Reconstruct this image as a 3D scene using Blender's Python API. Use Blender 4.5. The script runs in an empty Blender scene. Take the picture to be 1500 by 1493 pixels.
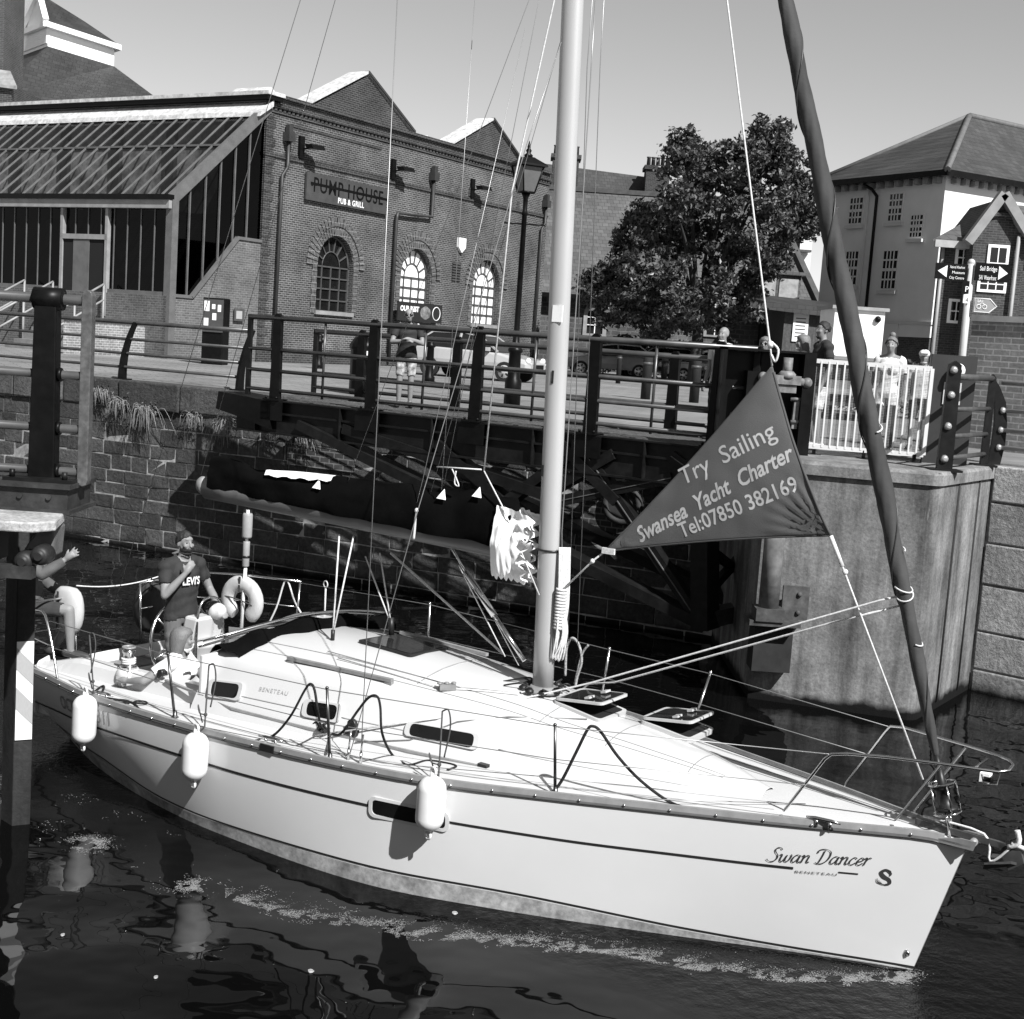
import bpy, bmesh, math, random
from mathutils import Vector, Matrix, geometry, noise
R = math.radians
rnd = random.Random(7)
SC = bpy.context.scene
COL = SC.collection

# ---------------------------------------------------------------- camera, sky, sun, exposure
FPX, PITCH, ROLL, CAMZ = 1994.0, R(7.05), R(3.9), 4.5
cp, sp, cr, sr = math.cos(PITCH), math.sin(PITCH), math.cos(ROLL), math.sin(ROLL)
cF = Vector((0, cp, -sp)); _U = Vector((0, sp, cp)); _R = Vector((1, 0, 0))
cX = cr*_R + sr*_U; cY = -sr*_R + cr*_U; cC = Vector((0, 0, CAMZ))
camd = bpy.data.cameras.new('camera'); cam = bpy.data.objects.new('camera', camd); COL.objects.link(cam)
camd.sensor_fit = 'HORIZONTAL'; camd.sensor_width = 36.0; camd.lens = 36.0*FPX/1500.0
camd.clip_start = 0.1; camd.clip_end = 3000
mw = Matrix.Identity(4)
for i in range(3):
    mw[i][0] = cX[i]; mw[i][1] = cY[i]; mw[i][2] = -cF[i]; mw[i][3] = cC[i]
cam.matrix_world = mw
SC.camera = cam

SUN_EL = R(44.0); SUN_H = Vector((0.56, -0.83, 0)).normalized()      # horizontal direction towards the sun
sun_dir = SUN_H*math.cos(SUN_EL) + Vector((0, 0, math.sin(SUN_EL)))
W = bpy.data.worlds.new('World'); SC.world = W; W.use_nodes = True
nt = W.node_tree; nt.nodes.clear()
sky = nt.nodes.new('ShaderNodeTexSky'); sky.sky_type = 'NISHITA'; sky.sun_disc = False
sky.air_density = 1.15; sky.dust_density = 0.0; sky.sun_elevation = SUN_EL; sky.sun_rotation = math.atan2(SUN_H.x, SUN_H.y)
bw = nt.nodes.new('ShaderNodeRGBToBW'); bg = nt.nodes.new('ShaderNodeBackground'); wo = nt.nodes.new('ShaderNodeOutputWorld')
bg.inputs['Strength'].default_value = 0.066
nt.links.new(sky.outputs[0], bw.inputs[0]); nt.links.new(bw.outputs[0], bg.inputs['Color']); nt.links.new(bg.outputs[0], wo.inputs[0])
sl = bpy.data.lights.new('sun', 'SUN'); sl.energy = 5.0; sl.angle = R(0.5); sl.color = (1, 1, 1)
so = bpy.data.objects.new('sun', sl); COL.objects.link(so); so.location = (30, -40, 60)
so.rotation_euler = (-sun_dir).to_track_quat('-Z', 'Y').to_euler()
SC.view_settings.view_transform = 'Standard'; SC.view_settings.look = 'None'
SC.view_settings.exposure = 0.78; SC.view_settings.gamma = 1.0
SC.cycles.use_denoising = True
SC.cycles.max_bounces = 8; SC.cycles.transparent_max_bounces = 12

# ---------------------------------------------------------------- measuring: photograph pixel (1500 wide) -> point in the place
def ray(px, py): return cF + (px-750)/FPX*cX + (746.5-py)/FPX*cY
def atz(px, py, z):
    d = ray(px, py); return cC + d*((z-cC.z)/d.z)
def aty(px, py, y):
    d = ray(px, py); return cC + d*(y/d.y)
def atp(px, py, P0, n):
    d = ray(px, py); return cC + d*((P0-cC).dot(n)/d.dot(n))

# ---------------------------------------------------------------- objects
MW = {}
def root_matrix(o): return MW.get(o.name, Matrix.Identity(4))
def tag(o, label=None, cat=None, group=None, kind=None):
    if label: o['label'] = label
    if cat: o['category'] = cat
    if group: o['group'] = group
    if kind: o['kind'] = kind
    return o
def thing(name, label, cat, loc=(0, 0, 0), rz=0.0, group=None):
    o = bpy.data.objects.new(name, None); COL.objects.link(o); o.empty_display_size = 0.2
    o.location = loc; o.rotation_euler = (0, 0, rz)
    MW[o.name] = Matrix.Translation(Vector(loc)) @ Matrix.Rotation(rz, 4, 'Z')
    return tag(o, label, cat, group)
def frame(o):
    m = MW[o.name]; return lambda x, y, z: m @ Vector((x, y, z))

class MB:
    def __init__(s): s.v = []; s.f = []; s.sm = []; s.mi = []; s.mat = 0
    def add(s, vs, fs, smooth=False):
        b = len(s.v); s.v += [Vector(p) for p in vs]
        for f in fs: s.f.append([b+i for i in f]); s.sm.append(smooth); s.mi.append(s.mat)
        return s
    def obox(s, o, X, Y, Z):
        o, X, Y, Z = Vector(o), Vector(X), Vector(Y), Vector(Z)
        vs = [o, o+X, o+X+Y, o+Y, o+Z, o+X+Z, o+X+Y+Z, o+Y+Z]
        return s.add(vs, [(3, 2, 1, 0), (4, 5, 6, 7), (0, 1, 5, 4), (1, 2, 6, 5), (2, 3, 7, 6), (3, 0, 4, 7)])
    def box(s, a, b):
        a, b = Vector(a), Vector(b); d = b-a
        return s.obox(a, (d.x, 0, 0), (0, d.y, 0), (0, 0, d.z))
    def cbox(s, c, X, Y, Z):            # centre + full edge vectors
        X, Y, Z = Vector(X), Vector(Y), Vector(Z)
        return s.obox(Vector(c)-(X+Y+Z)/2, X, Y, Z)
    def bar(s, p, q, w, h, up=(0, 0, 1)):
        p, q, up = Vector(p), Vector(q), Vector(up); d = (q-p).normalized()
        sx = d.cross(up)
        sx = sx.normalized() if sx.length > 1e-5 else d.orthogonal().normalized()
        sy = sx.cross(d).normalized()
        return s.obox(p-sx*w/2-sy*h/2, sx*w, sy*h, q-p)
    def ring(s, c, ax, u, r, n): 
        w = ax.cross(u)
        return [c+(u*math.cos(2*math.pi*i/n)+w*math.sin(2*math.pi*i/n))*r for i in range(n)]
    def tube(s, pts, r, n=8, closed=False, caps=True):
        pts = [Vector(p) for p in pts]; m = len(pts)
        rs = r if isinstance(r, (list, tuple)) else [r]*m
        rings = []; u = None
        for i, p in enumerate(pts):
            if closed: d = pts[(i+1) % m]-pts[i-1]
            elif i == 0: d = pts[1]-p
            elif i == m-1: d = p-pts[-2]
            else: d = (pts[i+1]-p).normalized()+(p-pts[i-1]).normalized()
            if d.length < 1e-9: d = Vector((0, 0, 1))
            d.normalize()
            if u is None: u = d.orthogonal().normalized()
            u = u-d*u.dot(d)
            u = u.normalized() if u.length > 1e-6 else d.orthogonal().normalized()
            rings.append(s.ring(p, d, u, rs[i], n))
        return s.loft(rings, closed, caps, True)
    def loft(s, rings, closed=False, caps=True, smooth=True, wrap=True):
        n = len(rings[0]); m = len(rings); vs = [p for r in rings for p in r]; fs = []
        for i in range(m if closed else m-1):
            a, b = i*n, ((i+1) % m)*n
            for j in range(n if wrap else n-1):
                k = (j+1) % n; fs.append((a+j, a+k, b+k, b+j))
        s.add(vs, fs, smooth)
        if caps and not closed and wrap:
            b0 = len(s.v)-m*n
            s.f.append([b0+j for j in range(n)][::-1]); s.sm.append(False); s.mi.append(s.mat)
            s.f.append([b0+(m-1)*n+j for j in range(n)]); s.sm.append(False); s.mi.append(s.mat)
        return s
    def lathe(s, prof, o, axis=(0, 0, 1), n=14, smooth=True):   # prof: (radius, height)
        o, axis = Vector(o), Vector(axis).normalized(); u = axis.orthogonal().normalized()
        return s.loft([s.ring(o+axis*h, axis, u, max(r, 1e-4), n) for r, h in prof], False, True, smooth)
    def cyl(s, p, q, r, n=12, r2=None): 
        return s.tube([p, q], [r, r if r2 is None else r2], n)
    def prism(s, poly, vec, smooth=False):
        poly = [Vector(p) for p in poly]; vec = Vector(vec); n = len(poly)
        fs = [list(range(n))[::-1], [n+i for i in range(n)]]+[(i, (i+1) % n, n+(i+1) % n, n+i) for i in range(n)]
        return s.add(poly+[p+vec for p in poly], fs, smooth)
    def sphere(s, c, r, n=12, m=8, sc=(1, 1, 1)):
        c = Vector(c); rings = []
        for i in range(1, m):
            a = math.pi*i/m
            rings.append([c+Vector((math.sin(a)*math.cos(2*math.pi*j/n)*r*sc[0], math.sin(a)*math.sin(2*math.pi*j/n)*r*sc[1], -math.cos(a)*r*sc[2])) for j in range(n)])
        s.loft(rings, False, False, True); b = len(s.v)-(m-1)*n
        s.v += [c-Vector((0, 0, r*sc[2])), c+Vector((0, 0, r*sc[2]))]; t = len(s.v)
        for j in range(n):
            s.f.append([b+(j+1) % n, b+j, t-2]); s.f.append([b+(m-2)*n+j, b+(m-2)*n+(j+1) % n, t-1]); s.sm += [True, True]; s.mi += [s.mat]*2
        return s
    def torus(s, c, ax, r, r2, n=24, m=8):
        c, ax = Vector(c), Vector(ax).normalized(); u = ax.orthogonal().normalized()
        return s.tube(s.ring(c, ax, u, r, n), r2, m, closed=True)
    def grid(s, rows, smooth=True):
        return s.loft(rows, False, False, smooth, wrap=False)
    def rot(s, pivot, ax, ang):
        m = Matrix.Translation(Vector(pivot)) @ Matrix.Rotation(ang, 4, Vector(ax)) @ Matrix.Translation(-Vector(pivot))
        s.v = [m @ p for p in s.v]; return s
    def build(s, name, mat, parent=None, loc=None, label=None, bevel=0, fixn=False):
        me = bpy.data.meshes.new(name)
        inv = root_matrix(parent).inverted() if parent is not None else (Matrix.Translation(-Vector(loc)) if loc is not None else Matrix.Identity(4))
        me.from_pydata([tuple(inv @ p) for p in s.v], [], s.f)
        me.polygons.foreach_set('use_smooth', s.sm)
        for mm in (mat if isinstance(mat, (list, tuple)) else [mat]): me.materials.append(mm)
        if any(s.mi): me.polygons.foreach_set('material_index', s.mi)
        me.validate(); me.update()
        if fixn:
            b = bmesh.new(); b.from_mesh(me); bmesh.ops.recalc_face_normals(b, faces=b.faces); b.to_mesh(me); b.free()
        o = bpy.data.objects.new(name, me); COL.objects.link(o)
        if parent is not None:
            o.parent = parent; MW[o.name] = root_matrix(parent)
        elif loc is not None:
            o.location = loc; MW[o.name] = Matrix.Translation(Vector(loc))
        if label: o['label'] = label
        if bevel:
            md = o.modifiers.new('edge', 'BEVEL'); md.width = bevel; md.segments = 2; md.limit_method = 'ANGLE'; md.angle_limit = R(35)
        return o
def copy_tree(o, parent=None):
    c = o.copy(); COL.objects.link(c)
    if parent is not None: c.parent = parent
    MW[c.name] = root_matrix(o)
    for ch in list(o.children): copy_tree(ch, c)
    return c
def catenary(p, q, sag, n=12):
    p, q = Vector(p), Vector(q)
    return [p.lerp(q, i/n)-Vector((0, 0, 4*sag*(i/n)*(1-i/n))) for i in range(n+1)]
def spline(pts, k=6):
    pts = [Vector(p) for p in pts]; out = []
    for i in range(len(pts)-1):
        p0, p1, p2, p3 = pts[max(i-1, 0)], pts[i], pts[i+1], pts[min(i+2, len(pts)-1)]
        for j in range(k):
            t = j/k
            out.append(0.5*((2*p1)+(p2-p0)*t+(2*p0-5*p1+4*p2-p3)*t*t+(3*p1-p0-3*p2+p3)*t**3))
    return out+[pts[-1]]
def interp(x, xs, ys):
    if x <= xs[0]: return ys[0]
    for i in range(len(xs)-1):
        if x <= xs[i+1]: return ys[i]+(ys[i+1]-ys[i])*(x-xs[i])/(xs[i+1]-xs[i])
    return ys[-1]
def sinterp(x, xs, ys):                 # smooth (monotone-ish cubic)
    if x <= xs[0]: return ys[0]
    if x >= xs[-1]: return ys[-1]
    n = len(xs)
    for i in range(n-1):
        if x <= xs[i+1]: break
    h = xs[i+1]-xs[i]; t = (x-xs[i])/h
    def sl(k):
        if k <= 0: return (ys[1]-ys[0])/(xs[1]-xs[0])
        if k >= n-1: return (ys[-1]-ys[-2])/(xs[-1]-xs[-2])
        return (ys[k+1]-ys[k-1])/(xs[k+1]-xs[k-1])
    m0, m1 = sl(i)*h, sl(i+1)*h
    return (2*t**3-3*t*t+1)*ys[i]+(t**3-2*t*t+t)*m0+(-2*t**3+3*t*t)*ys[i+1]+(t**3-t*t)*m1

# ---------------------------------------------------------------- materials (all greys: the photograph is black and white)
def _nodes(name):
    m = bpy.data.materials.new(name); m.use_nodes = True
    t = m.node_tree; t.nodes.clear()
    o = t.nodes.new('ShaderNodeOutputMaterial'); p = t.nodes.new('ShaderNodeBsdfPrincipled')
    t.links.new(p.outputs[0], o.inputs[0])
    return m, t, p
def g(v): return (v, v, v, 1)
def ramp(t, src, stops):
    r = t.nodes.new('ShaderNodeValToRGB'); e = r.color_ramp.elements
    e[0].position, e[0].color = stops[0][0], g(stops[0][1]); e[1].position, e[1].color = stops[-1][0], g(stops[-1][1])
    for pos, v in stops[1:-1]:
        q = e.new(pos); q.color = g(v)
    t.links.new(src, r.inputs[0]); return r.outputs[0]
def tnoise(t, vec, scale, detail=5, rough=.6):
    n = t.nodes.new('ShaderNodeTexNoise'); n.inputs['Scale'].default_value = scale; n.inputs['Detail'].default_value = detail; n.inputs['Roughness'].default_value = rough
    if vec is not None: t.links.new(vec, n.inputs['Vector'])
    return n.outputs['Fac']
def mix(t, a, b, fac, mode='MIX'):
    n = t.nodes.new('ShaderNodeMix'); n.data_type = 'RGBA'; n.blend_type = mode
    for s, val in ((6, a), (7, b), (0, fac)):
        if isinstance(val, (int, float)): n.inputs[s].default_value = val if s == 0 else g(val)
        else: t.links.new(val, n.inputs[s])
    return n.outputs[2]
def math_(t, op, a, b=None):
    n = t.nodes.new('ShaderNodeMath'); n.operation = op
    for s, val in ((0, a), (1, b)):
        if val is None: continue
        if isinstance(val, (int, float)): n.inputs[s].default_value = val
        else: t.links.new(val, n.inputs[s])
    return n.outputs[0]
def bump(t, p, h, strength, dist=.01):
    b = t.nodes.new('ShaderNodeBump'); b.inputs['Strength'].default_value = strength; b.inputs['Distance'].default_value = dist
    t.links.new(h, b.inputs['Height']); t.links.new(b.outputs[0], p.inputs['Normal']); return b
def objvec(t, scale=(1, 1, 1)):
    c = t.nodes.new('ShaderNodeTexCoord')
    if scale == (1, 1, 1): return c.outputs['Object']
    m = t.nodes.new('ShaderNodeMapping'); m.inputs['Scale'].default_value = scale; t.links.new(c.outputs['Object'], m.inputs[0]); return m.outputs[0]
def wallvec(t, k=1.0):                 # (x+y, z) of the object's own frame: for upright walls
    c = t.nodes.new('ShaderNodeTexCoord'); s = t.nodes.new('ShaderNodeSeparateXYZ'); t.links.new(c.outputs['Object'], s.inputs[0])
    a = math_(t, 'ADD', s.outputs[0], s.outputs[1]); n = t.nodes.new('ShaderNodeCombineXYZ')
    t.links.new(a, n.inputs[0]); t.links.new(s.outputs[2], n.inputs[1]); return n.outputs[0], c.outputs['Object'], s.outputs[2]
def mat(name, v, rough=.6, var=.25, scale=3.0, bmp=0.0, bscale=None, metal=0.0, spec=.4, coat=0.0, stretch=(1, 1, 1), fine=0):
    m, t, p = _nodes(name); vec = objvec(t, stretch)
    f = tnoise(t, vec, scale)
    c = ramp(t, f, [(.25, v*(1-var)), (.75, v*(1+var))])
    if fine:
        c = mix(t, c, ramp(t, tnoise(t, objvec(t), fine, 3), [(.3, .6), (.7, 1.4)]), .8, 'MULTIPLY')
    t.links.new(c, p.inputs['Base Color'])
    p.inputs['Roughness'].default_value = rough; p.inputs['Metallic'].default_value = metal
    p.inputs['Specular IOR Level'].default_value = spec; p.inputs['Coat Weight'].default_value = coat; p.inputs['Coat Roughness'].default_value = .08
    if bmp: bump(t, p, tnoise(t, objvec(t), bscale or scale*6, 4), bmp)
    return m
def brick(name, c1, c2, mortar, w=.225, h=.075, ms=.011, patch=.5, pscale=.5, bmp=.5, pale=0.0, wet=None, warp=0.0, rough=.85, mortar_break=False):
    m, t, p = _nodes(name); v, ov, zc = wallvec(t)
    if warp:
        nn = t.nodes.new('ShaderNodeTexNoise'); nn.inputs['Scale'].default_value = 1.6; t.links.new(ov, nn.inputs['Vector'])
        vm = t.nodes.new('ShaderNodeVectorMath'); vm.operation = 'SCALE'; vm.inputs['Scale'].default_value = warp; t.links.new(nn.outputs['Color'], vm.inputs[0])
        va = t.nodes.new('ShaderNodeVectorMath'); va.operation = 'ADD'; t.links.new(v, va.inputs[0]); t.links.new(vm.outputs[0], va.inputs[1]); v = va.outputs[0]
    b = t.nodes.new('ShaderNodeTexBrick'); t.links.new(v, b.inputs['Vector'])
    b.inputs['Scale'].default_value = 1; b.inputs['Brick Width'].default_value = w; b.inputs['Row Height'].default_value = h; b.inputs['Mortar Size'].default_value = ms
    b.inputs['Mortar Smooth'].default_value = .2; b.inputs['Bias'].default_value = 0
    b.inputs['Color1'].default_value = g(c1); b.inputs['Color2'].default_value = g(c2); b.inputs['Mortar'].default_value = g(mortar)
    big = tnoise(t, ov, pscale, 6, .65)
    col = b.outputs['Color']
    if mortar_break:
        mk = ramp(t, tnoise(t, ov, 2.2, 4), [(.5, 0), (.58, 1)])
        b2 = mix(t, (c1+c2)*.28, col, mk); col = mix(t, col, b2, b.outputs['Fac'])
    col = mix(t, col, ramp(t, big, [(.3, 1-patch), (.7, 1+patch)]), .9, 'MULTIPLY')
    col = mix(t, col, ramp(t, tnoise(t, ov, 14, 4), [(.3, .7), (.7, 1.3)]), .7, 'MULTIPLY')
    if pale:
        pm = ramp(t, tnoise(t, ov, 1.1, 7, .75), [(.6, 0), (.72, 1)])
        col = mix(t, col, pale, math_(t, 'MULTIPLY', pm, .45))
    if wet is not None:
        wn = math_(t, 'ADD', zc, math_(t, 'MULTIPLY', tnoise(t, ov, 1.5, 4), .25))
        wf = ramp(t, wn, [(wet, 1), (wet+.14, 0)]) if wet+.14 < 1 else None
        if wf is not None: col = mix(t, col, .006, wf)
    t.links.new(col, p.inputs['Base Color']); p.inputs['Roughness'].default_value = rough; p.inputs['Specular IOR Level'].default_value = .2
    hh = mix(t, math_(t, 'SUBTRACT', 1, b.outputs['Fac']), tnoise(t, ov, 25, 4), .35)
    bump(t, p, hh, bmp, .02)
    return m
def glassmat(name, tint=.35, refl=.12, rough=.02, glossy=.9):
    m, t, p = _nodes(name); t.nodes.remove(p)
    out = [n for n in t.nodes if n.type == 'OUTPUT_MATERIAL'][0]
    tr = t.nodes.new('ShaderNodeBsdfTransparent'); tr.inputs[0].default_value = g(tint)
    gl = t.nodes.new('ShaderNodeBsdfGlossy'); gl.inputs['Roughness'].default_value = rough; gl.inputs[0].default_value = g(glossy)
    lw = t.nodes.new('ShaderNodeLayerWeight'); lw.inputs['Blend'].default_value = .25
    fac = math_(t, 'MULTIPLY_ADD', lw.outputs['Fresnel'], .6); t.nodes[-1].inputs[2].default_value = refl
    mx = t.nodes.new('ShaderNodeMixShader'); t.links.new(fac, mx.inputs[0]); t.links.new(tr.outputs[0], mx.inputs[1]); t.links.new(gl.outputs[0], mx.inputs[2])
    t.links.new(mx.outputs[0], out.inputs[0]); return m

# ---------------------------------------------------------------- lettering: built-in font turned into flat mesh outlines
def letters(txt, size=1.0, shear=0.0, bold=0.0, align='LEFT', spacing=1.0):
    cu = bpy.data.curves.new('lettering', 'FONT'); cu.body = txt; cu.size = size; cu.shear = shear; cu.offset = bold; cu.align_x = align
    cu.space_character = spacing; cu.resolution_u = 3
    o = bpy.data.objects.new('lettering', cu); COL.objects.link(o)
    bpy.context.view_layer.update()
    me = bpy.data.meshes.new_from_object(o.evaluated_get(bpy.context.evaluated_depsgraph_get()))
    vs = [v.co.copy() for v in me.vertices]; fs = [list(p.vertices) for p in me.polygons]
    bpy.data.objects.remove(o); bpy.data.curves.remove(cu); bpy.data.meshes.remove(me)
    return vs, fs
def put_letters(mb, txt, o, X, Y, size, **kw):     # o: baseline start, X along the line, Y up the letters (unit vectors)
    vs, fs = letters(txt, size, **kw); o, X, Y = Vector(o), Vector(X), Vector(Y)
    return mb.add([o+X*v.x+Y*v.y for v in vs], fs)
def width(vs): return max(v.x for v in vs)-min(v.x for v in vs)
# ================================================================ setting: water, ground, quay, pier, bridge, lock gate
QZ = 3.21
def watermat():
    m, t, p = _nodes('dark_water'); p.inputs['Base Color'].default_value = g(.002); p.inputs['Roughness'].default_value = .02; p.inputs['IOR'].default_value = 1.333; p.inputs['Specular IOR Level'].default_value = .30
    v = objvec(t); n1 = tnoise(t, v, .42, 1.5, .45); n2 = tnoise(t, v, 1.7, 2, .5); hsum = math_(t, 'ADD', n1, math_(t, 'MULTIPLY', n2, .13))
    dp = t.nodes.new('ShaderNodeVectorMath'); dp.operation = 'DOT_PRODUCT'; t.links.new(v, dp.inputs[0]); dp.inputs[1].default_value = (-.545, -.839, 0)   # churned strip along the yacht's near side
    ds_ = math_(t, 'ADD', math_(t, 'ADD', dp.outputs['Value'], 11.0), math_(t, 'MULTIPLY', tnoise(t, v, 1.1, 3), .5))
    churn = ramp(t, math_(t, 'MULTIPLY', ds_, .25), [(.05, 0), (.2, 1), (.62, 1), (.76, 0)])
    hsum = math_(t, 'ADD', hsum, math_(t, 'MULTIPLY', math_(t, 'MULTIPLY', tnoise(t, v, 7.0, 4, .6), churn), .16))
    bump(t, p, hsum, .6, .22); return m
w = MB(); w.add([(-60, -40, 0), (60, -40, 0), (60, 60, 0), (-60, 60, 0)], [(0, 1, 2, 3)])
tag(w.build('water', watermat()), kind='structure')
qd = Vector((.9029, -.4297, 0)); qn = Vector((-.4297, -.9029, 0))         # along the quay wall; its outward side
QO = Vector((-8.78, 27.0, 0))
def qw(s): return QO+qd*s
WL_END = 12.9
pierA, pierB, pierC, pierD = Vector((3.30, 17.72, 0)), Vector((4.4, 17.38, 0)), Vector((5.35, 17.1, 0)), Vector((6.7, 19.1, 0))
rd = Vector((.77, -.64, 0)).normalized(); rE = pierD+rd*14
pv = m_paving = None
def pavemat():
    m, t, p = _nodes('pale_paving'); v = objvec(t)
    b = t.nodes.new('ShaderNodeTexBrick'); b.inputs['Scale'].default_value = 1; b.inputs['Brick Width'].default_value = .6; b.inputs['Row Height'].default_value = .45; b.inputs['Mortar Size'].default_value = .012
    mp = t.nodes.new('ShaderNodeMapping'); mp.inputs['Rotation'].default_value[2] = R(-25); t.links.new(v, mp.inputs[0]); t.links.new(mp.outputs[0], b.inputs['Vector'])
    b.inputs['Color1'].default_value = g(.15); b.inputs['Color2'].default_value = g(.185); b.inputs['Mortar'].default_value = g(.07)
    c = mix(t, b.outputs['Color'], ramp(t, tnoise(t, v, .35, 6, .7), [(.3, .6), (.7, 1.35)]), .9, 'MULTIPLY')
    t.links.new(c, p.inputs['Base Color']); p.inputs['Roughness'].default_value = .85; bump(t, p, tnoise(t, v, 20, 4), .25); return m
pav = pavemat()
outl = [qw(-70)-qn*.0, qw(WL_END), Vector((3.30, 21.15, 0)), pierA, pierB, pierC, pierD, rE, rE+Vector((60, -10, 0)), Vector((500, 40, 0)), Vector((500, 700, 0)), Vector((-500, 700, 0)), Vector((-500, 240, 0))]
outl = [Vector((p.x, p.y, QZ)) for p in outl]
tri = geometry.tessellate_polygon([outl]); gm = MB(); gm.add(outl, [tuple(t_)[::1] for t_ in tri])
tag(gm.build('quay_ground', pav, fixn=True), kind='structure')

# ---- stone quay wall, block by block
stone = mat('quay_stone', .05, .9, .55, 1.6, .6, 22, spec=.15, fine=9)
def stonemat(name, base, var, wetz, pale):
    m, t, p = _nodes(name); v = objvec(t); oi = t.nodes.new('ShaderNodeNewGeometry')
    c = ramp(t, tnoise(t, v, 1.3, 6, .7), [(.3, base*(1-var)), (.7, base*(1+var))])
    c = mix(t, c, ramp(t, oi.outputs['Random Per Island'], [(0, .55), (1, 1.45)]), .8, 'MULTIPLY')
    c = mix(t, c, ramp(t, tnoise(t, v, 16, 4, .7), [(.3, .55), (.7, 1.5)]), .8, 'MULTIPLY')
    c = mix(t, c, pale, math_(t, 'MULTIPLY', ramp(t, tnoise(t, v, 2.6, 8, .8), [(.60, 0), (.70, 1)]), .5))
    s = t.nodes.new('ShaderNodeSeparateXYZ'); t.links.new(v, s.inputs[0])
    zn = math_(t, 'ADD', s.outputs[2], math_(t, 'MULTIPLY', tnoise(t, v, 1.5, 5), .25))
    c = mix(t, c, .006, ramp(t, zn, [(wetz, 1), (wetz+.14, 0)]))
    t.links.new(c, p.inputs['Base Color']); p.inputs['Roughness'].default_value = .9; p.inputs['Specular IOR Level'].default_value = .15
    bump(t, p, tnoise(t, v, 14, 6, .7), .9, .03); return m
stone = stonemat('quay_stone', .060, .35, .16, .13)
coping = stonemat('coping_stone', .062, .35, .0, .15)
mortar = mat('lime_mortar', .26, .95, .75, 2.0, .5, 20, fine=14)
QW = thing('stone_quay_wall', 'dark weathered stone block quay wall rising from the water behind the yacht', 'quay wall', QO, math.atan2(qd.y, qd.x))
qf = frame(QW)
mb = MB(); mb.add([qf(-70, .0, -1), qf(WL_END+.6, .0, -1), qf(WL_END+.6, .0, QZ-.03), qf(-70, .0, QZ-.03)], [(0, 1, 2, 3)]); mb.build('mortar_joints', mortar, QW)
random.seed(11); mb = MB(); z = -.2
def stone_block(mb, x0, x1, z0, z1, dep, jit=.012):
    j = lambda: random.uniform(-jit, jit)
    fr = [qf(x0+j(), -dep+j(), z0+j()), qf(x1+j(), -dep+j(), z0+j()), qf(x1+j(), -dep+j(), z1+j()), qf(x0+j(), -dep+j(), z1+j())]
    bk = [qf(x0, .05, z0), qf(x1, .05, z0), qf(x1, .05, z1), qf(x0, .05, z1)]
    mb.add(fr+bk, [(0, 1, 2, 3), (4, 0, 3, 7), (1, 5, 6, 2), (3, 2, 6, 7), (4, 5, 1, 0)])
while z < QZ-.52:
    hgt = random.uniform(.25, .33); x = -34+random.random()
    if z+hgt > QZ-.60: hgt = QZ-.50-z
    while x < WL_END+.3:
        w_ = random.uniform(.36, .85); stone_block(mb, x+.009, min(x+w_, WL_END+.5)-.009, z+.009, z+hgt-.009, random.uniform(.006, .022)); x += w_
    z += hgt
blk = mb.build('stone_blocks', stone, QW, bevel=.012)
mb = MB(); x = -34.0
while x < WL_END+.2:
    w_ = random.uniform(.9, 1.6); stone_block(mb, x+.01, min(x+w_, WL_END+.4)-.01, QZ-.49, QZ+.03+random.uniform(-.012, .008), random.uniform(.06, .10), .015); x += w_
cpg = MB(); mb.build('coping_stones', coping, QW, bevel=.03)
mb = MB(); mb.add([qf(-70, .06, QZ+.01), qf(WL_END, .06, QZ+.01), qf(WL_END, .7, QZ+.008), qf(-70, .7, QZ+.008)], [(0, 1, 2, 3)]); mb.build('coping_top', coping, QW)
# small brick repair patches and the round outlet
def q_at(px, py, off=0.0): 
    P = atp(px, py, QO+qn*off, qn); m = MW[QW.name].inverted(); return m @ P
bp = brick('small_repair_brick', .04, .055, .15, .20, .10, .012, .4, 1.2, .6)
mb = MB()
for (px0, py0, px1, py1) in ((424, 652, 520, 692), (855, 728, 935, 785)):
    a, b_ = q_at(px0, py0), q_at(px1, py1); mb.obox(qf(a.x, -.062, b_.z), qd*(b_.x-a.x), qn*-.05, (0, 0, a.z-b_.z))
mb.build('brick_patch', bp, QW)
a = q_at(915, 738); mb = MB(); c_ = qf(a.x, -.07, a.z)
mb.torus(c_+qn*.04, qn, .29, .06, 24, 8); mb.lathe([(.3, -.1), (.3, .06)], c_, qn, 20); po = mb.build('pipe_outlet', mat('rust_iron', .03, .8, .4, 8), QW)
mb = MB(); mb.add([c_+qn*.045+(qd*math.cos(2*math.pi*j/20)+Vector((0, 0, 1))*math.sin(2*math.pi*j/20))*.27 for j in range(20)], [list(range(20))]); mb.build('outlet_mouth', mat('void', .003, 1, .1), QW)
# a timber landing frame and ladder on the quay face
mb = MB(); 
tim = mat('wet_timber', .012, .8, .6, 6, .4, 30, stretch=(1, 1, .3))

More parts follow.
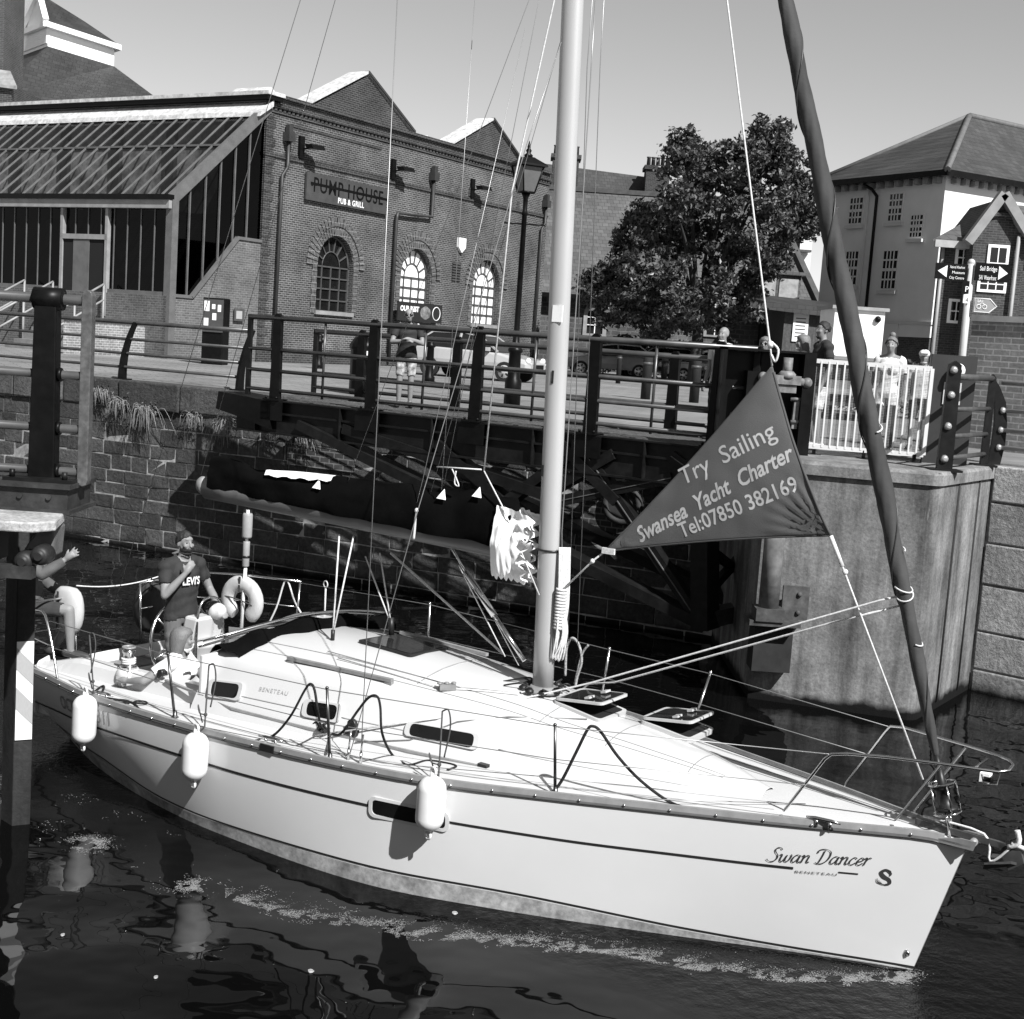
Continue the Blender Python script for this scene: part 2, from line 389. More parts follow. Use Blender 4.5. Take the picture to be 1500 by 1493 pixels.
# ---- concrete pier
def concmat(name, base, stain, streak=(1, 1, .12), wetz=.20):
    m, t, p = _nodes(name); v = objvec(t); vs_ = objvec(t, streak)
    c = ramp(t, tnoise(t, v, 1.2, 7, .7), [(.3, base*.55), (.5, base), (.72, base*1.55)])
    c = mix(t, c, ramp(t, tnoise(t, vs_, 3.0, 6, .65), [(.35, .35), (.6, 1.2)]), stain, 'MULTIPLY')
    c = mix(t, c, ramp(t, tnoise(t, v, 24, 4, .7), [(.3, .65), (.7, 1.35)]), .8, 'MULTIPLY')
    c = mix(t, c, base*2.2, math_(t, 'MULTIPLY', ramp(t, tnoise(t, vs_, 7, 8, .75), [(.62, 0), (.70, 1)]), .55))
    s = t.nodes.new('ShaderNodeSeparateXYZ'); t.links.new(v, s.inputs[0])
    zn = math_(t, 'ADD', s.outputs[2], math_(t, 'MULTIPLY', tnoise(t, v, 2.5, 5), .22))
    c = mix(t, c, .005, ramp(t, zn, [(wetz, 1), (min(.99, wetz+.10), 0)]))
    t.links.new(c, p.inputs['Base Color']); p.inputs['Roughness'].default_value = .9; p.inputs['Specular IOR Level'].default_value = .15
    bump(t, p, mix(t, tnoise(t, v, 30, 5), tnoise(t, v, 6, 5), .5), .5, .02); return m
conc = concmat('stained_concrete', .15, .85); conc_l = concmat('pale_concrete', .17, .5, wetz=.3)
PR = thing('concrete_pier', 'stained concrete lock pier with a rounded corner carrying the bridge end', 'pier', pierA)
pts = [pierA, pierA.lerp(pierB, .5), pierB]
for k in range(5): 
    t = (k+1)/6; a, b_, c_ = pierB.lerp(pierC, .86), pierC, pierC.lerp(pierD, .07); pts.append((1-t)**2*a+2*t*(1-t)*b_+t*t*c_)
pts += [pierD, Vector((6.7, 24, 0)), Vector((3.30, 24, 0))]
n = len(pts); ring = lambda z, off: [p+Vector((0, 0, z)) for p in pts]
mb = MB(); mb.loft([ring(-1, 0), ring(.3, 0), ring(1.2, 0), ring(2.2, 0), ring(QZ-.16, 0)], False, False, False); mb.build('pier_wall', conc, PR)
cen = Vector((4.8, 21, 0)); out_ = [p+(p-cen).normalized()*.05 for p in pts]
mb = MB(); mb.loft([[p+Vector((0, 0, z)) for p in out_] for z in (QZ-.16, QZ-.03)]+[[p+Vector((0, 0, QZ+.012)) for p in [q+(q-cen).normalized()*.02 for q in pts]]], False, True, False); mb.build('pier_coping', conc_l, PR)
mb = MB()
for s in (.36, .75): p = pierC.lerp(pierD, s); dn = Vector((.829, -.559, 0)); mb.tube([p+dn*.002+Vector((0, 0, .1)), p+dn*.002+Vector((0, 0, QZ))], .018, 6)
mb.build('pier_groove', dark_line_ if False else mat('groove_shadow', .02, .9, .2), PR)
# right-hand stone wall
RW = thing('stone_retaining_wall', 'sunlit stone retaining wall beyond the pier at the right edge', 'quay wall', pierD, math.atan2(rd.y, rd.x))
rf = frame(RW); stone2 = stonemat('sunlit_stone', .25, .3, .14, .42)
mb = MB(); mb.add([rf(0, 0, -1), rf(14, 0, -1), rf(14, 0, QZ), rf(0, 0, QZ)], [(0, 1, 2, 3)]); mb.build('mortar_joints', mortar, RW)
mb = MB(); z = -.3; random.seed(5)
while z < QZ:
    hgt = min(random.uniform(.5, .68), QZ+.02-z); x = .03
    if hgt < .1: break
    while x < 13:
        w_ = random.uniform(.7, 1.3); j = lambda: random.uniform(-.012, .012); dpt = random.uniform(.03, .07)
        mb.add([rf(x+.01+j(), -dpt+j(), z+.01), rf(x+w_-.01+j(), -dpt+j(), z+.01), rf(x+w_-.01+j(), -dpt+j(), z+hgt-.01), rf(x+.01+j(), -dpt+j(), z+hgt-.01), rf(x+.01, .05, z+.01), rf(x+w_-.01, .05, z+.01), rf(x+w_-.01, .05, z+hgt-.01), rf(x+.01, .05, z+hgt-.01)], [(0, 1, 2, 3), (4, 0, 3, 7), (1, 5, 6, 2), (3, 2, 6, 7), (4, 5, 1, 0)]); x += w_
    z += hgt
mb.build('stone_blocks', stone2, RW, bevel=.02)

# the near quay, under and behind the camera
nq = MB(); nq.box((-60, -40, -1), (60, 2.2, QZ)); tag(nq.build('near_quay_ground', pav), kind='structure')
# ---- footbridge
bd = Vector((.8415, -.5403, 0)); bn = Vector((.5403, .8415, 0)); b0 = Vector((-4.95, 23.96, 0)); BL, BWD = 9.9, 1.7
BR = thing('footbridge', 'black steel footbridge with tube railings spanning the lock behind the mast', 'footbridge', b0, math.atan2(bd.y, bd.x))
bf = frame(BR)
black = mat('black_paint', .004, .40, .5, 2.5, spec=.14, fine=12); blackg = mat('worn_black_steel', .008, .42, .6, 3, spec=.18, fine=9); tubem = mat('black_tube', .045, .30, .4, 4, spec=.55)
def b_at(px, py, yoff=0.0):
    P = atp(px, py, b0+bn*yoff, bn); return MW[BR.name].inverted() @ P
mb = MB()
for k in range(18): y_ = .14+(BWD-.28)*k/18; mb.box((.0+y_*.9, y_, QZ-.01), (BL, y_+(BWD-.28)/18*.24, QZ+.012))  # slats set wide apart so sun reaches the wall below
mb.v = [MW[BR.name] @ p for p in mb.v]; mb.build('bridge_deck', mat('deck_planks', .12, .85, .35, 3, stretch=(8, 1, 1), fine=15), BR)
def bb(mb, name, m, parent=None, **kw): mb.v = [MW[BR.name] @ p for p in mb.v]; return mb.build(name, m, parent or BR, **kw)
for y in (0, BWD-.02):
    mb = MB(); xs_ = 0 if y == 0 else 1.5; mb.box((xs_, y-.0, QZ-.55 if y == 0 else QZ-.3), (BL, y+.02, QZ-.02))
    for z0, z1, d in ((QZ-.02, QZ+.005, .16), (QZ-.24, QZ-.21, .10), (QZ-.58, QZ-.55, .17))[:3 if y == 0 else 1]: mb.box((xs_, y-d/2, z0), (BL, y+d/2+.02, z1))
    x = .5
    while x < BL and y == 0: mb.box((x, y-.08, QZ-.55), (x+.02, y+.1, QZ-.02)); x += 1.9
    bb(mb, 'girder', blackg if y == 0 else black)
mb = MB(); mb.prism([(0, -.12, QZ+.04), (-.35, -.12, QZ+.06), (-.40, -.12, QZ-.25), (.2, -.12, QZ-.35), (.9, -.12, QZ-.5), (.9, -.12, QZ-.02)], (0, .7, 0)); bb(mb, 'bridge_nose', black)
posts = [(405, 583), (545, 600), (697, 620), (866, 638), (1047, 655)]
pxs = [b_at(px, py-18).x for px, py in posts]
def rail_post(mb, x, y, h_=1.48, w_=.20, t_=.07):
    prof = [(-w_/2*1.1, 0), (-w_/2*.85, h_-.12), (-w_/2*.7, h_-.04), (-.03, h_), (.03, h_), (w_/2*.7, h_-.04), (w_/2*.85, h_-.12), (w_/2*1.1, 0)]
    mb.prism([(x+a, y-t_/2, QZ+b_) for a, b_ in prof], (0, t_, 0)); mb.box((x-w_*.8, y-.14, QZ+.006), (x+w_*.8, y+.14, QZ+.03))
    for sx in (-.12, .12): mb.cyl((x+sx, y-.1, QZ+.03), (x+sx, y-.1, QZ+.07), .02, 6)
for x in pxs:
    mb = MB(); rail_post(mb, x, -.02); bb(mb, 'railing_post', black)
    mb = MB(); rail_post(mb, x+.45, BWD, 1.3, .18); bb(mb, 'railing_post', black)
    mb = MB(); mb.box((x-.24, -.12, QZ-.34), (x+.24, -.085, QZ-.02)); bb(mb, 'post_bracket', black)
for y, off, zz in ((-.02, 0, (1.40, .86, .50, .17)), (BWD, .45, (1.22, .80, .46, .2))):
    for k, z in enumerate(zz):
        mb = MB(); mb.tube([(pxs[0]-.65, y, QZ+z), (pxs[-1]+.55, y, QZ+z)], .046 if k == 0 else .032, 10); bb(mb, 'handrail' if k == 0 else 'railing_tube', tubem)
    for x in (pxs[0]-.65, pxs[-1]+.55):
        mb = MB(); mb.bar((x, y, QZ+.05), (x, y, QZ+zz[0]+.04), .05, .09, (1, 0, 0)); bb(mb, 'railing_end', blackg)
for k in range(4):
    mb = MB(); x = (pxs[k]+pxs[k+1])/2; mb.tube([(x, -.02, QZ+.1), (x, -.02, QZ+1.4)], .022, 8); bb(mb, 'railing_stay', tubem)
# bracing under the deck, near and far frames (measured on the near face)
flange_m = mat('flange_highlight', .09, .5, .35, 3, fine=9)  # paler strips paint bright highlight edges onto the braces
def member(px0, px1, w_=.22, y=0.06, both=False, name='brace', hh=.16):
    a, b_ = b_at(*px0), b_at(*px1); w_ *= 1.35
    for yy in ((y, BWD-.06) if both else (y,)):
        mb = MB(); mb.bar((a.x, yy, a.z), (b_.x, yy, b_.z), hh, w_, (0, 1, 0)); bo_ = bb(mb, name, blackg if yy < 1 else black)
        if yy < 1: mb = MB(); mb.bar((a.x, yy-hh/2-.006, a.z), (b_.x, yy-hh/2-.006, b_.z), .012, w_*.28, (0, 1, 0)); bb(mb, 'brace_flange', flange_m, bo_)
member((440, 622), (1030, 914), .24, name='main_brace', both=True)
member((505, 628), (800, 725), .20)
member((642, 650), (830, 815), .20)
member((742, 735), (850, 655), .18)
member((800, 722), (900, 665), .18)
member((824, 733), (985, 700), .15)
member((800, 625), (905, 735), .2)
member((985, 668), (1090, 745), .16)
member((1030, 790), (1030, 922), .30, name='hanger_post', hh=.26)
member((850, 650), (1018, 900), .14)
a, b_ = b_at(1041, 792), b_at(1039, 862); mb = MB(); mb.bar((a.x, -.085, a.z), (b_.x, -.085, b_.z), .012, .07, (0, 1, 0)); bb(mb, 'sunlit_edge', mat('sunlit_edge_white', .5, .4, .1))  # white strip paints the sunlit upper edge of the hanger post
a = b_at(1030, 908); mb = MB(); mb.bar((a.x, .06, a.z), (a.x+.25, BWD-.06, a.z+.05), .22, .24); bb(mb, 'cross_beam', mat('grey_steel', .05, .5, .4, 3, fine=8))
a = b_at(1030, 800); mb = MB(); mb.bar((a.x, .06, a.z), (a.x+.2, BWD-.06, a.z-.75), .1, .12); mb.bar((a.x, .06, a.z-.8), (a.x+.2, BWD-.06, a.z+.1), .1, .12); bb(mb, 'cross_brace', blackg)
for k in range(5):
    a = pxs[k]; mb = MB(); mb.box((a-.04, .05, QZ-.30), (a+.04, BWD-.05, QZ-.12)); bb(mb, 'deck_joist', black)
# pivot column on the pier
pv0 = aty(1124, 905, 17.3)
mb = MB(); mb.cyl((pv0.x, pv0.y, pv0.z), (pv0.x, pv0.y, QZ-.3), .13, 14); mb.build('pivot_column', mat('weathered_steel', .13, .6, .5, 3, fine=8), BR)
mb = MB(); mb.cbox((pv0.x+.08, pv0.y+.1, pv0.z-.05), (.66, 0, 0), (0, .5, 0), (0, 0, .07)); mb.cbox((pv0.x, pv0.y, pv0.z+.06), (.36, 0, 0), (0, .36, 0), (0, 0, .16))
mb.build('pivot_bracket', mat('bracket_steel', .045, .7, .5, 5, fine=12), BR)
mb = MB(); mb.cbox((pv0.x+.36, pv0.y+.10, pv0.z+.20), (.34, 0, 0), (0, .06, 0), (0, 0, .44)); 
for k in (-.12, .12): mb.sphere((pv0.x+.40, pv0.y+.06, pv0.z+.20+k), .035, 8, 5)
mb.build('pivot_plate', mat('rusty_plate', .055, .75, .5, 5, fine=12), BR)
mb = MB(); mb.cbox((pv0.x+.12, pv0.y+.28, pv0.z-.42), (.50, 0, 0), (0, .4, 0), (0, 0, .62)); mb.build('bearing_block', mat('dark_concrete', .016, .9, .5, 4), BR)

# ---- lock gate corner with the near railing, at the left edge
LG = thing('lock_gate', 'lock gate end with pale walkway slab and dark steel beam at the left edge', 'lock gate', (-3.6, 10.4, 0))
mb = MB(); mb.box((-8, 10.2, QZ-.22), (-3.36, 10.75, QZ-.02)); mb.box((-8, 10.16, QZ-.05), (-3.33, 10.8, QZ-.015)); mb.box((-8, 10.16, QZ-.24), (-3.33, 10.8, QZ-.21))
for k in range(5): mb.cyl((-3.5-.22*k, 10.2, QZ-.12), (-3.5-.22*k, 10.18, QZ-.12), .02, 8)
mb.build('gate_beam', mat('flaking_paint', .022, .6, .7, 4, .3, 20, fine=14), LG)
mb = MB(); mb.prism([(-8, 9.35, 2.98), (-3.42, 9.62, 2.98), (-3.30, 9.78, 2.98), (-3.40, 10.3, 2.98), (-8, 10.3, 2.98)], (0, 0, -.075)); mb.build('walkway_slab', mat('gritty_slab', .30, .9, .4, 4, .7, 40, fine=30), LG, bevel=.012)
mb = MB(); mb.prism([(-3.62, 10.0, 2.70), (-3.40, 10.0, 2.66), (-3.38, 10.0, 2.9), (-3.50, 10.0, 2.9)], (0, .25, 0)); mb.build('stone_corner', mat('corner_stone', .11, .9, .5, 5, .5, 20), LG, bevel=.02)
mb = MB(); mb.box((-8, 9.75, 2.62), (-3.80, 10.2, 2.9)); mb.box((-8, 10.4, 1.2), (-4.15, 10.9, 3.0)); mb.build('gate_void', mat('void_black', .006, .7, .5, 4), LG)  # dark boxes stand in for the shaded void under and behind the slab
for px, py in ((33, 823), (57, 815)):
    p = aty(px, py, 9.7); mb = MB(); mb.lathe([(.075, .14), (.075, .05), (.065, .0), (.045, -.01), (.03, -.012), (.03, -.03)], p, (0, 1, 0), 16); mb.build('buffer_roller', mat('rubber_roller', .014, .55, .4, 10) if 'rubber_roller' not in bpy.data.materials else bpy.data.materials['rubber_roller'], LG)
mb = MB(); p = aty(30, 828, 9.72); mb.box((-8, 9.66, p.z-.09), (p.x+.10, 9.76, p.z+.0)); mb.build('buffer_timber', bpy.data.materials['flaking_paint'], LG)
# timber fender pile with reflective board
p0 = aty(5, 1010, 11.6); p1 = aty(22, 1010, 11.45); p2 = aty(49, 1010, 11.52)
PL = thing('timber_fender_pile', 'dark timber pile with a grey and white chevron board at the left edge', 'pile', (p1.x, p1.y, 0))
bk = (p0+p2)/2+Vector((.02, .22, 0)); foot4 = [Vector((q.x, q.y, 0)) for q in (p0, p1, p2, bk)]
mb = MB(); mb.prism([q+Vector((0, 0, -.3)) for q in foot4], (0, 0, 3.15)); mb.build('pile_timber', mat('black_timber', .02, .75, .8, 3, .5, 25, stretch=(1, 1, .25), fine=11), PL, bevel=.008)
mb = MB(); za, zb = aty(36, 1084, 11.47).z, aty(36, 940, 11.47).z; X = (foot4[2]-foot4[1]); nn = Vector((X.y, -X.x, 0)).normalized()
o_ = foot4[1]+X*.04+nn*.004; mb.obox(o_+Vector((0, 0, za)), X*.92, nn*.012, (0, 0, zb-za)); bo = mb.build('chevron_board', mat('white_reflector', .72, .5, .05, 5), PL)
mb = MB(); hh = (zb-za)
for k in range(2):
    a = za+hh*(.70-.40*k); o2 = o_+nn*.0155
    f_ = lambda u, z: o2+X*.92*u+Vector((0, 0, z))
    mb.add([f_(0, a+.02), f_(1, a-.13), f_(1, a+.06), f_(0, a+.21)], [(0, 1, 2, 3)])
mb.build('chevron_band', mat('grey_reflector', .32, .6, .1, 30, stretch=(8, 8, 1)), bo)
mb = MB(); mb.cbox(p1+Vector((.08, -.01, 1.22+p1.z-p1.z)), (.001, 0, 0), (0, .001, 0), (0, 0, .001)) if False else None
# near railing on the gate
NR = thing('gate_railing', 'near black tube railing with a thick post at the left edge', 'railing', (-3.55, 10.42, QZ))
postx = aty(68, 600, 10.42).x; endx = aty(127, 560, 10.42).x
mb = MB(); prof = [(-.105, 0), (-.085, 1.30), (-.07, 1.38), (-.03, 1.425), (.03, 1.43), (.07, 1.39), (.085, 1.30), (.10, 0)]
mb.prism([(postx+a-.01, 10.36, QZ+b_) for a, b_ in prof], (0, .13, 0)); pst = mb.build('railing_post', black, NR, bevel=.01)
mb = MB(); mb.box((postx-.26, 10.24, QZ-.013), (postx+.27, 10.62, QZ+.012)); 
for a, b_ in ((-.2, 10.28), (.2, 10.28), (.22, 10.55)): mb.cyl((postx+a, b_, QZ+.01), (postx+a, b_, QZ+.07), .022, 8)
mb.build('base_plate', blackg, NR)
for zz, r_ in ((1.37, .040), (.80, .034), (.39, .034), (.06, .034)):
    z = QZ+zz; mb = MB(); mb.tube([(-8, 10.42, z+.0), (endx, 10.42, z)], r_, 14); mb.build('handrail' if zz > 1 else 'railing_tube', mat('satin_tube', .06, .3, .3, 5, spec=.6) if 'satin_tube' not in bpy.data.materials else bpy.data.materials['satin_tube'], NR)
    mb = MB(); mb.torus((postx+.10, 10.42, z), (1, 0, 0), r_+.004, .018, 16, 8); 
    if zz > 1: mb.cyl((postx-.11, 10.42, z), (postx+.11, 10.42, z), .085, 16)
    mb.build('tube_collar', black, NR)
mb = MB(); prof = [(-.040, 0), (-.03, -.03), (0, -.045), (.03, -.03), (.04, 0), (.04, 1.41), (.03, 1.44), (0, 1.455), (-.03, 1.44), (-.04, 1.41)]
mb.prism([(endx+a, 10.37, QZ+b_) for a, b_ in prof], (0, .10, 0)); mb.build('end_plate', mat('grey_end_plate', .075, .4, .3, 6, fine=25), NR, bevel=.006)

# ---- quay edge railing with raked posts
def quay_railing(label, spts, group=None, ends=(True, True)):
    t_ = thing('quay_railing', label, 'railing', spts[0]); lean = -qn
    for P in spts:
        mb = MB(); prof = []
        for k in range(9):
            v = k/8; u = .34*v**2.2; wd = .10*(1-v)+.05*v; prof.append((u, v*1.14, wd))
        L = [P+lean*(u-w_)+Vector((0, 0, z)) for u, z, w_ in prof]; Rr = [P+lean*(u+w_)+Vector((0, 0, z)) for u, z, w_ in prof]
        mb.loft([[a-qd*.03, a+qd*.03, b_+qd*.03, b_-qd*.03] for a, b_ in zip(L, Rr)], False, True, False); mb.cbox(P+Vector((0, 0, .012)), qd*.24, lean*.3, (0, 0, .024)); mb.build('railing_post', black, t_)
    for k, (u, z, r_) in enumerate(((.36, 1.13, .045), (.19, .80, .030), (.09, .52, .030), (.03, .25, .030))):
        mb = MB(); mb.tube([P+lean*u+Vector((0, 0, z)) for P in spts], r_, 9); mb.build('handrail' if k == 0 else 'railing_tube', tubem, t_)
    return t_
qp = [qw(s)-qn*.45+Vector((0, 0, QZ+.01)) for s in (-12, -8.6, -5.2)]
a = atz(20, 531, QZ); bq = atz(228, 557, QZ); cq = atz(350, 573, QZ)
proj = lambda P: qw((P-QO).dot(qd))-qn*.40+Vector((0, 0, QZ+.01))
sp_ = (proj(bq)-proj(cq)).length
quay_railing('black quayside railing of curved posts along the stone wall at the left', [proj(a)-qd*3.2*2, proj(a)-qd*3.2, proj(a), proj(bq), proj(cq)])
# ================================================================ buildings, trees, street
# ---- the brick pub
PA = R(31.05); eA = Vector((math.sin(PA), math.cos(PA), 0)); eB = Vector((-math.cos(PA), math.sin(PA), 0))
pO = atz(375, 530, QZ)
PUB = thing('pub_building', 'dark brick pump house pub with three arched windows and twin gables', 'pub', pO, math.atan2(eA.y, eA.x))
pf_ = frame(PUB)          # local: x along the facade, y to the back-left, z up
pinv = MW[PUB.name].inverted()
def p_at(px, py, yo=0.0): return pinv @ atp(px, py, pO+eB*yo, eB)
def pb(mb, name, m, parent=None, **kw): mb.v = [MW[PUB.name] @ p for p in mb.v]; return mb.build(name, m, parent or PUB, **kw)
pbrick = brick('pub_brick', .028, .056, .17, .225, .075, .010, .55, .45, .5, pale=.22)
pbrick2 = brick('pub_brick_dark', .020, .036, .09, .225, .075, .010, .4, .6, .5)
archb = brick('arch_brick', .035, .06, .18, .075, .22, .012, .3, 1, .4)
frame_m = mat('window_bar', .06, .5, .2, 5); white_b = mat('white_blind', .74, .7, .05, 3)
lead = mat('white_roof_sheet', .46, .6, .25, 2, fine=7); slate = brick('slate_roof', .045, .07, .03, .3, .2, .006, .3, .8, .25, rough=.6)
WX = [3.98, 8.98, 14.10]; WW, WS, WSP = 1.02, 1.9, 3.48   # window centres, half width, sill, springing
H1 = 8.9; FL = 18.8
# facade with real arched openings: build as strips between arch outlines
def arch(cx, hw, sill, spring, n=14): return [(cx-hw, sill), (cx+hw, sill)]+[(cx+hw*math.cos(math.pi*k/n), spring+hw*1.1*math.sin(math.pi*k/n)) for k in range(n+1)]
def face_with_holes(mb, outer, holes, y):
    polys = [[Vector((a, b_, 0)) for a, b_ in outer]]+[[Vector((a, b_, 0)) for a, b_ in h_[::-1]] for h_ in holes]
    flat = [p for q in polys for p in q]; tri = geometry.tessellate_polygon(polys)
    mb.add([Vector((p.x, y, p.y)) for p in flat], [tuple(t_) for t_ in tri])
holes = [arch(x, WW, WS, WSP) for x in WX]
mb = MB(); face_with_holes(mb, [(0, -.2), (FL, -.2), (FL, H1), (0, H1)], holes, 0)
for h_ in holes:
    n = len(h_); mb.loft([[Vector((a, 0, b_)) for a, b_ in h_], [Vector((a, .42, b_)) for a, b_ in h_]], False, False, False)
mb.add([(0, 0, -.2), (0, 26, -.2), (0, 26, H1), (0, 0, H1)], [(0, 1, 2, 3)]); mb.add([(FL, 0, -.2), (FL, 26, -.2), (FL, 26, H1), (FL, 0, H1)], [(0, 1, 2, 3)])
mb.add([(0, 26, -.2), (FL, 26, -.2), (FL, 26, H1), (0, 26, H1)], [(0, 1, 2, 3)])
wall = pb(mb, 'brick_wall', pbrick)
# gables
G1 = [(2.4, H1), (8.25, H1), (5.35, 10.45)]; G2 = [(11.2, H1), (16.4, H1), (13.9, 10.25)]
mb = MB()
for G in (G1, G2): mb = MB(); mb.prism([(a, .10, b_) for a, b_ in G], (0, .3, 0)); pb(mb, 'gable', pbrick2)
for G in (G1, G2):
    (xa, za), (xb, _), (xp, zp) = G; mb = MB()
    for (a, b_) in (((xa-.25, za-.02), (xp, zp+.10)), ((xp, zp+.10), (xb+.15, za+.02))):
        mb.prism([(a[0], .02, a[1]), (b_[0], .02, b_[1]), (b_[0], .02, b_[1]+.09), (a[0], .02, a[1]+.09)], (0, .9, 0))
    rf_ = pb(mb, 'roof', lead)
    mb = MB(); mb.prism([(xp, -.02, zp+.10), (xb+.15, -.02, za+.02), (xb+.15, -.02, za+.12), (xp, -.02, zp+.2)], (0, .2, 0)); pb(mb, 'verge', mat('verge_dark', .03, .6, .2) if 'verge_dark' not in bpy.data.materials else bpy.data.materials['verge_dark'], rf_)
mb = MB(); mb.add([(0, .3, H1-.12), (FL, .3, H1-.12), (FL, 26, H1-.12), (0, 26, H1-.12)], [(0, 1, 2, 3)]); mb.prism([(.5, 1.2, H1-.1), (2.4, 1.2, H1-.1), (1.5, 1.2, H1+.5)], (0, 1.6, 0)); mb.prism([(8.3, 1.0, H1-.1), (11.2, 1.0, H1-.1), (10.6, 1.0, H1+.32), (8.9, 1.0, H1+.12)], (0, 1.2, 0)); pb(mb, 'valley_roof', lead)
# cornice, dentils, string course, plinth, pilasters
mb = MB(); mb.box((-.08, -.10, 8.48), (FL+.05, 0, 8.62)); mb.box((-.06, -.05, 8.30), (FL+.05, 0, 8.38)); mb.box((-.1, -.12, H1-.10), (FL+.05, .3, H1+.02))
pb(mb, 'cornice', pbrick2)
mb = MB(); x = .1
while x < FL: mb.box((x, -.06, 8.38), (x+.11, 0, 8.48)); x += .22
pb(mb, 'dentil_course', pbrick2)
mb = MB(); mb.box((-.04, -.05, 6.86), (FL, 0, 6.98)); mb.box((.9, -.03, 7.0), (6.9, 0, 7.06)); mb.box((-.05, -.06, 0), (FL, 0, .5)); pb(mb, 'string_course', pbrick2)
for q_ in (((1.15, -.03, 7.98), (6.3, 0, 8.08)), ((12.3, -.04, 7.05), (12.5, 0, 7.4)), ((16.1, -.04, 6.9), (16.3, 0, 7.3))): mb = MB(); mb.box(*q_); pb(mb, 'relief_panel', pbrick2)
mb = MB(); z = 0
while z < 8.4: mb.box((-.02, -.02, z), (.45 if int(z/.3) % 2 else .34, 0, z+.28)); z += .3
pb(mb, 'corner_quoins', brick('quoin_brick', .022, .038, .09, .225, .075, .01, .4, 1, .4))
for i, x in enumerate(WX):
    mb = MB()
    for k in range(27):
        a0, a1 = math.pi*k/27+.012, math.pi*(k+1)/27-.012
        for r0, r1, dd in ((WW+.02, WW+.30, .035), (WW+.33, WW+.62, .06)):
            P = [(r0, a0), (r1, a0), (r1, a1), (r0, a1)]; mb.prism([(x+r*math.cos(a), -dd, WSP+1.08*r*math.sin(a)) for r, a in P], (0, dd+.02, 0))
    for sx in (-1, 1):
        z = WS-.1
        while z < WSP-.05:
            for r0, r1, dd in ((WW+.02, WW+.28, .03),): mb.box((x+min(sx*r0, sx*r1), -dd, z), (x+max(sx*r0, sx*r1), .0, z+.13))
            z += .145
    ab = pb(mb, 'brick_arch', archb)
    mb = MB(); mb.box((x-WW-.06, -.10, WS-.14), (x+WW+.06, .30, WS)); pb(mb, 'window_sill', mat('stone_sill', .2, .8, .3) if 'stone_sill' not in bpy.data.materials else bpy.data.materials['stone_sill'])
    # window: frame bars and panes
    y = .22; fb = MB(); fan = WSP-.0
    for sx in (-1, 1): fb.box((x+sx*WW-.05*(sx > 0)-.0, y-.03, WS), (x+sx*WW+.05*(sx < 0)+.0, y+.03, fan))
    nb = 4
    for k in range(1, nb): fb.box((x-WW+2*WW*k/nb-.022, y-.025, WS), (x-WW+2*WW*k/nb+.022, y+.02, fan))
    for k in range(0, 5): zz = WS+(fan-WS)*k/4; fb.box((x-WW, y-.025, zz-.025), (x+WW, y+.02, zz+.025))
    fb.tube([(x+(WW-.03)*math.cos(math.pi*k/16), y, fan+1.1*(WW-.03)*math.sin(math.pi*k/16)) for k in range(17)], .045, 5)
    fb.tube([(x+.5*math.cos(math.pi*k/12), y, fan+.55*math.sin(math.pi*k/12)) for k in range(13)], .025, 5)
    for k in range(1, 7): a = math.pi*k/7; fb.bar((x+.5*math.cos(a), y, fan+.55*math.sin(a)), (x+WW*math.cos(a), y, fan+1.1*WW*math.sin(a)), .045, .04, (0, 1, 0))
    wf = pb(fb, 'window', frame_m)
    gl = MB(); hh_ = arch(x, WW-.01, WS, fan); gl.add([Vector((a, y+.03, b_)) for a, b_ in hh_], [list(range(len(hh_)))])
    pb(gl, 'pane', (mat('dark_pane', .008, .06, .3, spec=.6) if i == 0 else white_b), wf)
# sign, lamps, pipes, alarm, vent, posters
sb = MB(); sb.box((2.02, -.14, 5.66), (6.72, -.06, 6.60)); sg = pb(sb, 'sign_board', mat('sign_grey', .045, .6, .3, 2.5))
mb = MB()
vs, fs_ = letters('PUMP HOUSE', 1, bold=.012, spacing=1.12); sc_ = 4.0/width(vs); mb.add([(2.36+v.x*sc_, -.145, 5.98+v.y*sc_*1.15) for v in vs], fs_); mb.box((2.25, -.148, 6.16), (2.36, -.146, 6.24)); mb.bar((2.2, -.147, 6.24), (6.68, -.147, 6.12), .10, .002, (0, 0, 1)) if False else mb.add([(2.22, -.1465, 6.20), (6.66, -.1465, 6.16), (6.66, -.1465, 6.25), (2.22, -.1465, 6.29)], [(0, 1, 2, 3)])
pb(mb, 'sign_lettering', black, sg)
mb = MB(); vs, fs_ = letters('PUB & GRILL', 1, bold=.02, spacing=1.1); sc_ = 1.5/width(vs); mb.add([(3.75+v.x*sc_, -.145, 5.74+v.y*sc_*1.1) for v in vs], fs_); pb(mb, 'small_lettering', white_b, sg)
for x in (1.75, 7.05, 12.5):
    mb = MB(); mb.box((x-.12, -.10, 7.0), (x+.12, 0, 7.75)); mb.cbox((x+.25, -.45, 7.42), (.55, -.1, 0), (0, .30, 0), (0, .08, .14)); mb.bar((x, 0, 7.3), (x+.2, -.4, 7.4), .05, .05); pb(mb, 'floodlight', black)
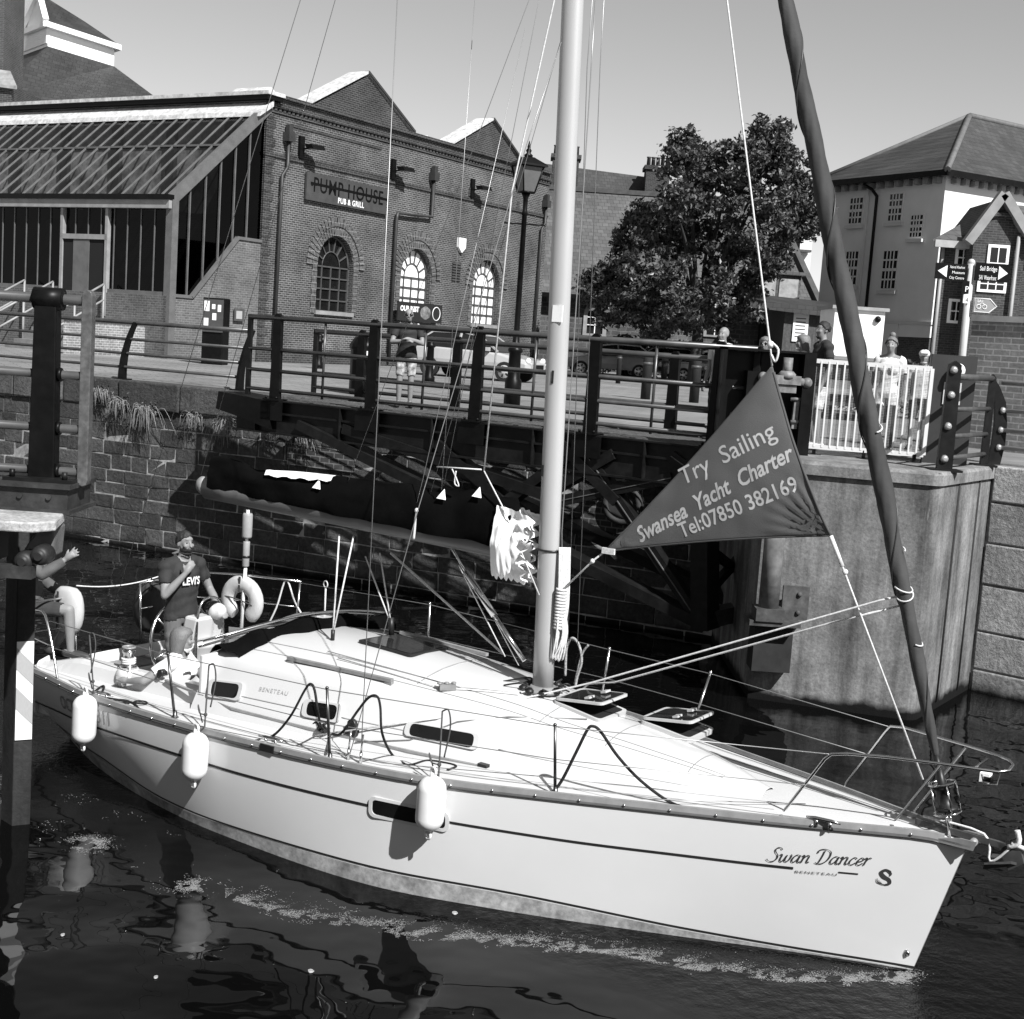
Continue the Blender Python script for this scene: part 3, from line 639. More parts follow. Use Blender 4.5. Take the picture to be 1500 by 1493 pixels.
for x, zt_, kk in ((.98, 7.75, 0), (9.6, 7.6, 1), (18.4, 7.6, 0)):
    mb = MB(); mb.box((x-.16, -.30, zt_-.3), (x+.16, -.02, zt_)); mb.box((x-.1, -.24, zt_), (x+.1, -.06, zt_+.25))
    if kk: mb.tube([(x, -.15, zt_-.3), (x, -.15, 5.9), (7.35, -.15, 5.8), (7.3, -.15, 5.6), (7.3, -.15, .2)], .07, 8)
    else: mb.tube([(x, -.15, zt_-.3), (x, -.15, 6.6), (x-.25, -.15, 6.3), (x-.3, -.15, .2)], .06, 8)
    pb(mb, 'drainpipe', mat('pipe_paint', .03, .5, .3) if 'pipe_paint' not in bpy.data.materials else bpy.data.materials['pipe_paint'])
a = p_at(674, 359); mb = MB(); mb.prism([(a.x-.26, -.12, a.z+.28), (a.x-.26, -.12, a.z-.1), (a.x, -.12, a.z-.32), (a.x+.26, -.12, a.z-.1), (a.x+.26, -.12, a.z+.28)], (0, .11, 0)); pb(mb, 'alarm_box', white_b)
a = p_at(668, 397); mb = MB(); 
for k in range(7): mb.box((a.x-.3, -.05, a.z-.4+.11*k), (a.x+.3, 0, a.z-.34+.11*k))
pb(mb, 'wall_vent', frame_m)
a, b_ = p_at(582, 441, -.35), p_at(645, 474, -.35); mb = MB(); mb.box((a.x, -.40, b_.z), (b_.x, -.35, a.z)); mn = pb(mb, 'menu_banner', mat('banner_black', .014, .6, .2))
mb = MB(); put = lambda txt, x, z, s: put_letters(mb, txt, (x, -.405, z), (1, 0, 0), (0, 0, 1), s, bold=.012)
put('OUR BEST', a.x+.15, a.z-.34, .27); put('MEALS', a.x+.15, a.z-1.12, .46); mb.torus((b_.x-.4, -.402, (a.z+b_.z)/2), (0, 1, 0), .26, .018, 20, 4)
pb(mb, 'banner_lettering', white_b, mn); mb = MB(); mb.sphere(((a.x+b_.x)/2+.35, -.39, (a.z+b_.z)/2), .42, 10, 6, (1, .05, .7)); pb(mb, 'food_picture', mat('food_print', .14, .6, .9, 5), mn)

# ---- glass lean-to on the pub's left flank
gA, gB_ = -4.1, 16.0
GH = thing('glass_extension', 'lean-to glass extension with sloping glazed roof on the left of the pub', 'conservatory', pO+eA*gA, math.atan2(eA.y, eA.x))
gm_ = MW[GH.name]
def gb(mb, name, m, parent=None, **kw): mb.v = [gm_ @ p for p in mb.v]; return mb.build(name, m, parent or GH, **kw)
D = -gA; EZ, RZ, SZ = 4.9, 8.45, 1.95
metal = mat('glazing_metal', .10, .45, .25, 3, spec=.5); metal_l = mat('pale_glazing_metal', .24, .5, .25, 3)
gl_roof = glassmat('roof_glass', .55, .05); gl_wall = glassmat('front_glass', .03, .008, glossy=.45)
nb = 27
# roof bars run from the eave (x=0) up to the ridge (x=D)
mb = MB()
for k in range(nb+1): y = gB_*k/nb; mb.bar((-.05, y, EZ+.03), (D, y, RZ+.02), .035, .06)
mb.bar((D*.55, 0, EZ+(RZ-EZ)*.55+.06), (D*.55, gB_, EZ+(RZ-EZ)*.55+.06), .07, .06)
rb = gb(mb, 'roof_bars', metal); mb = MB(); mb.add([(-.05, 0, EZ), (D, 0, RZ), (D, gB_, RZ), (-.05, gB_, EZ)], [(0, 1, 2, 3)]); gb(mb, 'roof_glass_sheet', gl_roof)
mb = MB(); mb.box((-.25, -.1, EZ-.28), (.0, gB_, EZ-.02)); gb(mb, 'eave_beam', metal_l); mb = MB(); mb.box((-.32, -.12, EZ-.02), (-.05, gB_, EZ+.14)); gb(mb, 'gutter', black)
mb = MB(); mb.prism([(D+.1, -.2, RZ), (D-.55, -.2, RZ-.42), (D-.50, -.2, RZ-.26), (D+.1, -.2, RZ+.2)], (0, gB_+.2, 0)); gb(mb, 'ridge_flashing', lead); mb = MB(); mb.box((D-.25, -.25, RZ+.2), (D+.5, gB_, RZ+.34)); gb(mb, 'ridge_cap', black)
mb = MB(); mb.box((D-.3, -.3, RZ+.34), (D+.55, gB_, RZ+.46)); gb(mb, 'ridge_coping', lead)
# front wall: brick base, mullions, door
fbk = brick('extension_brick', .075, .11, .16, .225, .075, .010, .35, .6, .4)
mb = MB(); mb.box((-.12, 0, -.2), (.15, gB_, SZ)); gb(mb, 'front_brick_base', fbk)
mb = MB(); mb.box((-.08, -.08, SZ), (.12, gB_, SZ+.12)); y = 0.1
while y < gB_: 
    mb.box((-.03, y, SZ), (.02, y+.035, EZ-.25)); y += .60
mb.box((-.12, -.14, -.2), (.14, .14, EZ))
gb(mb, 'front_mullions', metal)
mb = MB(); mb.add([(0, 0, SZ), (0, gB_, SZ), (0, gB_, EZ-.2), (0, 0, EZ-.2)], [(3, 2, 1, 0)]); gb(mb, 'front_glass_sheet', gl_wall)
mb = MB()
for y in (2.75, 4.85): mb.box((-.14, y-.06, 1.2), (.0, y+.06, EZ-.25))
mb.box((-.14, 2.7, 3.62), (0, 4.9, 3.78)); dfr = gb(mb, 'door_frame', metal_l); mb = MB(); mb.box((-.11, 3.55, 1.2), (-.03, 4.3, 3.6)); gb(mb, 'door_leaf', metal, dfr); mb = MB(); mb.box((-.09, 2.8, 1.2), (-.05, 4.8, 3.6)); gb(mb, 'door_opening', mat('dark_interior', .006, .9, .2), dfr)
# end wall in the plane of the pub front: raked glazing over raked brick
zr = lambda x: EZ+(RZ-EZ)*x/D
zs_ = lambda x: SZ if x < .95 else (SZ+(4.0-SZ)*(x-.95)/2.0 if x < 2.95 else 4.0)
mb = MB(); mb.prism([(0, 0, -.2), (D, 0, -.2), (D, 0, 4.0), (2.95, 0, 4.0), (.95, 0, SZ), (0, 0, SZ)], (0, .2, 0)); gb(mb, 'end_brick_base', fbk)
mb = MB(); xs = [0, .95, 2.95, D]; mb.add([(x, .08, zs_(x)) for x in xs]+[(D, .08, zr(D)), (0, .08, zr(0))], [(0, 1, 2, 3, 4, 5)]); gb(mb, 'end_glass_sheet', gl_wall)
mb = MB()
for x in (.12, .78, 1.45, 2.1, 2.75, 3.4): mb.box((x-.022, .02, zs_(x)), (x+.022, .09, zr(x)))
mb.bar((-.1, .02, EZ-.05), (D+.05, .02, RZ-.05), .18, .34, (0, 0, 1)); mb.bar((.95, .0, SZ+.03), (2.95, .0, 4.03), .14, .1); mb.box((-.05, -.05, SZ-.02), (1.0, .12, SZ+.08)); mb.box((2.9, -.05, 3.98), (D, .12, 4.08))
gb(mb, 'end_mullions', metal)
mb = MB(); mb.box((D-.12, .1, 4.9), (D-.04, gB_, 8.2)); gb(mb, 'interior_wall', mat('mottled_plaster', .34, .9, .85, 1.3, fine=6))
mb = MB()
for k in range(6): mb.box((D-.3, 1.2+2.7*k, 1), (D-.13, 1.6+2.7*k, 8.2))
gb(mb, 'interior_post', bpy.data.materials['dim_floor'] if 'dim_floor' in bpy.data.materials else mat('dim_post', .03, .8, .3))
mb = MB(); mb.box((.2, .3, .9), (D, gB_, 1.0)); gb(mb, 'interior_floor', mat('dim_floor', .02, .8, .3))
mb = MB(); random.seed(4)
for k in range(14):
    y = .8+1.1*k; mb.box((D-.02, y, 1), (D+.0, y+.5, 7.8)) if k % 3 == 0 else None
    mb.bar((.1, y, 4.6), (D, y, 4.6+.05), .05, .1)
gb(mb, 'interior_beams', bpy.data.materials['dim_floor'])
# steps and ramp rail by the entrance
SP = thing('entrance_steps', 'brick entrance steps with thin handrails below the glass doors', 'steps', pO+eA*(gA-2)+eB*4)
mb = MB()
for k in range(6): mb.obox(pO+eA*(gA-.1-.34*(6-k))+eB*2.6+Vector((0, 0, -.1)), eA*.34, eB*2.4, (0, 0, .2+.2*k))
mb.build('step', mat('step_stone', .17, .9, .3, 3), SP)
mb = MB()
for yy in (2.6, 5.0, 6.4):
    for hh in (.5, 1.0): mb.tube([pO+eA*(gA-2.6)+eB*yy+Vector((0, 0, hh)), pO+eA*(gA-.3)+eB*yy+Vector((0, 0, 1.2+hh))], .035, 6)
    for q in (0, .5, 1): mb.tube([pO+eA*(gA-2.6+2.3*q)+eB*yy+Vector((0, 0, 0)), pO+eA*(gA-2.6+2.3*q)+eB*yy+Vector((0, 0, 1.2*q+1.0))], .035, 6)
mb.build('step_handrail', metal_l, SP)
PW = thing('planter_wall', 'low weathered brick planter wall with upright coping before the extension', 'wall', atz(140, 520, QZ))
a, b_ = atz(92, 518, QZ), atz(213, 523, QZ); mb = MB(); mb.obox(a, b_-a, eA*.4, (0, 0, .95)); mb.build('planter_brick', brick('pale_brick', .12, .18, .3, .225, .075, .012, .4, 1, .4, pale=.45), PW); mb = MB(); d_b = (b_-a)/34
for k in range(34): mb.obox(a+d_b*k+Vector((0, 0, .95)), d_b*.8, eA*.4, (0, 0, .14))
mb.build('brick_coping', pbrick2, PW)

# ---- foliage
leafm = None
def leafmat(name, v, var=.6):
    m, t, p = _nodes(name); oi = t.nodes.new('ShaderNodeNewGeometry'); v0 = ramp(t, oi.outputs['Random Per Island'], [(0, v*(1-var)), (1, v*(1+var))])
    t.links.new(v0, p.inputs['Base Color']); p.inputs['Roughness'].default_value = .45; p.inputs['Specular IOR Level'].default_value = .5
    tr = t.nodes.new('ShaderNodeBsdfTranslucent'); t.links.new(v0, tr.inputs[0]); mx = t.nodes.new('ShaderNodeMixShader'); mx.inputs[0].default_value = .18
    out = [n for n in t.nodes if n.type == 'OUTPUT_MATERIAL'][0]; t.links.new(p.outputs[0], mx.inputs[1]); t.links.new(tr.outputs[0], mx.inputs[2]); t.links.new(mx.outputs[0], out.inputs[0]); return m
leaf_dark = leafmat('dark_leaf', .058, .8); leaf_hedge = leafmat('hedge_leaf', .035); leaf_pale = leafmat('dry_grass', .28, .5)
def leaf(mb, c, size, up=.35):
    a = Vector((random.gauss(0, 1), random.gauss(0, 1), random.gauss(0, 1)+up)).normalized(); u = a.orthogonal().normalized(); u.rotate(Matrix.Rotation(random.random()*6.28, 3, a)); v = a.cross(u)
    L = size*random.uniform(.7, 1.3); w_ = L*random.uniform(.4, .6)
    mb.add([c-u*L*.5, c+v*w_*.5+a*L*.08, c+u*L*.5, c-v*w_*.5+a*L*.08], [(0, 1, 2, 3)])
# broad tree: clumps at measured places of the crown
TB = Vector((7.3, 58, QZ))
TR = thing('leafy_tree', 'broad dark leafy tree standing between the pub and the slate roofed building', 'tree', TB)
random.seed(21)
clumps = []
for px, py, rpx in [(1000, 215, 26), (1030, 225, 30), (1075, 225, 36), (1120, 205, 28), (1150, 225, 34), (1165, 265, 34), (1180, 300, 28), (1120, 260, 48), (1060, 270, 48), (1010, 275, 34), (985, 300, 36), (945, 310, 30), (1040, 325, 55), (1105, 325, 55), (1160, 330, 34), (975, 345, 44), (925, 350, 36), (905, 385, 34), (955, 395, 48), (1020, 390, 55), (1080, 390, 48), (1125, 380, 36), (880, 410, 26), (870, 430, 18), (920, 430, 40), (985, 440, 44), (1045, 440, 40), (1090, 440, 28), (900, 460, 26), (950, 470, 26), (1010, 470, 24), (1060, 465, 20), (1140, 240, 30), (1100, 215, 22), (1185, 330, 16), (1195, 305, 12)]:
    for q in range(2):
        dep = TB.y+random.uniform(-1, 1)*min(4.2, 4.6-abs(px-1030)/60.0); c_ = aty(px+random.uniform(-6, 6), py+random.uniform(-6, 6), dep); clumps.append((c_, rpx/FPX*58*random.uniform(.75, 1.05)))
mb = MB()
for c_, r_ in clumps:
    for s in range(int(3+r_*9)):
        d0 = Vector((random.gauss(0, 1), random.gauss(0, 1), random.gauss(0, 1))).normalized(); sc = c_+d0*r_*random.uniform(.45, 1.05)
        sr_ = random.uniform(.16, .36)
        for k in range(int(86*sr_/.25)):
            e_ = Vector((random.gauss(0, 1), random.gauss(0, 1), random.gauss(0, .75)))*sr_*.62; leaf(mb, sc+e_, .23, .5)
mb.build('crown', leaf_dark, TR)
mb = MB(); barkm = mat('bark', .03, .9, .5, 5, .6, 20, stretch=(1, 1, .3)); top = TB+Vector((0, 0, 3.0)); mb.tube(spline([TB, TB+Vector((.05, 0, 1.4)), top]), [.30]*3+[.26]*10, 10) if False else mb.tube([TB, TB+Vector((.04, 0, 1.5)), top], [.32, .26, .22], 10)
tk = mb.build('trunk', barkm, TR)
for c_, r_ in clumps[::5]:
    mb = MB(); mid = top.lerp(c_, .5)+Vector((0, 0, .3)); mb.tube(spline([top-Vector((0, 0, .6)), mid, c_], 4), [.13-.013*k for k in range(9)], 6); mb.build('limb', barkm, tk)
# hedges and shrubs
def hedge(name, label, P, Q, w_, hgt, n, cat='hedge', size=.14, group=None):
    t_ = thing(name, label, cat, P, 0, group); d_h = Q-P; s_ = Vector((-d_h.y, d_h.x, 0)).normalized(); mb = MB(); L = d_h.length
    for k in range(n):
        u = random.random(); bumpy = .78+.22*noise.noise(Vector((u*L*.9, 3.1, P.x)))+.08*noise.noise(Vector((u*L*3, 1, P.y)))
        v = random.uniform(-1, 1); zz = math.sqrt(random.random()); rr = (1-.35*zz**3)
        leaf(mb, P+d_h*u+s_*v*w_/2*rr+Vector((0, 0, zz*hgt*bumpy)), size)
    mb.build('foliage', leaf_hedge, t_); mb = MB()
    for k in range(max(2, int(L/1.2))): q = P+d_h*(k+.5)/max(2, int(L/1.2)); mb.tube([q, q+Vector((.05, 0, hgt*.6))], .04, 5)
    mb.build('stems', barkm, t_); return t_
random.seed(31)
hedge('clipped_hedge', 'long dark clipped hedge in front of the stone building under the tree', aty(868, 540, 63)*1, aty(1135, 548, 63)*1, 1.4, 1.6, 6500) if False else None
def gnd(px, d): p = aty(px, 500, d); return Vector((p.x, d, QZ))
hedge('clipped_hedge', 'long dark clipped hedge under the tree behind the parked cars', gnd(868, 66), gnd(1135, 64), 1.6, 2.25, 7000, size=.2)
hedge('garden_hedge', 'dark hedge behind the woman and the child beside the white building', gnd(1225, 37), gnd(1420, 34), 1.3, 1.75, 5000, size=.13)
hedge('planter_shrub', 'dark rounded shrub in the brick planter by the glass extension', atz(138, 512, QZ)+Vector((0, .3, .75)), atz(182, 514, QZ)+Vector((0, .3, .75)), 1.0, .85, 1600, 'shrub', .13)
# ---- stone building with a steep slate roof behind the tree
SB0 = Vector((2.2, 72, QZ))
SBD = thing('stone_building', 'stone building with a steep slate roof and small arched windows behind the tree', 'building', SB0)
bz_ = lambda px, py, d: aty(px, py, d)
ez = aty(1000, 440, 72).z; rz_ = aty(960, 287, 77.5).z
xl, xr = aty(765, 450, 72).x, aty(1200, 450, 72).x; xr2 = aty(1128, 330, 77).x
rub = brick('rubble_stone', .05, .085, .13, .5, .25, .02, .5, .8, .6, warp=.12)
mb = MB(); mb.box((xl, 72.3, QZ-.2), (xr-.6, 82, ez+.1)); mb.build('rubble_wall', rub, SBD)
def slatemat(name, a, b_):
    m, t, p = _nodes(name); c = t.nodes.new('ShaderNodeTexCoord'); s = t.nodes.new('ShaderNodeSeparateXYZ'); t.links.new(c.outputs['Object'], s.inputs[0]); n = t.nodes.new('ShaderNodeCombineXYZ')
    t.links.new(math_(t, 'ADD', s.outputs[0], math_(t, 'MULTIPLY', s.outputs[1], .2)), n.inputs[0]); t.links.new(math_(t, 'MULTIPLY', s.outputs[2], 1.2), n.inputs[1])
    br = t.nodes.new('ShaderNodeTexBrick'); t.links.new(n.outputs[0], br.inputs['Vector']); br.inputs['Scale'].default_value = 1; br.inputs['Brick Width'].default_value = .34; br.inputs['Row Height'].default_value = .24; br.inputs['Mortar Size'].default_value = .012
    br.inputs['Color1'].default_value = g(a); br.inputs['Color2'].default_value = g(b_); br.inputs['Mortar'].default_value = g(a*.5)
    cc = mix(t, br.outputs['Color'], ramp(t, tnoise(t, c.outputs['Object'], .5, 6, .7), [(.3, .65), (.7, 1.35)]), .9, 'MULTIPLY'); t.links.new(cc, p.inputs['Base Color']); p.inputs['Roughness'].default_value = .55
    bump(t, p, math_(t, 'SUBTRACT', 1, br.outputs['Fac']), .4, .02); return m
slt = slatemat('grey_slate', .055, .085); sltd = slatemat('dark_slate', .025, .04)
mb = MB(); mb.prism([(xl, 71.6, ez-.15), (xr, 71.6, ez-.15), (xr2, 77.5, rz_), (xl, 77.5, rz_)], (0, .25, .12)); rf1 = mb.build('slate_roof', slt, SBD)
mb = MB(); mb.prism([(xl, 77.6, rz_), (xr2, 77.6, rz_), (xr2+1.4, 83, ez), (xl, 83, ez)], (0, .2, .1)); mb.build('slate_roof', slt, SBD)
mb = MB(); mb.bar((xr+.1, 71.5, ez-.1), (xr2+.1, 77.5, rz_+.1), .35, .3); mb.bar((xl, 77.5, rz_+.08), (xr2, 77.5, rz_+.08), .3, .25); mb.build('roof_verge', mat('verge_stone', .05, .8, .4), rf1)
mb = MB(); mb.box((xl, 71.5, ez-.3), (xr, 71.75, ez-.08)); mb.build('gutter', black, rf1)
hz2 = aty(900, 250, 88).z; mb = MB(); a, b_ = aty(805, 250, 88).x, aty(962, 262, 88).x; mb.prism([(a-3, 84, rz_-2), (b_+.5, 84, rz_-2.2), (b_, 88, hz2-.3), (a-3, 88, hz2+.3)], (0, .3, 0)); mb.build('rear_slate_roof', sltd, SBD)
for px0, px1, pyt, pyb, d in ((945, 983, 232, 275, 86), (806, 850, 215, 290, 84)):
    p, q = aty(px0, pyb, d), aty(px1, pyt, d); mb = MB(); mb.box((p.x, d, p.z-2), (q.x, d+1.6, q.z-.55)); mb.box((p.x-.12, d-.12, q.z-.75), (q.x+.12, d+1.7, q.z-.5)); ch = mb.build('chimney', pbrick2, rf1)
    mb = MB()
    for k in range(5): x = p.x+.15+(q.x-p.x-.3)*k/4; mb.lathe([(.13, 0), (.11, .5), (.14, .52), (.14, .58)], (x, d+.6, q.z-.5), n=8)
    mb.build('chimney_pots', mat('pot_clay', .05, .8, .3) if 'pot_clay' not in bpy.data.materials else bpy.data.materials['pot_clay'], SBD)
for px, py in ((872, 468), (958, 470), (1048, 470)):
    p = aty(px, py, 72.25); mb = MB(); o = arch(p.x, .62, p.z-.85, p.z+.25, 10); i_ = arch(p.x, .42, p.z-.75, p.z+.2, 10)
    mb.loft([[Vector((a, 72.28, b_)) for a, b_ in o], [Vector((a, 72.2, b_)) for a, b_ in o], [Vector((a, 72.2, b_)) for a, b_ in i_], [Vector((a, 72.29, b_)) for a, b_ in i_]], False, False, False)
    wn = mb.build('arched_window', mat('pale_surround', .22, .8, .3) if 'pale_surround' not in bpy.data.materials else bpy.data.materials['pale_surround'], SBD)
    mb = MB(); mb.add([Vector((a, 72.285, b_)) for a, b_ in i_], [list(range(len(i_)))]); mb.build('pane', black_glass_ if False else mat('dull_pane', .01, .1, .2) if 'dull_pane' not in bpy.data.materials else bpy.data.materials['dull_pane'], wn)
    mb = MB(); mb.box((p.x-.025, 72.2, p.z-.75), (p.x+.025, 72.26, p.z+.6))
    for k in (-.3, .1): mb.box((p.x-.42, 72.2, p.z+k-.02), (p.x+.42, 72.26, p.z+k+.02))
    mb.build('glazing_bars', white_b, wn)
p = aty(1140, 424, 71); mb = MB(); mb.box((p.x-1.25, 70.9, p.z-.75), (p.x+1.1, 73.5, p.z+.75)); mb.box((p.x-1.4, 70.7, p.z+.75), (p.x+1.3, 74, p.z+.92)); dm = mb.build('dormer', slt, rf1)
for sx in (-.65, .5):
    mb = MB(); mb.box((p.x+sx-.48, 70.84, p.z-.5), (p.x+sx+.48, 70.9, p.z+.55)); mb.build('dormer_window', mat('window_grey', .30, .3, .3, 4) if 'window_grey' not in bpy.data.materials else bpy.data.materials['window_grey'], SBD)
mb = MB(); mb.prism([(p.x-1.9, 70.3, p.z-1.05), (p.x+1.3, 70.3, p.z-1.1), (p.x+1.2, 71.5, p.z-.72), (p.x-1.5, 71.5, p.z-.72)], (0, 0, .08)); mb.build('white_flashing', white_b, rf1)
p0, p1 = aty(1110, 505, 72.1), aty(1147, 455, 72.1); mb = MB(); mb.box((p0.x, 72.05, QZ), (p1.x, 72.3, p1.z)); bd_ = mb.build('barn_door', mat('barn_paint', .014, .6, .3), SBD); mb = MB()
for k in range(5): x = p0.x+(p1.x-p0.x)*k/4; mb.box((x-.03, 71.98, QZ), (x+.03, 72.05, p1.z))
mb.build('door_ribs', black, bd_)
# wooden hut and white screen
HT0 = gnd(1146, 58); HT1 = gnd(1198, 58)
HT = thing('timber_hut', 'timber clad hut with a white notice beside the barn door', 'hut', HT0)
zt_ = aty(1170, 452, 58).z; mb = MB(); mb.box((HT0.x, 58, QZ-.1), (HT1.x+1.2, 62, zt_)); mb.build('timber_wall', mat('grey_boards', .06, .8, .5, 2, stretch=(9, 9, .4), fine=10), HT)
mb = MB(); mb.prism([(HT0.x-3.5, 57.6, zt_), (HT1.x+1.6, 57.6, zt_-.35), (HT1.x+1.6, 57.6, zt_+.0), (HT0.x-3.5, 57.6, zt_+.3)], (0, 4.5, .5)); mb.build('hut_roof', sltd, HT)
mb = MB(); p = aty(1173, 478, 57.9); mb.box((p.x-.32, 57.93, p.z-.65), (p.x+.32, 57.98, p.z+.6)); nt_ = mb.build('notice', white_b, HT); mb = MB()
for k in range(6): mb.box((p.x-.22, 57.92, p.z-.45+.15*k), (p.x+.2, 57.93, p.z-.41+.15*k))
mb.build('notice_text', frame_m, nt_)
WS_ = thing('white_screen_wall', 'white rendered low box building with a flat roof beside the garden hedge', 'building', gnd(1222, 41))
a, b_ = aty(1220, 490, 41), aty(1297, 457, 41); mb = MB(); mb.box((a.x, 41, QZ-.1), (b_.x, 43, b_.z)); mb.build('rendered_wall', white_b, WS_); mb = MB(); mb.box((a.x-.1, 40.9, b_.z), (b_.x+.1, 43.1, b_.z+.10)); mb.build('flat_roof', mat('roof_edge', .25, .7, .3), WS_)
mb = MB(); mb.sphere(aty(1286, 468, 40.95), .10, 8, 5); mb.build('wall_lamp', black, WS_)
# ---- white rendered block at the right
wc0 = aty(1387, 252, 58.0); w0 = Vector((wc0.x, wc0.y, QZ)); dl, dr = Vector((-.5, .866, 0)), Vector((.866, .5, 0)); wez = wc0.z
WB_ = thing('white_apartment_block', 'tall white rendered block with sash windows and a hipped slate roof', 'building', w0, R(30))
winv = MW[WB_.name].inverted()
def wl_at(px, py): return winv @ atp(px, py, w0, Vector((-.866, -.5, 0)))      # on the left face: local x=0, y along
def wr_at(px, py): return winv @ atp(px, py, w0, Vector((.5, -.866, 0)))
def wb(mb, name, m, parent=None, **kw): mb.v = [MW[WB_.name] @ p for p in mb.v]; return mb.build(name, m, parent or WB_, **kw)
eh = wez-QZ; LY = wl_at(1212, 300).y
rend = mat('white_render', .60, .85, .08, .8, .2, 30); rend_d = mat('stained_render', .50, .85, .12, .8, .2, 30)
mb = MB(); mb.box((0, 0, 2.6), (16, LY, eh)); wbw = wb(mb, 'rendered_wall', rend)
zb_ = wl_at(1300, 470).z; mb = MB(); mb.box((-.06, -.06, zb_-.12), (16.05, LY+.05, zb_)); wb(mb, 'band_course', rend_d)
mb = MB(); mb.box((.04, .04, -.2), (15.9, LY-.1, zb_-.1)); wb(mb, 'ground_storey', brick('dark_base_brick', .045, .07, .1, .225, .075, .01, .4, .5, .3))
a, b_ = wl_at(1233, 520), wl_at(1312, 520); mb = MB(); mb.box((-.03, b_.y, -.2), (.3, a.y, zb_-.1)); wb(mb, 'ground_render', rend)
rp = wl_at(1420, 172) ; mb = MB(); ov = .55; rh = 4.9
E1 = [(-ov, -ov, eh), (16+ov, -ov, eh), (16+ov, LY+ov, eh), (-ov, LY+ov, eh)]; rdg = [(8, LY*.42, eh+rh), (12, LY*.42, eh+rh)]
ap = winv @ aty(1420, 170, 63.0); rdg = [(ap.x, ap.y, ap.z), (ap.x+7, ap.y+.4, ap.z)]
mb.add(E1+rdg, [(0, 1, 5, 4), (1, 2, 5), (2, 3, 4, 5), (3, 0, 4)]); rf2 = wb(mb, 'slate_roof', slatemat('house_slate', .032, .05))
mb = MB(); mb.tube([E1[0], rdg[0]], .14, 6); mb.tube([E1[3], rdg[0]], .12, 6); mb.tube([rdg[0], rdg[1]], .14, 6); wb(mb, 'hip_tiles', mat('hip_tile', .10, .7, .3), rf2)
mb = MB(); mb.box((-ov, -ov, eh-.22), (-ov+.12, LY+ov, eh+.02)); mb.box((-ov, -ov, eh-.22), (16, -ov+.12, eh+.02)); wb(mb, 'gutter', black, rf2)
mb = MB(); y = .2
while y < LY: mb.box((-.3, y, eh-.45), (0, y+.22, eh-.2)); y += .55
x = .3
while x < 12: mb.box((x, -.3, eh-.45), (x+.22, 0, eh-.2)); x += .55
wb(mb, 'eave_brackets', mat('bracket_grey', .22, .8, .2))
def sash(px0, py0, px1, py1):
    a, b_ = wl_at(px0, py0), wl_at(px1, py1); ya, yb_ = sorted((a.y, b_.y)); za, zb = sorted((a.z, b_.z))
    mb = MB(); mb.box((-.05, ya-.06, za-.06), (.05, yb_+.06, zb+.06)); wn = wb(mb, 'sash_window', rend)
    mb = MB(); mb.box((-.03, ya-.15, za-.2), (-.14, yb_+.15, za-.06)) if False else mb.box((-.16, ya-.15, za-.2), (.0, yb_+.15, za-.06)); wb(mb, 'window_sill', rend_d, wn)
    mb = MB(); mb.box((-.058, ya, za), (-.052, yb_, zb)); wb(mb, 'pane', bpy.data.materials['dull_pane'], wn)
    mb = MB()
    for k in range(1, 4): y = ya+(yb_-ya)*k/4; mb.box((-.075, y-.03, za), (-.06, y+.03, zb))
    for k in (0, 1, 2, 3, 4): z = za+(zb-za)*k/4; w_ = .06 if k == 2 else .035; mb.box((-.075, ya, z-w_), (-.06, yb_, z+w_))
    wb(mb, 'glazing_bars', rend, wn)
for q in ((1248, 290, 1262, 328), (1306, 284, 1320, 324), (1337, 315, 1350, 348), (1242, 368, 1254, 418), (1297, 367, 1311, 424)): sash(*q)
mb = MB(); p = wl_at(1291, 262); q = wl_at(1284, 455); mb.tube([(-.45, p.y+.6, eh-.3), (-.3, p.y+.2, eh-.5), (-.16, p.y, eh-.8), (-.16, p.y, zb_)], .075, 7); wb(mb, 'downpipe', black)
mb = MB(); p = wl_at(1271, 330); mb.tube([(-.1, p.y, eh-.5), (-.1, p.y, zb_-2)], .05, 6); wb(mb, 'vent_pipe', rend_d)
# small white block seen past the tree
SW_ = thing('distant_white_house', 'small bright white house gable seen between the tree and the rolled sail', 'house', gnd(1170, 95))
a, b_ = aty(1160, 400, 95), aty(1193, 322, 95); mb = MB(); mb.box((a.x, 95, QZ), (b_.x, 101, b_.z)); mb.build('rendered_wall', rend, SW_); mb = MB(); mb.box((a.x-.1, 94.8, b_.z), (b_.x+.3, 101, b_.z+.25)); mb.build('roof_edge', sltd, SW_); p = aty(1164, 352, 94.9); mb = MB(); mb.box((p.x-.6, 94.88, p.z-.8), (p.x+.4, 94.95, p.z+.7)); mb.build('window', bpy.data.materials['dull_pane'], SW_)
p = aty(1172, 366, 94.6); mb = MB(); mb.box((p.x-1, 94.2, p.z-.15), (p.x+.7, 94.9, p.z)); mb.build('canopy', frame_m, SW_)
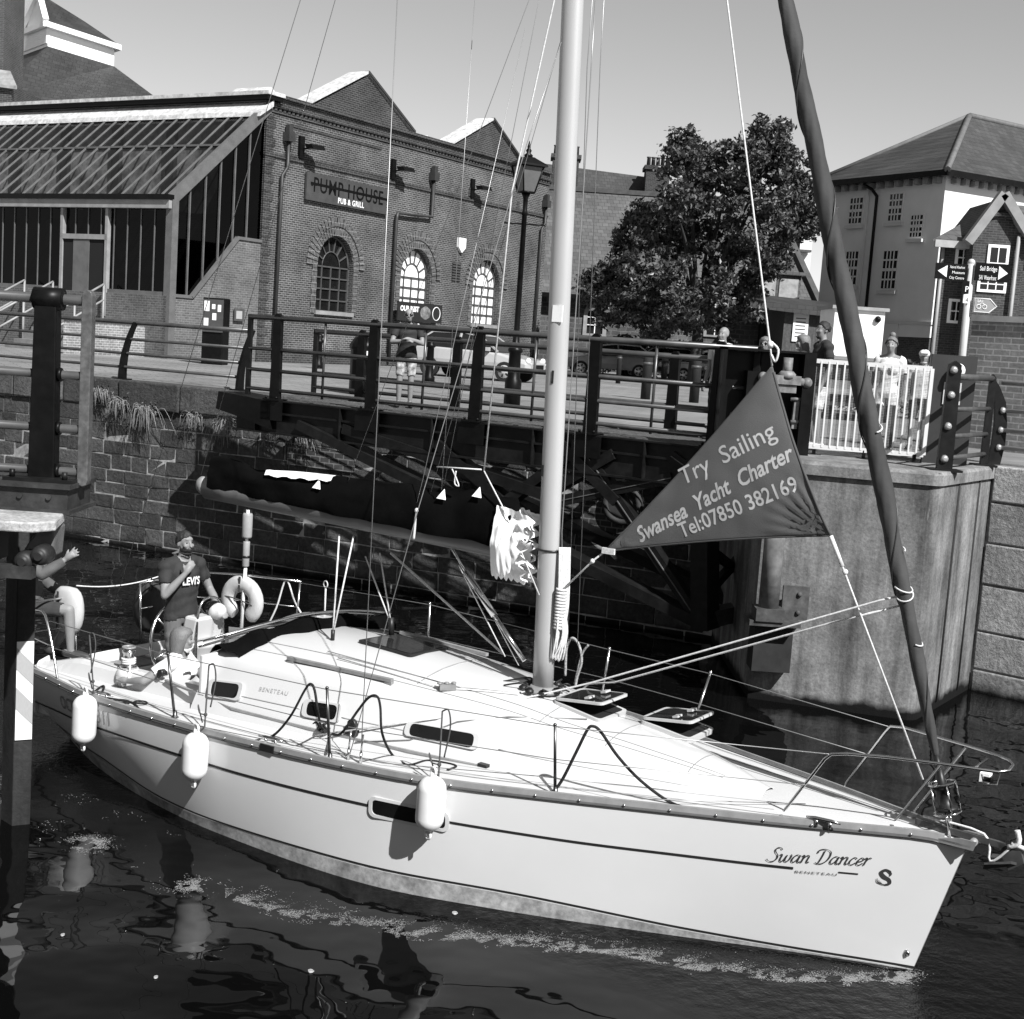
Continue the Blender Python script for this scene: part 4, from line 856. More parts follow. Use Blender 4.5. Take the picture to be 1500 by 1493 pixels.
# ---- brick house at the right edge
bh = 44.0; BH0 = gnd(1378, bh)
BHS = thing('brick_house', 'dark brick house with a pointed gable and white framed windows at the right edge', 'house', BH0)
def b44(px, py, d=bh): return aty(px, py, d)
hb = brick('house_brick', .030, .05, .08, .225, .075, .01, .35, .6, .3)
e0, e1 = b44(1378, 358), b44(1500, 350); mb = MB(); mb.prism([(e0.x, bh, QZ-.2), (e1.x+6, bh, QZ-.2), (e1.x+7.5, bh+9, QZ-.2), (e0.x*(bh+9)/bh+.6, bh+9, QZ-.2)], (0, 0, e0.z-QZ+.2)); mb.build('brick_wall', hb, BHS)
rdg44 = b44(1463, 303, bh+4.5); mb = MB(); mb.prism([(e0.x-.3, bh-.35, e0.z), (e1.x+6, bh-.35, e0.z), (e1.x+6, bh+4.5, rdg44.z), (rdg44.x, bh+4.5, rdg44.z)], (0, .2, .12)); mb.build('slate_roof', slatemat('brick_house_slate', .07, .10), BHS)
mb = MB(); mb.box((e0.x-.3, bh-.45, e0.z-.12), (e1.x+6, bh-.3, e0.z+.1)); mb.build('gutter', mat('pale_gutter', .3, .6, .2), BHS)
ga_, gb2, gp = b44(1428, 340, bh-.8), b44(1506, 330, bh-.8), b44(1467, 291, bh-.8)
mb = MB(); mb.prism([(ga_.x, bh-.8, QZ), (gb2.x, bh-.8, QZ), (gb2.x, bh-.8, ga_.z), (gp.x, bh-.8, gp.z), (ga_.x, bh-.8, ga_.z)], (0, 3, 0)); gabl = mb.build('gable', hb, BHS)
mb = MB(); mb.bar((ga_.x-.25, bh-.95, ga_.z-.35), (gp.x, bh-.95, gp.z+.12), .32, .28); mb.bar((gp.x, bh-.95, gp.z+.12), (gb2.x+.25, bh-.95, ga_.z-.35), .32, .28); mb.build('bargeboard', mat('barge_grey', .2, .7, .2), gabl)
c3 = b44(1464, 350, bh-.85); mb = MB(); mb.tube([(c3.x+.75*math.cos(math.pi*k/14), bh-.83, c3.z+.75*math.sin(math.pi*k/14)) for k in range(15)], .1, 5); mb.build('blind_arch', pbrick2, gabl)
for px0, py0, px1, py1, d in ((1401, 366, 1420, 390, bh), (1446, 363, 1476, 408, bh-.8), (1390, 442, 1410, 470, bh), (1434, 408, 1472, 424, bh-.8)):
    a, b_ = b44(px0, py1, d-.04), b44(px1, py0, d-.04); mb = MB(); mb.box((a.x-.07, d-.06, a.z-.07), (b_.x+.07, d-.01, b_.z+.07)); wn = mb.build('casement_window', white_b, BHS)
    mb = MB(); n_ = 2 if b_.x-a.x < .6 else 3
    for k in range(n_):
        for q in range(2): mb.box((a.x+(b_.x-a.x)*k/n_+.02, d-.07, a.z+(b_.z-a.z)*q/2+.02), (a.x+(b_.x-a.x)*(k+1)/n_-.02, d-.062, a.z+(b_.z-a.z)*(q+1)/2-.02))
    mb.build('pane', bpy.data.materials['dull_pane'], wn)
mb = MB(); p = b44(1381, 360); mb.tube([(p.x, bh-.1, p.z), (p.x, bh-.1, QZ)], .06, 6); p = b44(1492, 360, bh-1); mb.tube([(p.x, bh-.95, p.z+.3), (p.x, bh-.95, QZ)], .06, 6); mb.build('downpipe', mat('grey_pipe', .25, .5, .1), BHS)
# pale brick boundary wall
BW0, BW1 = Vector((aty(1424, 470, 23.5).x, 23.5, QZ)), Vector((13.2, 17.5, QZ)); bwd = (BW1-BW0).normalized(); bwn = Vector((bwd.y, -bwd.x, 0))
BWL = thing('boundary_wall', 'pale weathered brick boundary wall behind the right-hand railing', 'wall', BW0, math.atan2(bwd.y, bwd.x))
hgt = aty(1430, 462, 23.5).z-QZ; bwf = frame(BWL); bL = (BW1-BW0).length
mb = MB(); mb.obox(BW0-Vector((0, 0, .1)), bwd*bL, -bwn*.3, (0, 0, hgt)); mb.build('brick_wall', brick('pale_boundary_brick', .17, .24, .34, .30, .10, .012, .3, .8, .4, pale=.5), BWL)
mb = MB(); mb.obox(BW0+bwn*.04+Vector((0, 0, hgt-.1)), bwd*bL, -bwn*.38, (0, 0, .1)); mb.build('wall_coping', mat('coping_pale', .3, .85, .3, 3), BWL)

# ---- hip roofed building with white cupola, and chimney, behind the extension
CP0 = gnd(60, 75)
CPB = thing('market_hall', 'hip roofed hall with a white louvred cupola behind the glass extension', 'building', CP0)
z_ = lambda px, py, d=75: aty(px, py, d)
ap_l, ap_r = z_(68, 66), z_(168, 88); b0_, b1_ = z_(-60, 150, 70), z_(262, 140, 70)
mb = MB(); mb.box((b0_.x-6, 70.5, QZ), (b1_.x-.3, 90, b0_.z-.1)); mb.build('hall_wall', pbrick2, CPB)
cu_w = .0; A_, B_ = z_(24, 68, 77), z_(70, 64, 73); 
base = [b0_+Vector((-6, 0, 0)), z_(250, 135, 70), z_(262, 140, 88), z_(-60, 150, 88)]
c0, c1, c2 = z_(35, 62, 76.5), z_(70, 62, 73.5), z_(167, 90, 78.0)
back = c0+(c2-c1)
zc0 = min(c0.z, c1.z)-.2
top4 = [Vector((c0.x, c0.y, zc0)), Vector((c1.x, c1.y, zc0)), Vector((c2.x, c2.y, zc0)), Vector((back.x, back.y, zc0))]
mb = MB(); bb_ = [Vector((z_(-40, 128, 73).x, 74, zc0-3.4)), Vector((c1.x-.5, 67.5, zc0-3.6)), Vector((z_(255, 138, 74).x+1, 74, zc0-3.4)), Vector((c2.x, 90, zc0-3.4))]
mb.loft([bb_, top4], False, True, False); mb.build('slate_roof', slatemat('hall_slate', .025, .038), CPB)
hC = z_(70, 34, 73.5).z-zc0
mb = MB(); mb.loft([top4, [p+Vector((0, 0, hC)) for p in top4]], False, True, False); cup = mb.build('cupola', mat('cupola_white', .80, .6, .03), CPB)
mb = MB()
for k in range(9):
    z = zc0+.2+hC*.09*k; nL = Vector((-(c1-c0).y, (c1-c0).x, 0)).normalized(); nL = nL if nL.y < 0 else -nL
    mb.bar(Vector((c0.x, c0.y, z))+nL*.05, Vector((c1.x, c1.y, z))+nL*.05, .08, .10)
mb.build('louvres', bpy.data.materials['cupola_white'], cup)
ec = sum(top4, Vector())/4; eav = [Vector((ec.x+(p.x-ec.x)*1.12, ec.y+(p.y-ec.y)*1.12, zc0+hC)) for p in top4]; rA = (eav[0]+eav[1])/2; rB = (eav[2]+eav[3])/2; rA = rA.lerp(rB, .18)+Vector((0, 0, 2.3)); rB = rB.lerp(rA, .12)+Vector((0, 0, 2.3)) if False else Vector((rB.x, rB.y, zc0+hC))+Vector((0, 0, .0))
pk0 = z_(40, -4, 76); pk1 = Vector((eav[2].lerp(eav[3], .5).x-1.2, eav[2].lerp(eav[3], .5).y, pk0.z-.3))
mb = MB(); mb.add(eav+[Vector((eav[0].lerp(eav[1], .5).x+.3, eav[0].lerp(eav[1], .5).y, pk0.z)), pk1], [(1, 2, 5, 4), (2, 3, 5), (3, 0, 4, 5)]); mb.build('cupola_roof', bpy.data.materials['hall_slate'], cup)
pkg = Vector((eav[0].lerp(eav[1], .5).x+.3, eav[0].lerp(eav[1], .5).y, pk0.z)); mb = MB(); mb.add([top4[0]+Vector((0, 0, hC)), top4[1]+Vector((0, 0, hC)), pkg-Vector((0, 0, .25))], [(0, 1, 2)]); mb.build('gable_end', bpy.data.materials['cupola_white'], cup); mb = MB(); mb.bar(eav[1], pkg, .3, .3); mb.bar(eav[0], pkg, .3, .3); mb.build('bargeboard', bpy.data.materials['cupola_white'], cup)
mb = MB()
for k in range(4): mb.bar(eav[k]-Vector((0, 0, .12)), eav[(k+1) % 4]-Vector((0, 0, .12)), .2, .28)
mb.bar(eav[1]+Vector((0, 0, 0)), Vector((eav[0].lerp(eav[1], .5).x+.3, eav[0].lerp(eav[1], .5).y, pk0.z)), .3, .3) if False else None
mb.build('fascia', bpy.data.materials['cupola_white'], cup)
CH = thing('brick_chimney', 'tall square brick chimney stack at the top left corner', 'chimney', gnd(10, 60))
a, b_ = aty(-40, 100, 60), aty(35, 60, 62.3); mb = MB(); mb.box((a.x, 60, 8), (b_.x, 62.3, 24)); mb.build('chimney_stack', brick('chimney_brick', .04, .06, .09, .225, .075, .01, .3, .6, .3), CH); zf = aty(20, 128, 60).z; mb = MB(); mb.box((a.x-.5, 59.4, 5), (b_.x+.6, 63, zf)); mb.build('chimney_base', pbrick2, CH)
mb = MB(); mb.prism([(a.x-1, 59.2, zf), (b_.x+.9, 59.2, zf-.2), (b_.x+.3, 60.0, zf+.55), (a.x-1, 60, zf+.7)], (0, 0, .12)); mb.build('lead_flashing', mat('lead_sheet', .22, .5, .4, 3, .5, 9), CH)

# ---- lamp post
LB = Vector((-.15, 27.6, QZ)); ltop = lambda px, py: aty(px, py, 27.6)
LP = thing('street_lamp', 'tall black Victorian street lamp in front of the pub', 'street lamp', LB)
zl = ltop(770, 282).z; zt_ = ltop(771, 214).z; lx = LB.x+.0
mb = MB(); mb.lathe([(.17, 0), (.17, .5), (.13, .55), (.12, 1.05), (.15, 1.08), (.15, 1.13), (.075, 1.2), (.06, 1.5), (.05, zl-QZ-.45), (.075, zl-QZ-.43), (.045, zl-QZ-.36), (.05, zl-QZ-.12), (.10, zl-QZ)], LB, n=14); mb.bar(LB+Vector((-.42, 0, zl-QZ-.62)), LB+Vector((.42, 0, zl-QZ-.62)), .03, .03); mb.build('lamp_column', black, LP)
b4 = lambda s, z: [Vector((lx+s*a, LB.y+s*b_, z)) for a, b_ in ((-1, -1), (1, -1), (1, 1), (-1, 1))]
rot4 = Matrix.Rotation(R(30), 3, 'Z')
def r4(s, z): return [LB+Vector((0, 0, z-QZ))+rot4 @ Vector((a*s, b_*s, 0)) for a, b_ in ((-1, -1), (1, -1), (1, 1), (-1, 1))]
zs0, zs1 = zl, ltop(771, 244).z
mb = MB(); mb.loft([r4(.12, zs0), r4(.225, zs1)], False, True, False); ln = mb.build('lantern_glass', mat('lantern_glass', .10, .15, .2, 4, spec=.6), LP)
mb = MB()
for a, b_ in zip(r4(.125, zs0), r4(.235, zs1)): mb.tube([a, b_], .016, 5)
for s, z in ((.13, zs0), (.245, zs1)):
    q = r4(s, z)
    for k in range(4): mb.tube([q[k], q[(k+1) % 4]], .02, 5)
mb.build('lantern_frame', black, LP)
mb = MB(); hh = zt_-zs1; mb.loft([r4(.30, zs1), r4(.29, zs1+.04), r4(.11, zs1+hh*.42), r4(.09, zs1+hh*.46)], False, True, False); mb.lathe([(.08, 0), (.09, .04), (.04, .08), (.06, .13), (.03, .17), (.035, .2), (.004, .32)], LB+Vector((0, 0, zs1+hh*.46-QZ)), n=10); mb.build('lantern_cap', black, LP)

# ---- parked cars
def car(label, pos, ang, shade, L=4.3, Wd=1.75, H=1.48, estate=True, group='cars parked beyond the bridge'):
    c_ = thing('parked_car', label, 'car', pos, ang, group); M_ = MW[c_.name]
    paint = shade; prof = [(-2.1, .35), (-2.15, .6), (-2.05, .82), (-1.0, .93), (-.35, 1.38), (.3, H), (1.35, H-.04), (2.0, 1.0), (2.12, .85), (2.15, .5), (2.1, .33)] if estate else [(-2.1, .35), (-2.15, .6), (-2.0, .8), (-.95, .92), (-.3, 1.36), (.35, H), (.9, H-.06), (1.75, .98), (2.1, .92), (2.15, .5), (2.1, .33)]
    k = L/4.3; mb = MB(); body = [(-2.1, .35), (-2.15, .6), (-2.05, .80), (-1.0, .93), (2.0, .98), (2.12, .85), (2.15, .5), (2.1, .33)]
    rings = []
    for x, dz, hw in ((-2.12, .0, .62), (-2.0, .72, .80), (-1.0, .90, Wd/2), (.0, .94, Wd/2), (1.0, .97, Wd/2), (1.9, .99, .82), (2.12, .9, .70)):
        z1 = max(.62, dz); rings.append([Vector((x*k, -hw, .32)), Vector((x*k, -hw-.02, .58)), Vector((x*k, -hw+.03, z1-.06)), Vector((x*k, -hw+.10, z1)), Vector((x*k, hw-.10, z1)), Vector((x*k, hw-.03, z1-.06)), Vector((x*k, hw+.02, .58)), Vector((x*k, hw, .32))])
    mb.loft(rings, False, True, False); mb.v = [M_ @ p for p in mb.v]; bo = mb.build('body', paint, c_, bevel=.05)
    x1_ = 2.0 if estate else 1.6
    cabin = [(-1.05, .92), (-.38, 1.36), (.2, H-.03), (1.3 if estate else .8, H-.05), (x1_, .97)]
    mb = MB(); rings = [[Vector((x*k, -Wd/2+.05+.16*(z-.92)/.5, z)), Vector((x*k, Wd/2-.05-.16*(z-.92)/.5, z))] for x, z in cabin]
    lft = [r_[0] for r_ in rings]; rgt = [r_[1] for r_ in rings]; n = len(lft)
    mb.add(lft+rgt, [list(range(n)), list(range(2*n-1, n-1, -1)), (0, n, n+1, 1), (n-2, 2*n-2, 2*n-1, n-1)]); mb.v = [M_ @ p for p in mb.v]; mb.build('windows', bpy.data.materials['car_glass'], c_)
    mb = MB(); mb.add([p+Vector((0, -.005, .012)) for p in lft[1:-1]]+[p+Vector((0, .005, .012)) for p in rgt[1:-1]], [(0, 1, n-2+1, n-2), (1, 2, n-2+2, n-2+1)])
    for s_, arr in ((-1, lft), (1, rgt)):
        for i in range(n-1): mb.bar(arr[i]+Vector((0, s_*.006, 0)), arr[i+1]+Vector((0, s_*.006, 0)), .05, .05)
        mb.bar(Vector((.35*k, s_*(Wd/2-.05), .93)), Vector((.3*k, s_*(Wd/2-.19), H-.05)), .05, .08)
    mb.v = [M_ @ p for p in mb.v]; mb.build('roof', paint, c_)
    for x in (-1.32, 1.30):
        for s_ in (-1, 1):
            mb = MB(); mb.cyl(Vector((x*k, s_*(Wd/2-.16), .31)), Vector((x*k, s_*(Wd/2+.015), .31)), .315, 18); mb.v = [M_ @ p for p in mb.v]; wl_ = mb.build('wheel', bpy.data.materials['tyre'], c_)
            mb = MB(); mb.lathe([(.21, 0), (.20, .012), (.06, .02), (.05, .028)], Vector((x*k, s_*(Wd/2+.016), .31)), (0, s_, 0), 16)
            mb.v = [M_ @ p for p in mb.v]; mb.build('rim', bpy.data.materials['rim_alloy'], wl_)
            mb = MB()
            for q in range(5): a = q*2*math.pi/5; mb.cbox(Vector((x*k+.13*math.cos(a), s_*(Wd/2+.034), .31+.13*math.sin(a))), Vector((.05*math.sin(a), 0, -.05*math.cos(a)))*1.2, (0, .004, 0), Vector((math.cos(a), 0, math.sin(a)))*.1)
            mb.v = [M_ @ p for p in mb.v]; mb.build('spoke_gaps', bpy.data.materials['tyre'], wl_)
    for s_ in (-1, 1):
        mb = MB(); mb.sphere(Vector((-2.02*k, s_*.62, .68)), .14, 8, 5, (.6, 1.2, .8)); mb.v = [M_ @ p for p in mb.v]; mb.build('headlight', bpy.data.materials['lamp_glass'], c_)
        mb = MB(); mb.cbox(Vector((-.75*k, s_*(Wd/2+.06), .98)), (.1, 0, 0), (0, .18, 0), (0, 0, .12)); mb.v = [M_ @ p for p in mb.v]; mb.build('door_mirror', paint, c_)
    mb = MB(); mb.box((-2.17*k, -.35, .42), (-2.13*k, .35, .58)); mb.v = [M_ @ p for p in mb.v]; mb.build('grille', black, c_)
    return c_
mat('car_glass', .01, .05, .3, spec=.7); mat('tyre', .012, .8, .2); mat('rim_alloy', .55, .3, .1, metal=.4); mat('lamp_glass', .6, .1, .1)
silver = mat('silver_paint', .36, .25, .05, spec=.6, coat=.5); darkp = mat('dark_car_paint', .02, .25, .1, spec=.6, coat=.5); greyp = mat('grey_car_paint', .2, .25, .1, spec=.6, coat=.5)
p = atz(706, 556, QZ); car('silver estate car parked in front of the pub windows', (p.x-.2, p.y+.5, QZ), R(158), silver)
car('silver car with pale wheel rims just right of the mast', (gnd(893, 62).x, 62, QZ), R(4), greyp)
car('dark car in the shade of the tree beside the hedge', (gnd(965, 63.5).x, 63.5, QZ), R(6), darkp)
car('grey hatchback parked at the right end of the clipped hedge', (gnd(1040, 61).x, 61, QZ), R(8), silver, estate=False)
car('dark car behind the bridge tower beside the barn door', (gnd(1100, 60).x, 60, QZ), R(5), darkp)
p = gnd(1262, 33); car('pale car half hidden by the white mesh gate', (p.x, 33, QZ), R(70), greyp)

# ---- bollards and posts
def bollard(px, py, h_, r_, label, wood=False):
    p = atz(px, py, QZ); t_ = thing('bollard', label, 'bollard', p, 0, 'wooden bollards along the road' if wood else 'iron bollards along the quay')
    mb = MB(); prof = [(r_, 0), (r_, h_-.06), (r_*.8, h_)] if wood else [(r_*1.25, 0), (r_*1.25, .14), (r_*.9, .2), (r_*.75, h_-.3), (r_*1.05, h_-.27), (r_*1.05, h_-.22), (r_*.7, h_-.18), (r_*.95, h_-.08), (r_*.5, h_)]
    mb.lathe(prof, p, n=12); mb.build('bollard_post', tim if wood else black, t_)
    mb = MB(); mb.lathe([(r_*1.04, h_*.72), (r_*1.04, h_*.78)], p, n=12) if wood else mb.lathe([(r_*1.5, 0), (r_*1.5, .03)], p, n=12); mb.build('bollard_band', frame_m if wood else black, t_)
bollard(628, 560, 1.25, .13, 'ornate black iron bollard behind the man with the camera')
bollard(466, 540, 1.1, .13, 'black iron bollard below the darkest pub window')
for px, py, lb in ((945, 585, 'stout wooden bollard with the grey hatchback far behind on its right'), (1016, 590, 'stout wooden bollard in front of the grey hatchback'), (905, 562, 'slim wooden bollard nearest the mast'), (972, 560, 'slim wooden bollard between the two stout bollards'), (1085, 580, 'wooden bollard beside the bridge tower')): bollard(px, py, 1.25, .13 if 'stout' in lb else .09, lb, True)
# ---- litter bin, pay machine, notices
p = atz(520, 582, QZ)+Vector((0, 1.2, 0)); LBIN = thing('litter_bin', 'black litter bin with a pale open mouth beside the man with the camera', 'bin', p)
mb = MB(); mb.lathe([(.26, 0), (.28, .05), (.28, .9), (.31, .92), (.31, 1.0), (.2, 1.16)], p, n=8); mb.build('bin_body', black, LBIN); mb = MB(); mb.cbox(p+Vector((.05, -.29, .82)), (.3, 0, 0), (0, .03, 0), (0, 0, .14)); mb.build('bin_mouth', white_b, LBIN)
p = atz(314, 534, QZ); PM = thing('pay_machine', 'black parking pay machine with white labels before the brick end wall', 'pay machine', p, R(-10))
mf = frame(PM); mb = MB(); mb.obox(mf(-.33, -.25, 0), mf(.33, -.25, 0)-mf(-.33, -.25, 0), mf(-.33, .25, 0)-mf(-.33, -.25, 0), (0, 0, 1.95)); mb.build('machine_body', black, PM, bevel=.03)
mb = MB(); X_ = mf(1, 0, 0)-mf(0, 0, 0); Y_ = mf(0, 1, 0)-mf(0, 0, 0)
mb.obox(mf(-.30, -.29, .95), X_*.62, Y_*.05, (0, 0, .95)); mb.build('machine_front', mat('machine_grey', .05, .5, .3), PM)
mb = MB()
for x, z, a, b_ in ((-.26, 1.55, .16, .3), (-.26, 1.1, .14, .25), (.0, 1.3, .12, .2), (.16, 1.55, .1, .2), (-.02, 1.62, .1, .14)): mb.obox(mf(x, -.30, z), X_*a, Y_*.012, (0, 0, b_))
mb.build('machine_label', white_b, PM)
NB = thing('notice_board', 'two small framed notices on the brick wall beside the pay machine', 'notice board', pO+eA*-2+Vector((0, 0, 1.5)))
for px0, py0, px1, py1, m_ in ((320, 446, 334, 479, white_b), (342, 453, 357, 470, frame_m)):
    a = p_at(px0, py1, -.06); b_ = p_at(px1, py0, -.06); mb = MB(); mb.box((a.x, -.1, a.z), (b_.x, -.06, b_.z)); mb.v = [MW[PUB.name] @ q for q in mb.v]; mb.build('notice', m_, NB)
a = p_at(345, 467, -.08); b_ = p_at(354, 456, -.08); mb = MB(); mb.box((a.x, -.11, a.z), (b_.x, -.101, b_.z)); mb.v = [MW[PUB.name] @ q for q in mb.v]; mb.build('notice_sheet', mat('paper_grey', .3, .8, .1), NB)

# ---- right side: machinery, mesh gate, ladder railing, finger post
gy = 18.9
MG = thing('mesh_gate', 'white painted steel gate with upright bars and fine mesh on the pier', 'gate', (atz(1180, 657, QZ).x, gy, QZ))
ga0, ga1 = aty(1180, 655, gy), aty(1350, 668, gy-.25); gt0, gt1 = aty(1194, 526, gy), aty(1364, 536, gy-.25)
zb0, zt0 = QZ+.12, QZ+1.30; A0, A1 = Vector((ga0.x, gy, 0)), Vector((ga1.x+.02, gy-.25, 0)); white_p = mat('white_gate_paint', .52, .45, .12, 4)
mb = MB()
for z in (zb0, zt0): mb.bar(A0+Vector((0, 0, z)), A1+Vector((0, 0, z)), .05, .06)
for q in (A0, A1): mb.bar(q+Vector((0, 0, zb0)), q+Vector((0, 0, zt0)), .05, .05, (0, 1, 0))
mb.build('gate_frame', white_p, MG)
mb = MB(); n = 15
for k in range(1, n): q = A0.lerp(A1, k/n)+Vector((0, -.02, 0)); mb.bar(q+Vector((0, 0, zb0)), q+Vector((0, 0, zt0)), .022, .022, (0, 1, 0))
mb.build('gate_bars', white_p, MG)
mb = MB(); n = 90
for k in range(n): q = A0.lerp(A1, k/n)+Vector((0, .015, 0)); mb.bar(q+Vector((0, 0, zb0)), q+Vector((0, 0, zt0)), .0035, .003, (0, 1, 0))
for k in range(54): z = zb0+(zt0-zb0)*k/54; mb.bar(A0+Vector((0, .015, z)), A1+Vector((0, .015, z)), .003, .0035)
mb.build('gate_mesh', mat('mesh_grey', .22, .6, .1), MG)
mb = MB()
for q in (A0+Vector((.12, 0, 0)), A0.lerp(A1, .5), A1-Vector((.12, 0, 0))): mb.bar(q+Vector((0, 0, QZ)), q+Vector((0, 0, zb0)), .04, .05, (0, 1, 0)); mb.cbox(q+Vector((0, 0, QZ+.01)), (.16, 0, 0), (0, .2, 0), (0, 0, .02))
mb.build('gate_foot', black, MG)
# bridge drive housing with grey hydraulic joint
dy = 18.6
DH = thing('bridge_drive_housing', 'black steel bridge drive housing with a grey hydraulic joint beside the gate', 'machine housing', (aty(1120, 660, dy).x, dy, QZ))
x0_, x1_ = aty(1052, 600, dy).x, aty(1187, 600, dy).x; zt1 = aty(1120, 512, dy).z
mb = MB(); mb.box((x0_, dy+.25, QZ-.3), (x1_, dy+.33, zt1)); mb.box((x0_, dy-.1, QZ-.3), (x0_+.05, dy+.3, zt1)); mb.box((x1_-.16, dy-.12, QZ-.3), (x1_, dy+.25, zt1-.02)); mb.box((x0_, dy-.1, zt1-.03), (x1_, dy+.35, zt1)); mb.build('housing_plates', black, DH)
mb = MB(); mb.box((x0_+.35, dy-.05, QZ-.3), (x0_+.55, dy+.2, zt1-.3)); mb.build('inner_post', black, DH)
gj = mat('grey_casting', .14, .55, .4, 5, fine=14); p = aty(1153, 548, dy-.1)
mb = MB(); mb.cyl(p+Vector((0, 0, -.02)), p+Vector((0, 0, .22)), .065, 14); mb.lathe([(.12, -.06), (.12, .0), (.08, .04)], p, n=14); mb.cbox(p+Vector((-.03, 0, -.08)), (.42, 0, 0), (0, .2, 0), (0, 0, .12)); mb.cyl(p+Vector((-.32, 0, -.06)), p+Vector((.28, 0, -.10)), .055, 10); mb.sphere(p+Vector((.28, 0, -.1)), .075, 10, 6); mb.sphere(p+Vector((-.32, 0, -.06)), .07, 10, 6); mb.cbox(p+Vector((0, 0, -.2)), (.26, 0, 0), (0, .14, 0), (0, 0, .1)); mb.build('hydraulic_joint', gj, DH)
mb = MB()
for py in (585, 618): a, b_ = aty(1158, py, dy-.05), aty(1178, py, dy-.05); mb.tube([a, b_], .025, 8)
a, b_ = aty(1167, 585, dy), aty(1162, 628, dy); mb.bar(a, b_, .07, .09, (0, 1, 0)); mb.build('joint_link', gj, DH)
# ladder-like end railing with bolts
LR = thing('pier_end_railing', 'black bolted plate railing with short tube rungs on the pier corner', 'railing', (5.4, 17.4, QZ))
f0, f1 = Vector((aty(1382, 692, 17.55).x, 17.55, QZ)), Vector((aty(1440, 684, 19.0).x, 19.0, QZ))
dd = (f1-f0).normalized(); ds = Vector((dd.y, -dd.x, 0))
fp = lambda s, z: f0.lerp(f1, s)+Vector((0, 0, z))
def plate_post(mb, P, h_, w_=.2, t_=.07):
    X = Vector((1, .0, 0)); prof = [(-w_/2, 0), (w_/2, 0), (w_/2*.8, h_-.05), (.0, h_), (-w_/2*.8, h_-.05)]; mb.prism([P+X*a+Vector((0, -t_/2, b_)) for a, b_ in prof], (0, t_, 0))
mb = MB(); plate_post(mb, f0, 1.42); mb.cbox(f0+Vector((0, 0, .015)), (.4, 0, 0), (0, .3, 0), (0, 0, .03)); pp1 = mb.build('railing_post', blackg, LR)
mat('bolt_steel', .35, .4, .2, metal=.5)
for z in (.16, .58, .98, 1.3): mb = MB(); mb.lathe([(.055, 0), (.045, .035), (.02, .05)], f0+Vector((-.02, -.035, z)), (0, -1, 0), 10); mb.build('dome_bolt', bpy.data.materials['bolt_steel'], pp1)
mb = MB(); plate_post(mb, f1, 1.28, .1); mb.cbox(f1+Vector((0, 0, .015)), (.3, 0, 0), (0, .3, 0), (0, 0, .03)); mb.build('railing_post', blackg, LR)
for z, r_ in ((1.22, .042), (.80, .032), (.45, .032), (.17, .032)): mb = MB(); mb.tube([f0+Vector((.03, 0, z)), f1+Vector((0, 0, z))], r_, 10); mb.build('handrail' if z > 1 else 'railing_tube', bpy.data.materials['satin_tube'], LR)
bx_ = aty(1405, 560, 18.6); mb = MB(); mb.cbox((bx_.x-.05, 18.75, QZ+.75), (.62, 0, 0), (0, .06, 0), (0, 0, 1.5)); sbk = mb.build('back_plate', mat('plate_dark', .02, .5, .3), LR)
mb = MB(); mb.cbox((bx_.x-.05, 18.70, aty(1398, 577, 18.7).z), (.24, 0, 0), (0, .012, 0), (0, 0, .3)); nn_ = mb.build('warning_notice', mat('notice_pale', .4, .6, .1), sbk); mb = MB()
for k in range(5): mb.cbox((bx_.x-.05, 18.692, aty(1398, 577, 18.7).z-.1+.05*k), (.17, 0, 0), (0, .004, 0), (0, 0, .018))
mb.build('notice_text', frame_m, nn_)
mb = MB(); q = aty(1403, 543, 18.6); mb.sphere(q, .10, 14, 9); cm = mb.build('camera_dome', white_b, LR); mb = MB(); mb.sphere(q+Vector((-.02, -.06, -.005)), .062, 12, 8); mb.build('dome_lens', black, cm)
# curved post railing running to the right
f2 = Vector((aty(1452, 683, 19.5).x, 19.5, QZ)); RR = thing('quay_railing', 'curved post railing with pale tubes running off to the right edge', 'railing', f2)
mb = MB(); prof = [(.02+.0, 0, .09), (.06, .3, .09), (.06, .6, .085), (.02, .9, .075), (-.07, 1.12, .05), (-.13, 1.22, .03)]
mb.loft([[f2+Vector((u-w_, -.04, z)), f2+Vector((u+w_, -.04, z)), f2+Vector((u+w_, .04, z)), f2+Vector((u-w_, .04, z))] for u, z, w_ in prof], False, True, False); rp1 = mb.build('railing_post', blackg, RR)
for z in (.25, .5, .78): mb = MB(); mb.lathe([(.05, 0), (.04, .03), (.02, .045)], f2+Vector((.06, -.04, z)), (0, -1, 0), 10); mb.build('dome_bolt', bpy.data.materials['bolt_steel'], rp1)
for z in (1.17, .78, .5, .25): mb = MB(); mb.tube([f2+Vector((.02, 0, z)), f2+rd*6+Vector((.2, .5, z))], .03, 8); mb.build('railing_tube', mat('pale_tube', .30, .35, .2) if 'pale_tube' not in bpy.data.materials else bpy.data.materials['pale_tube'], RR)
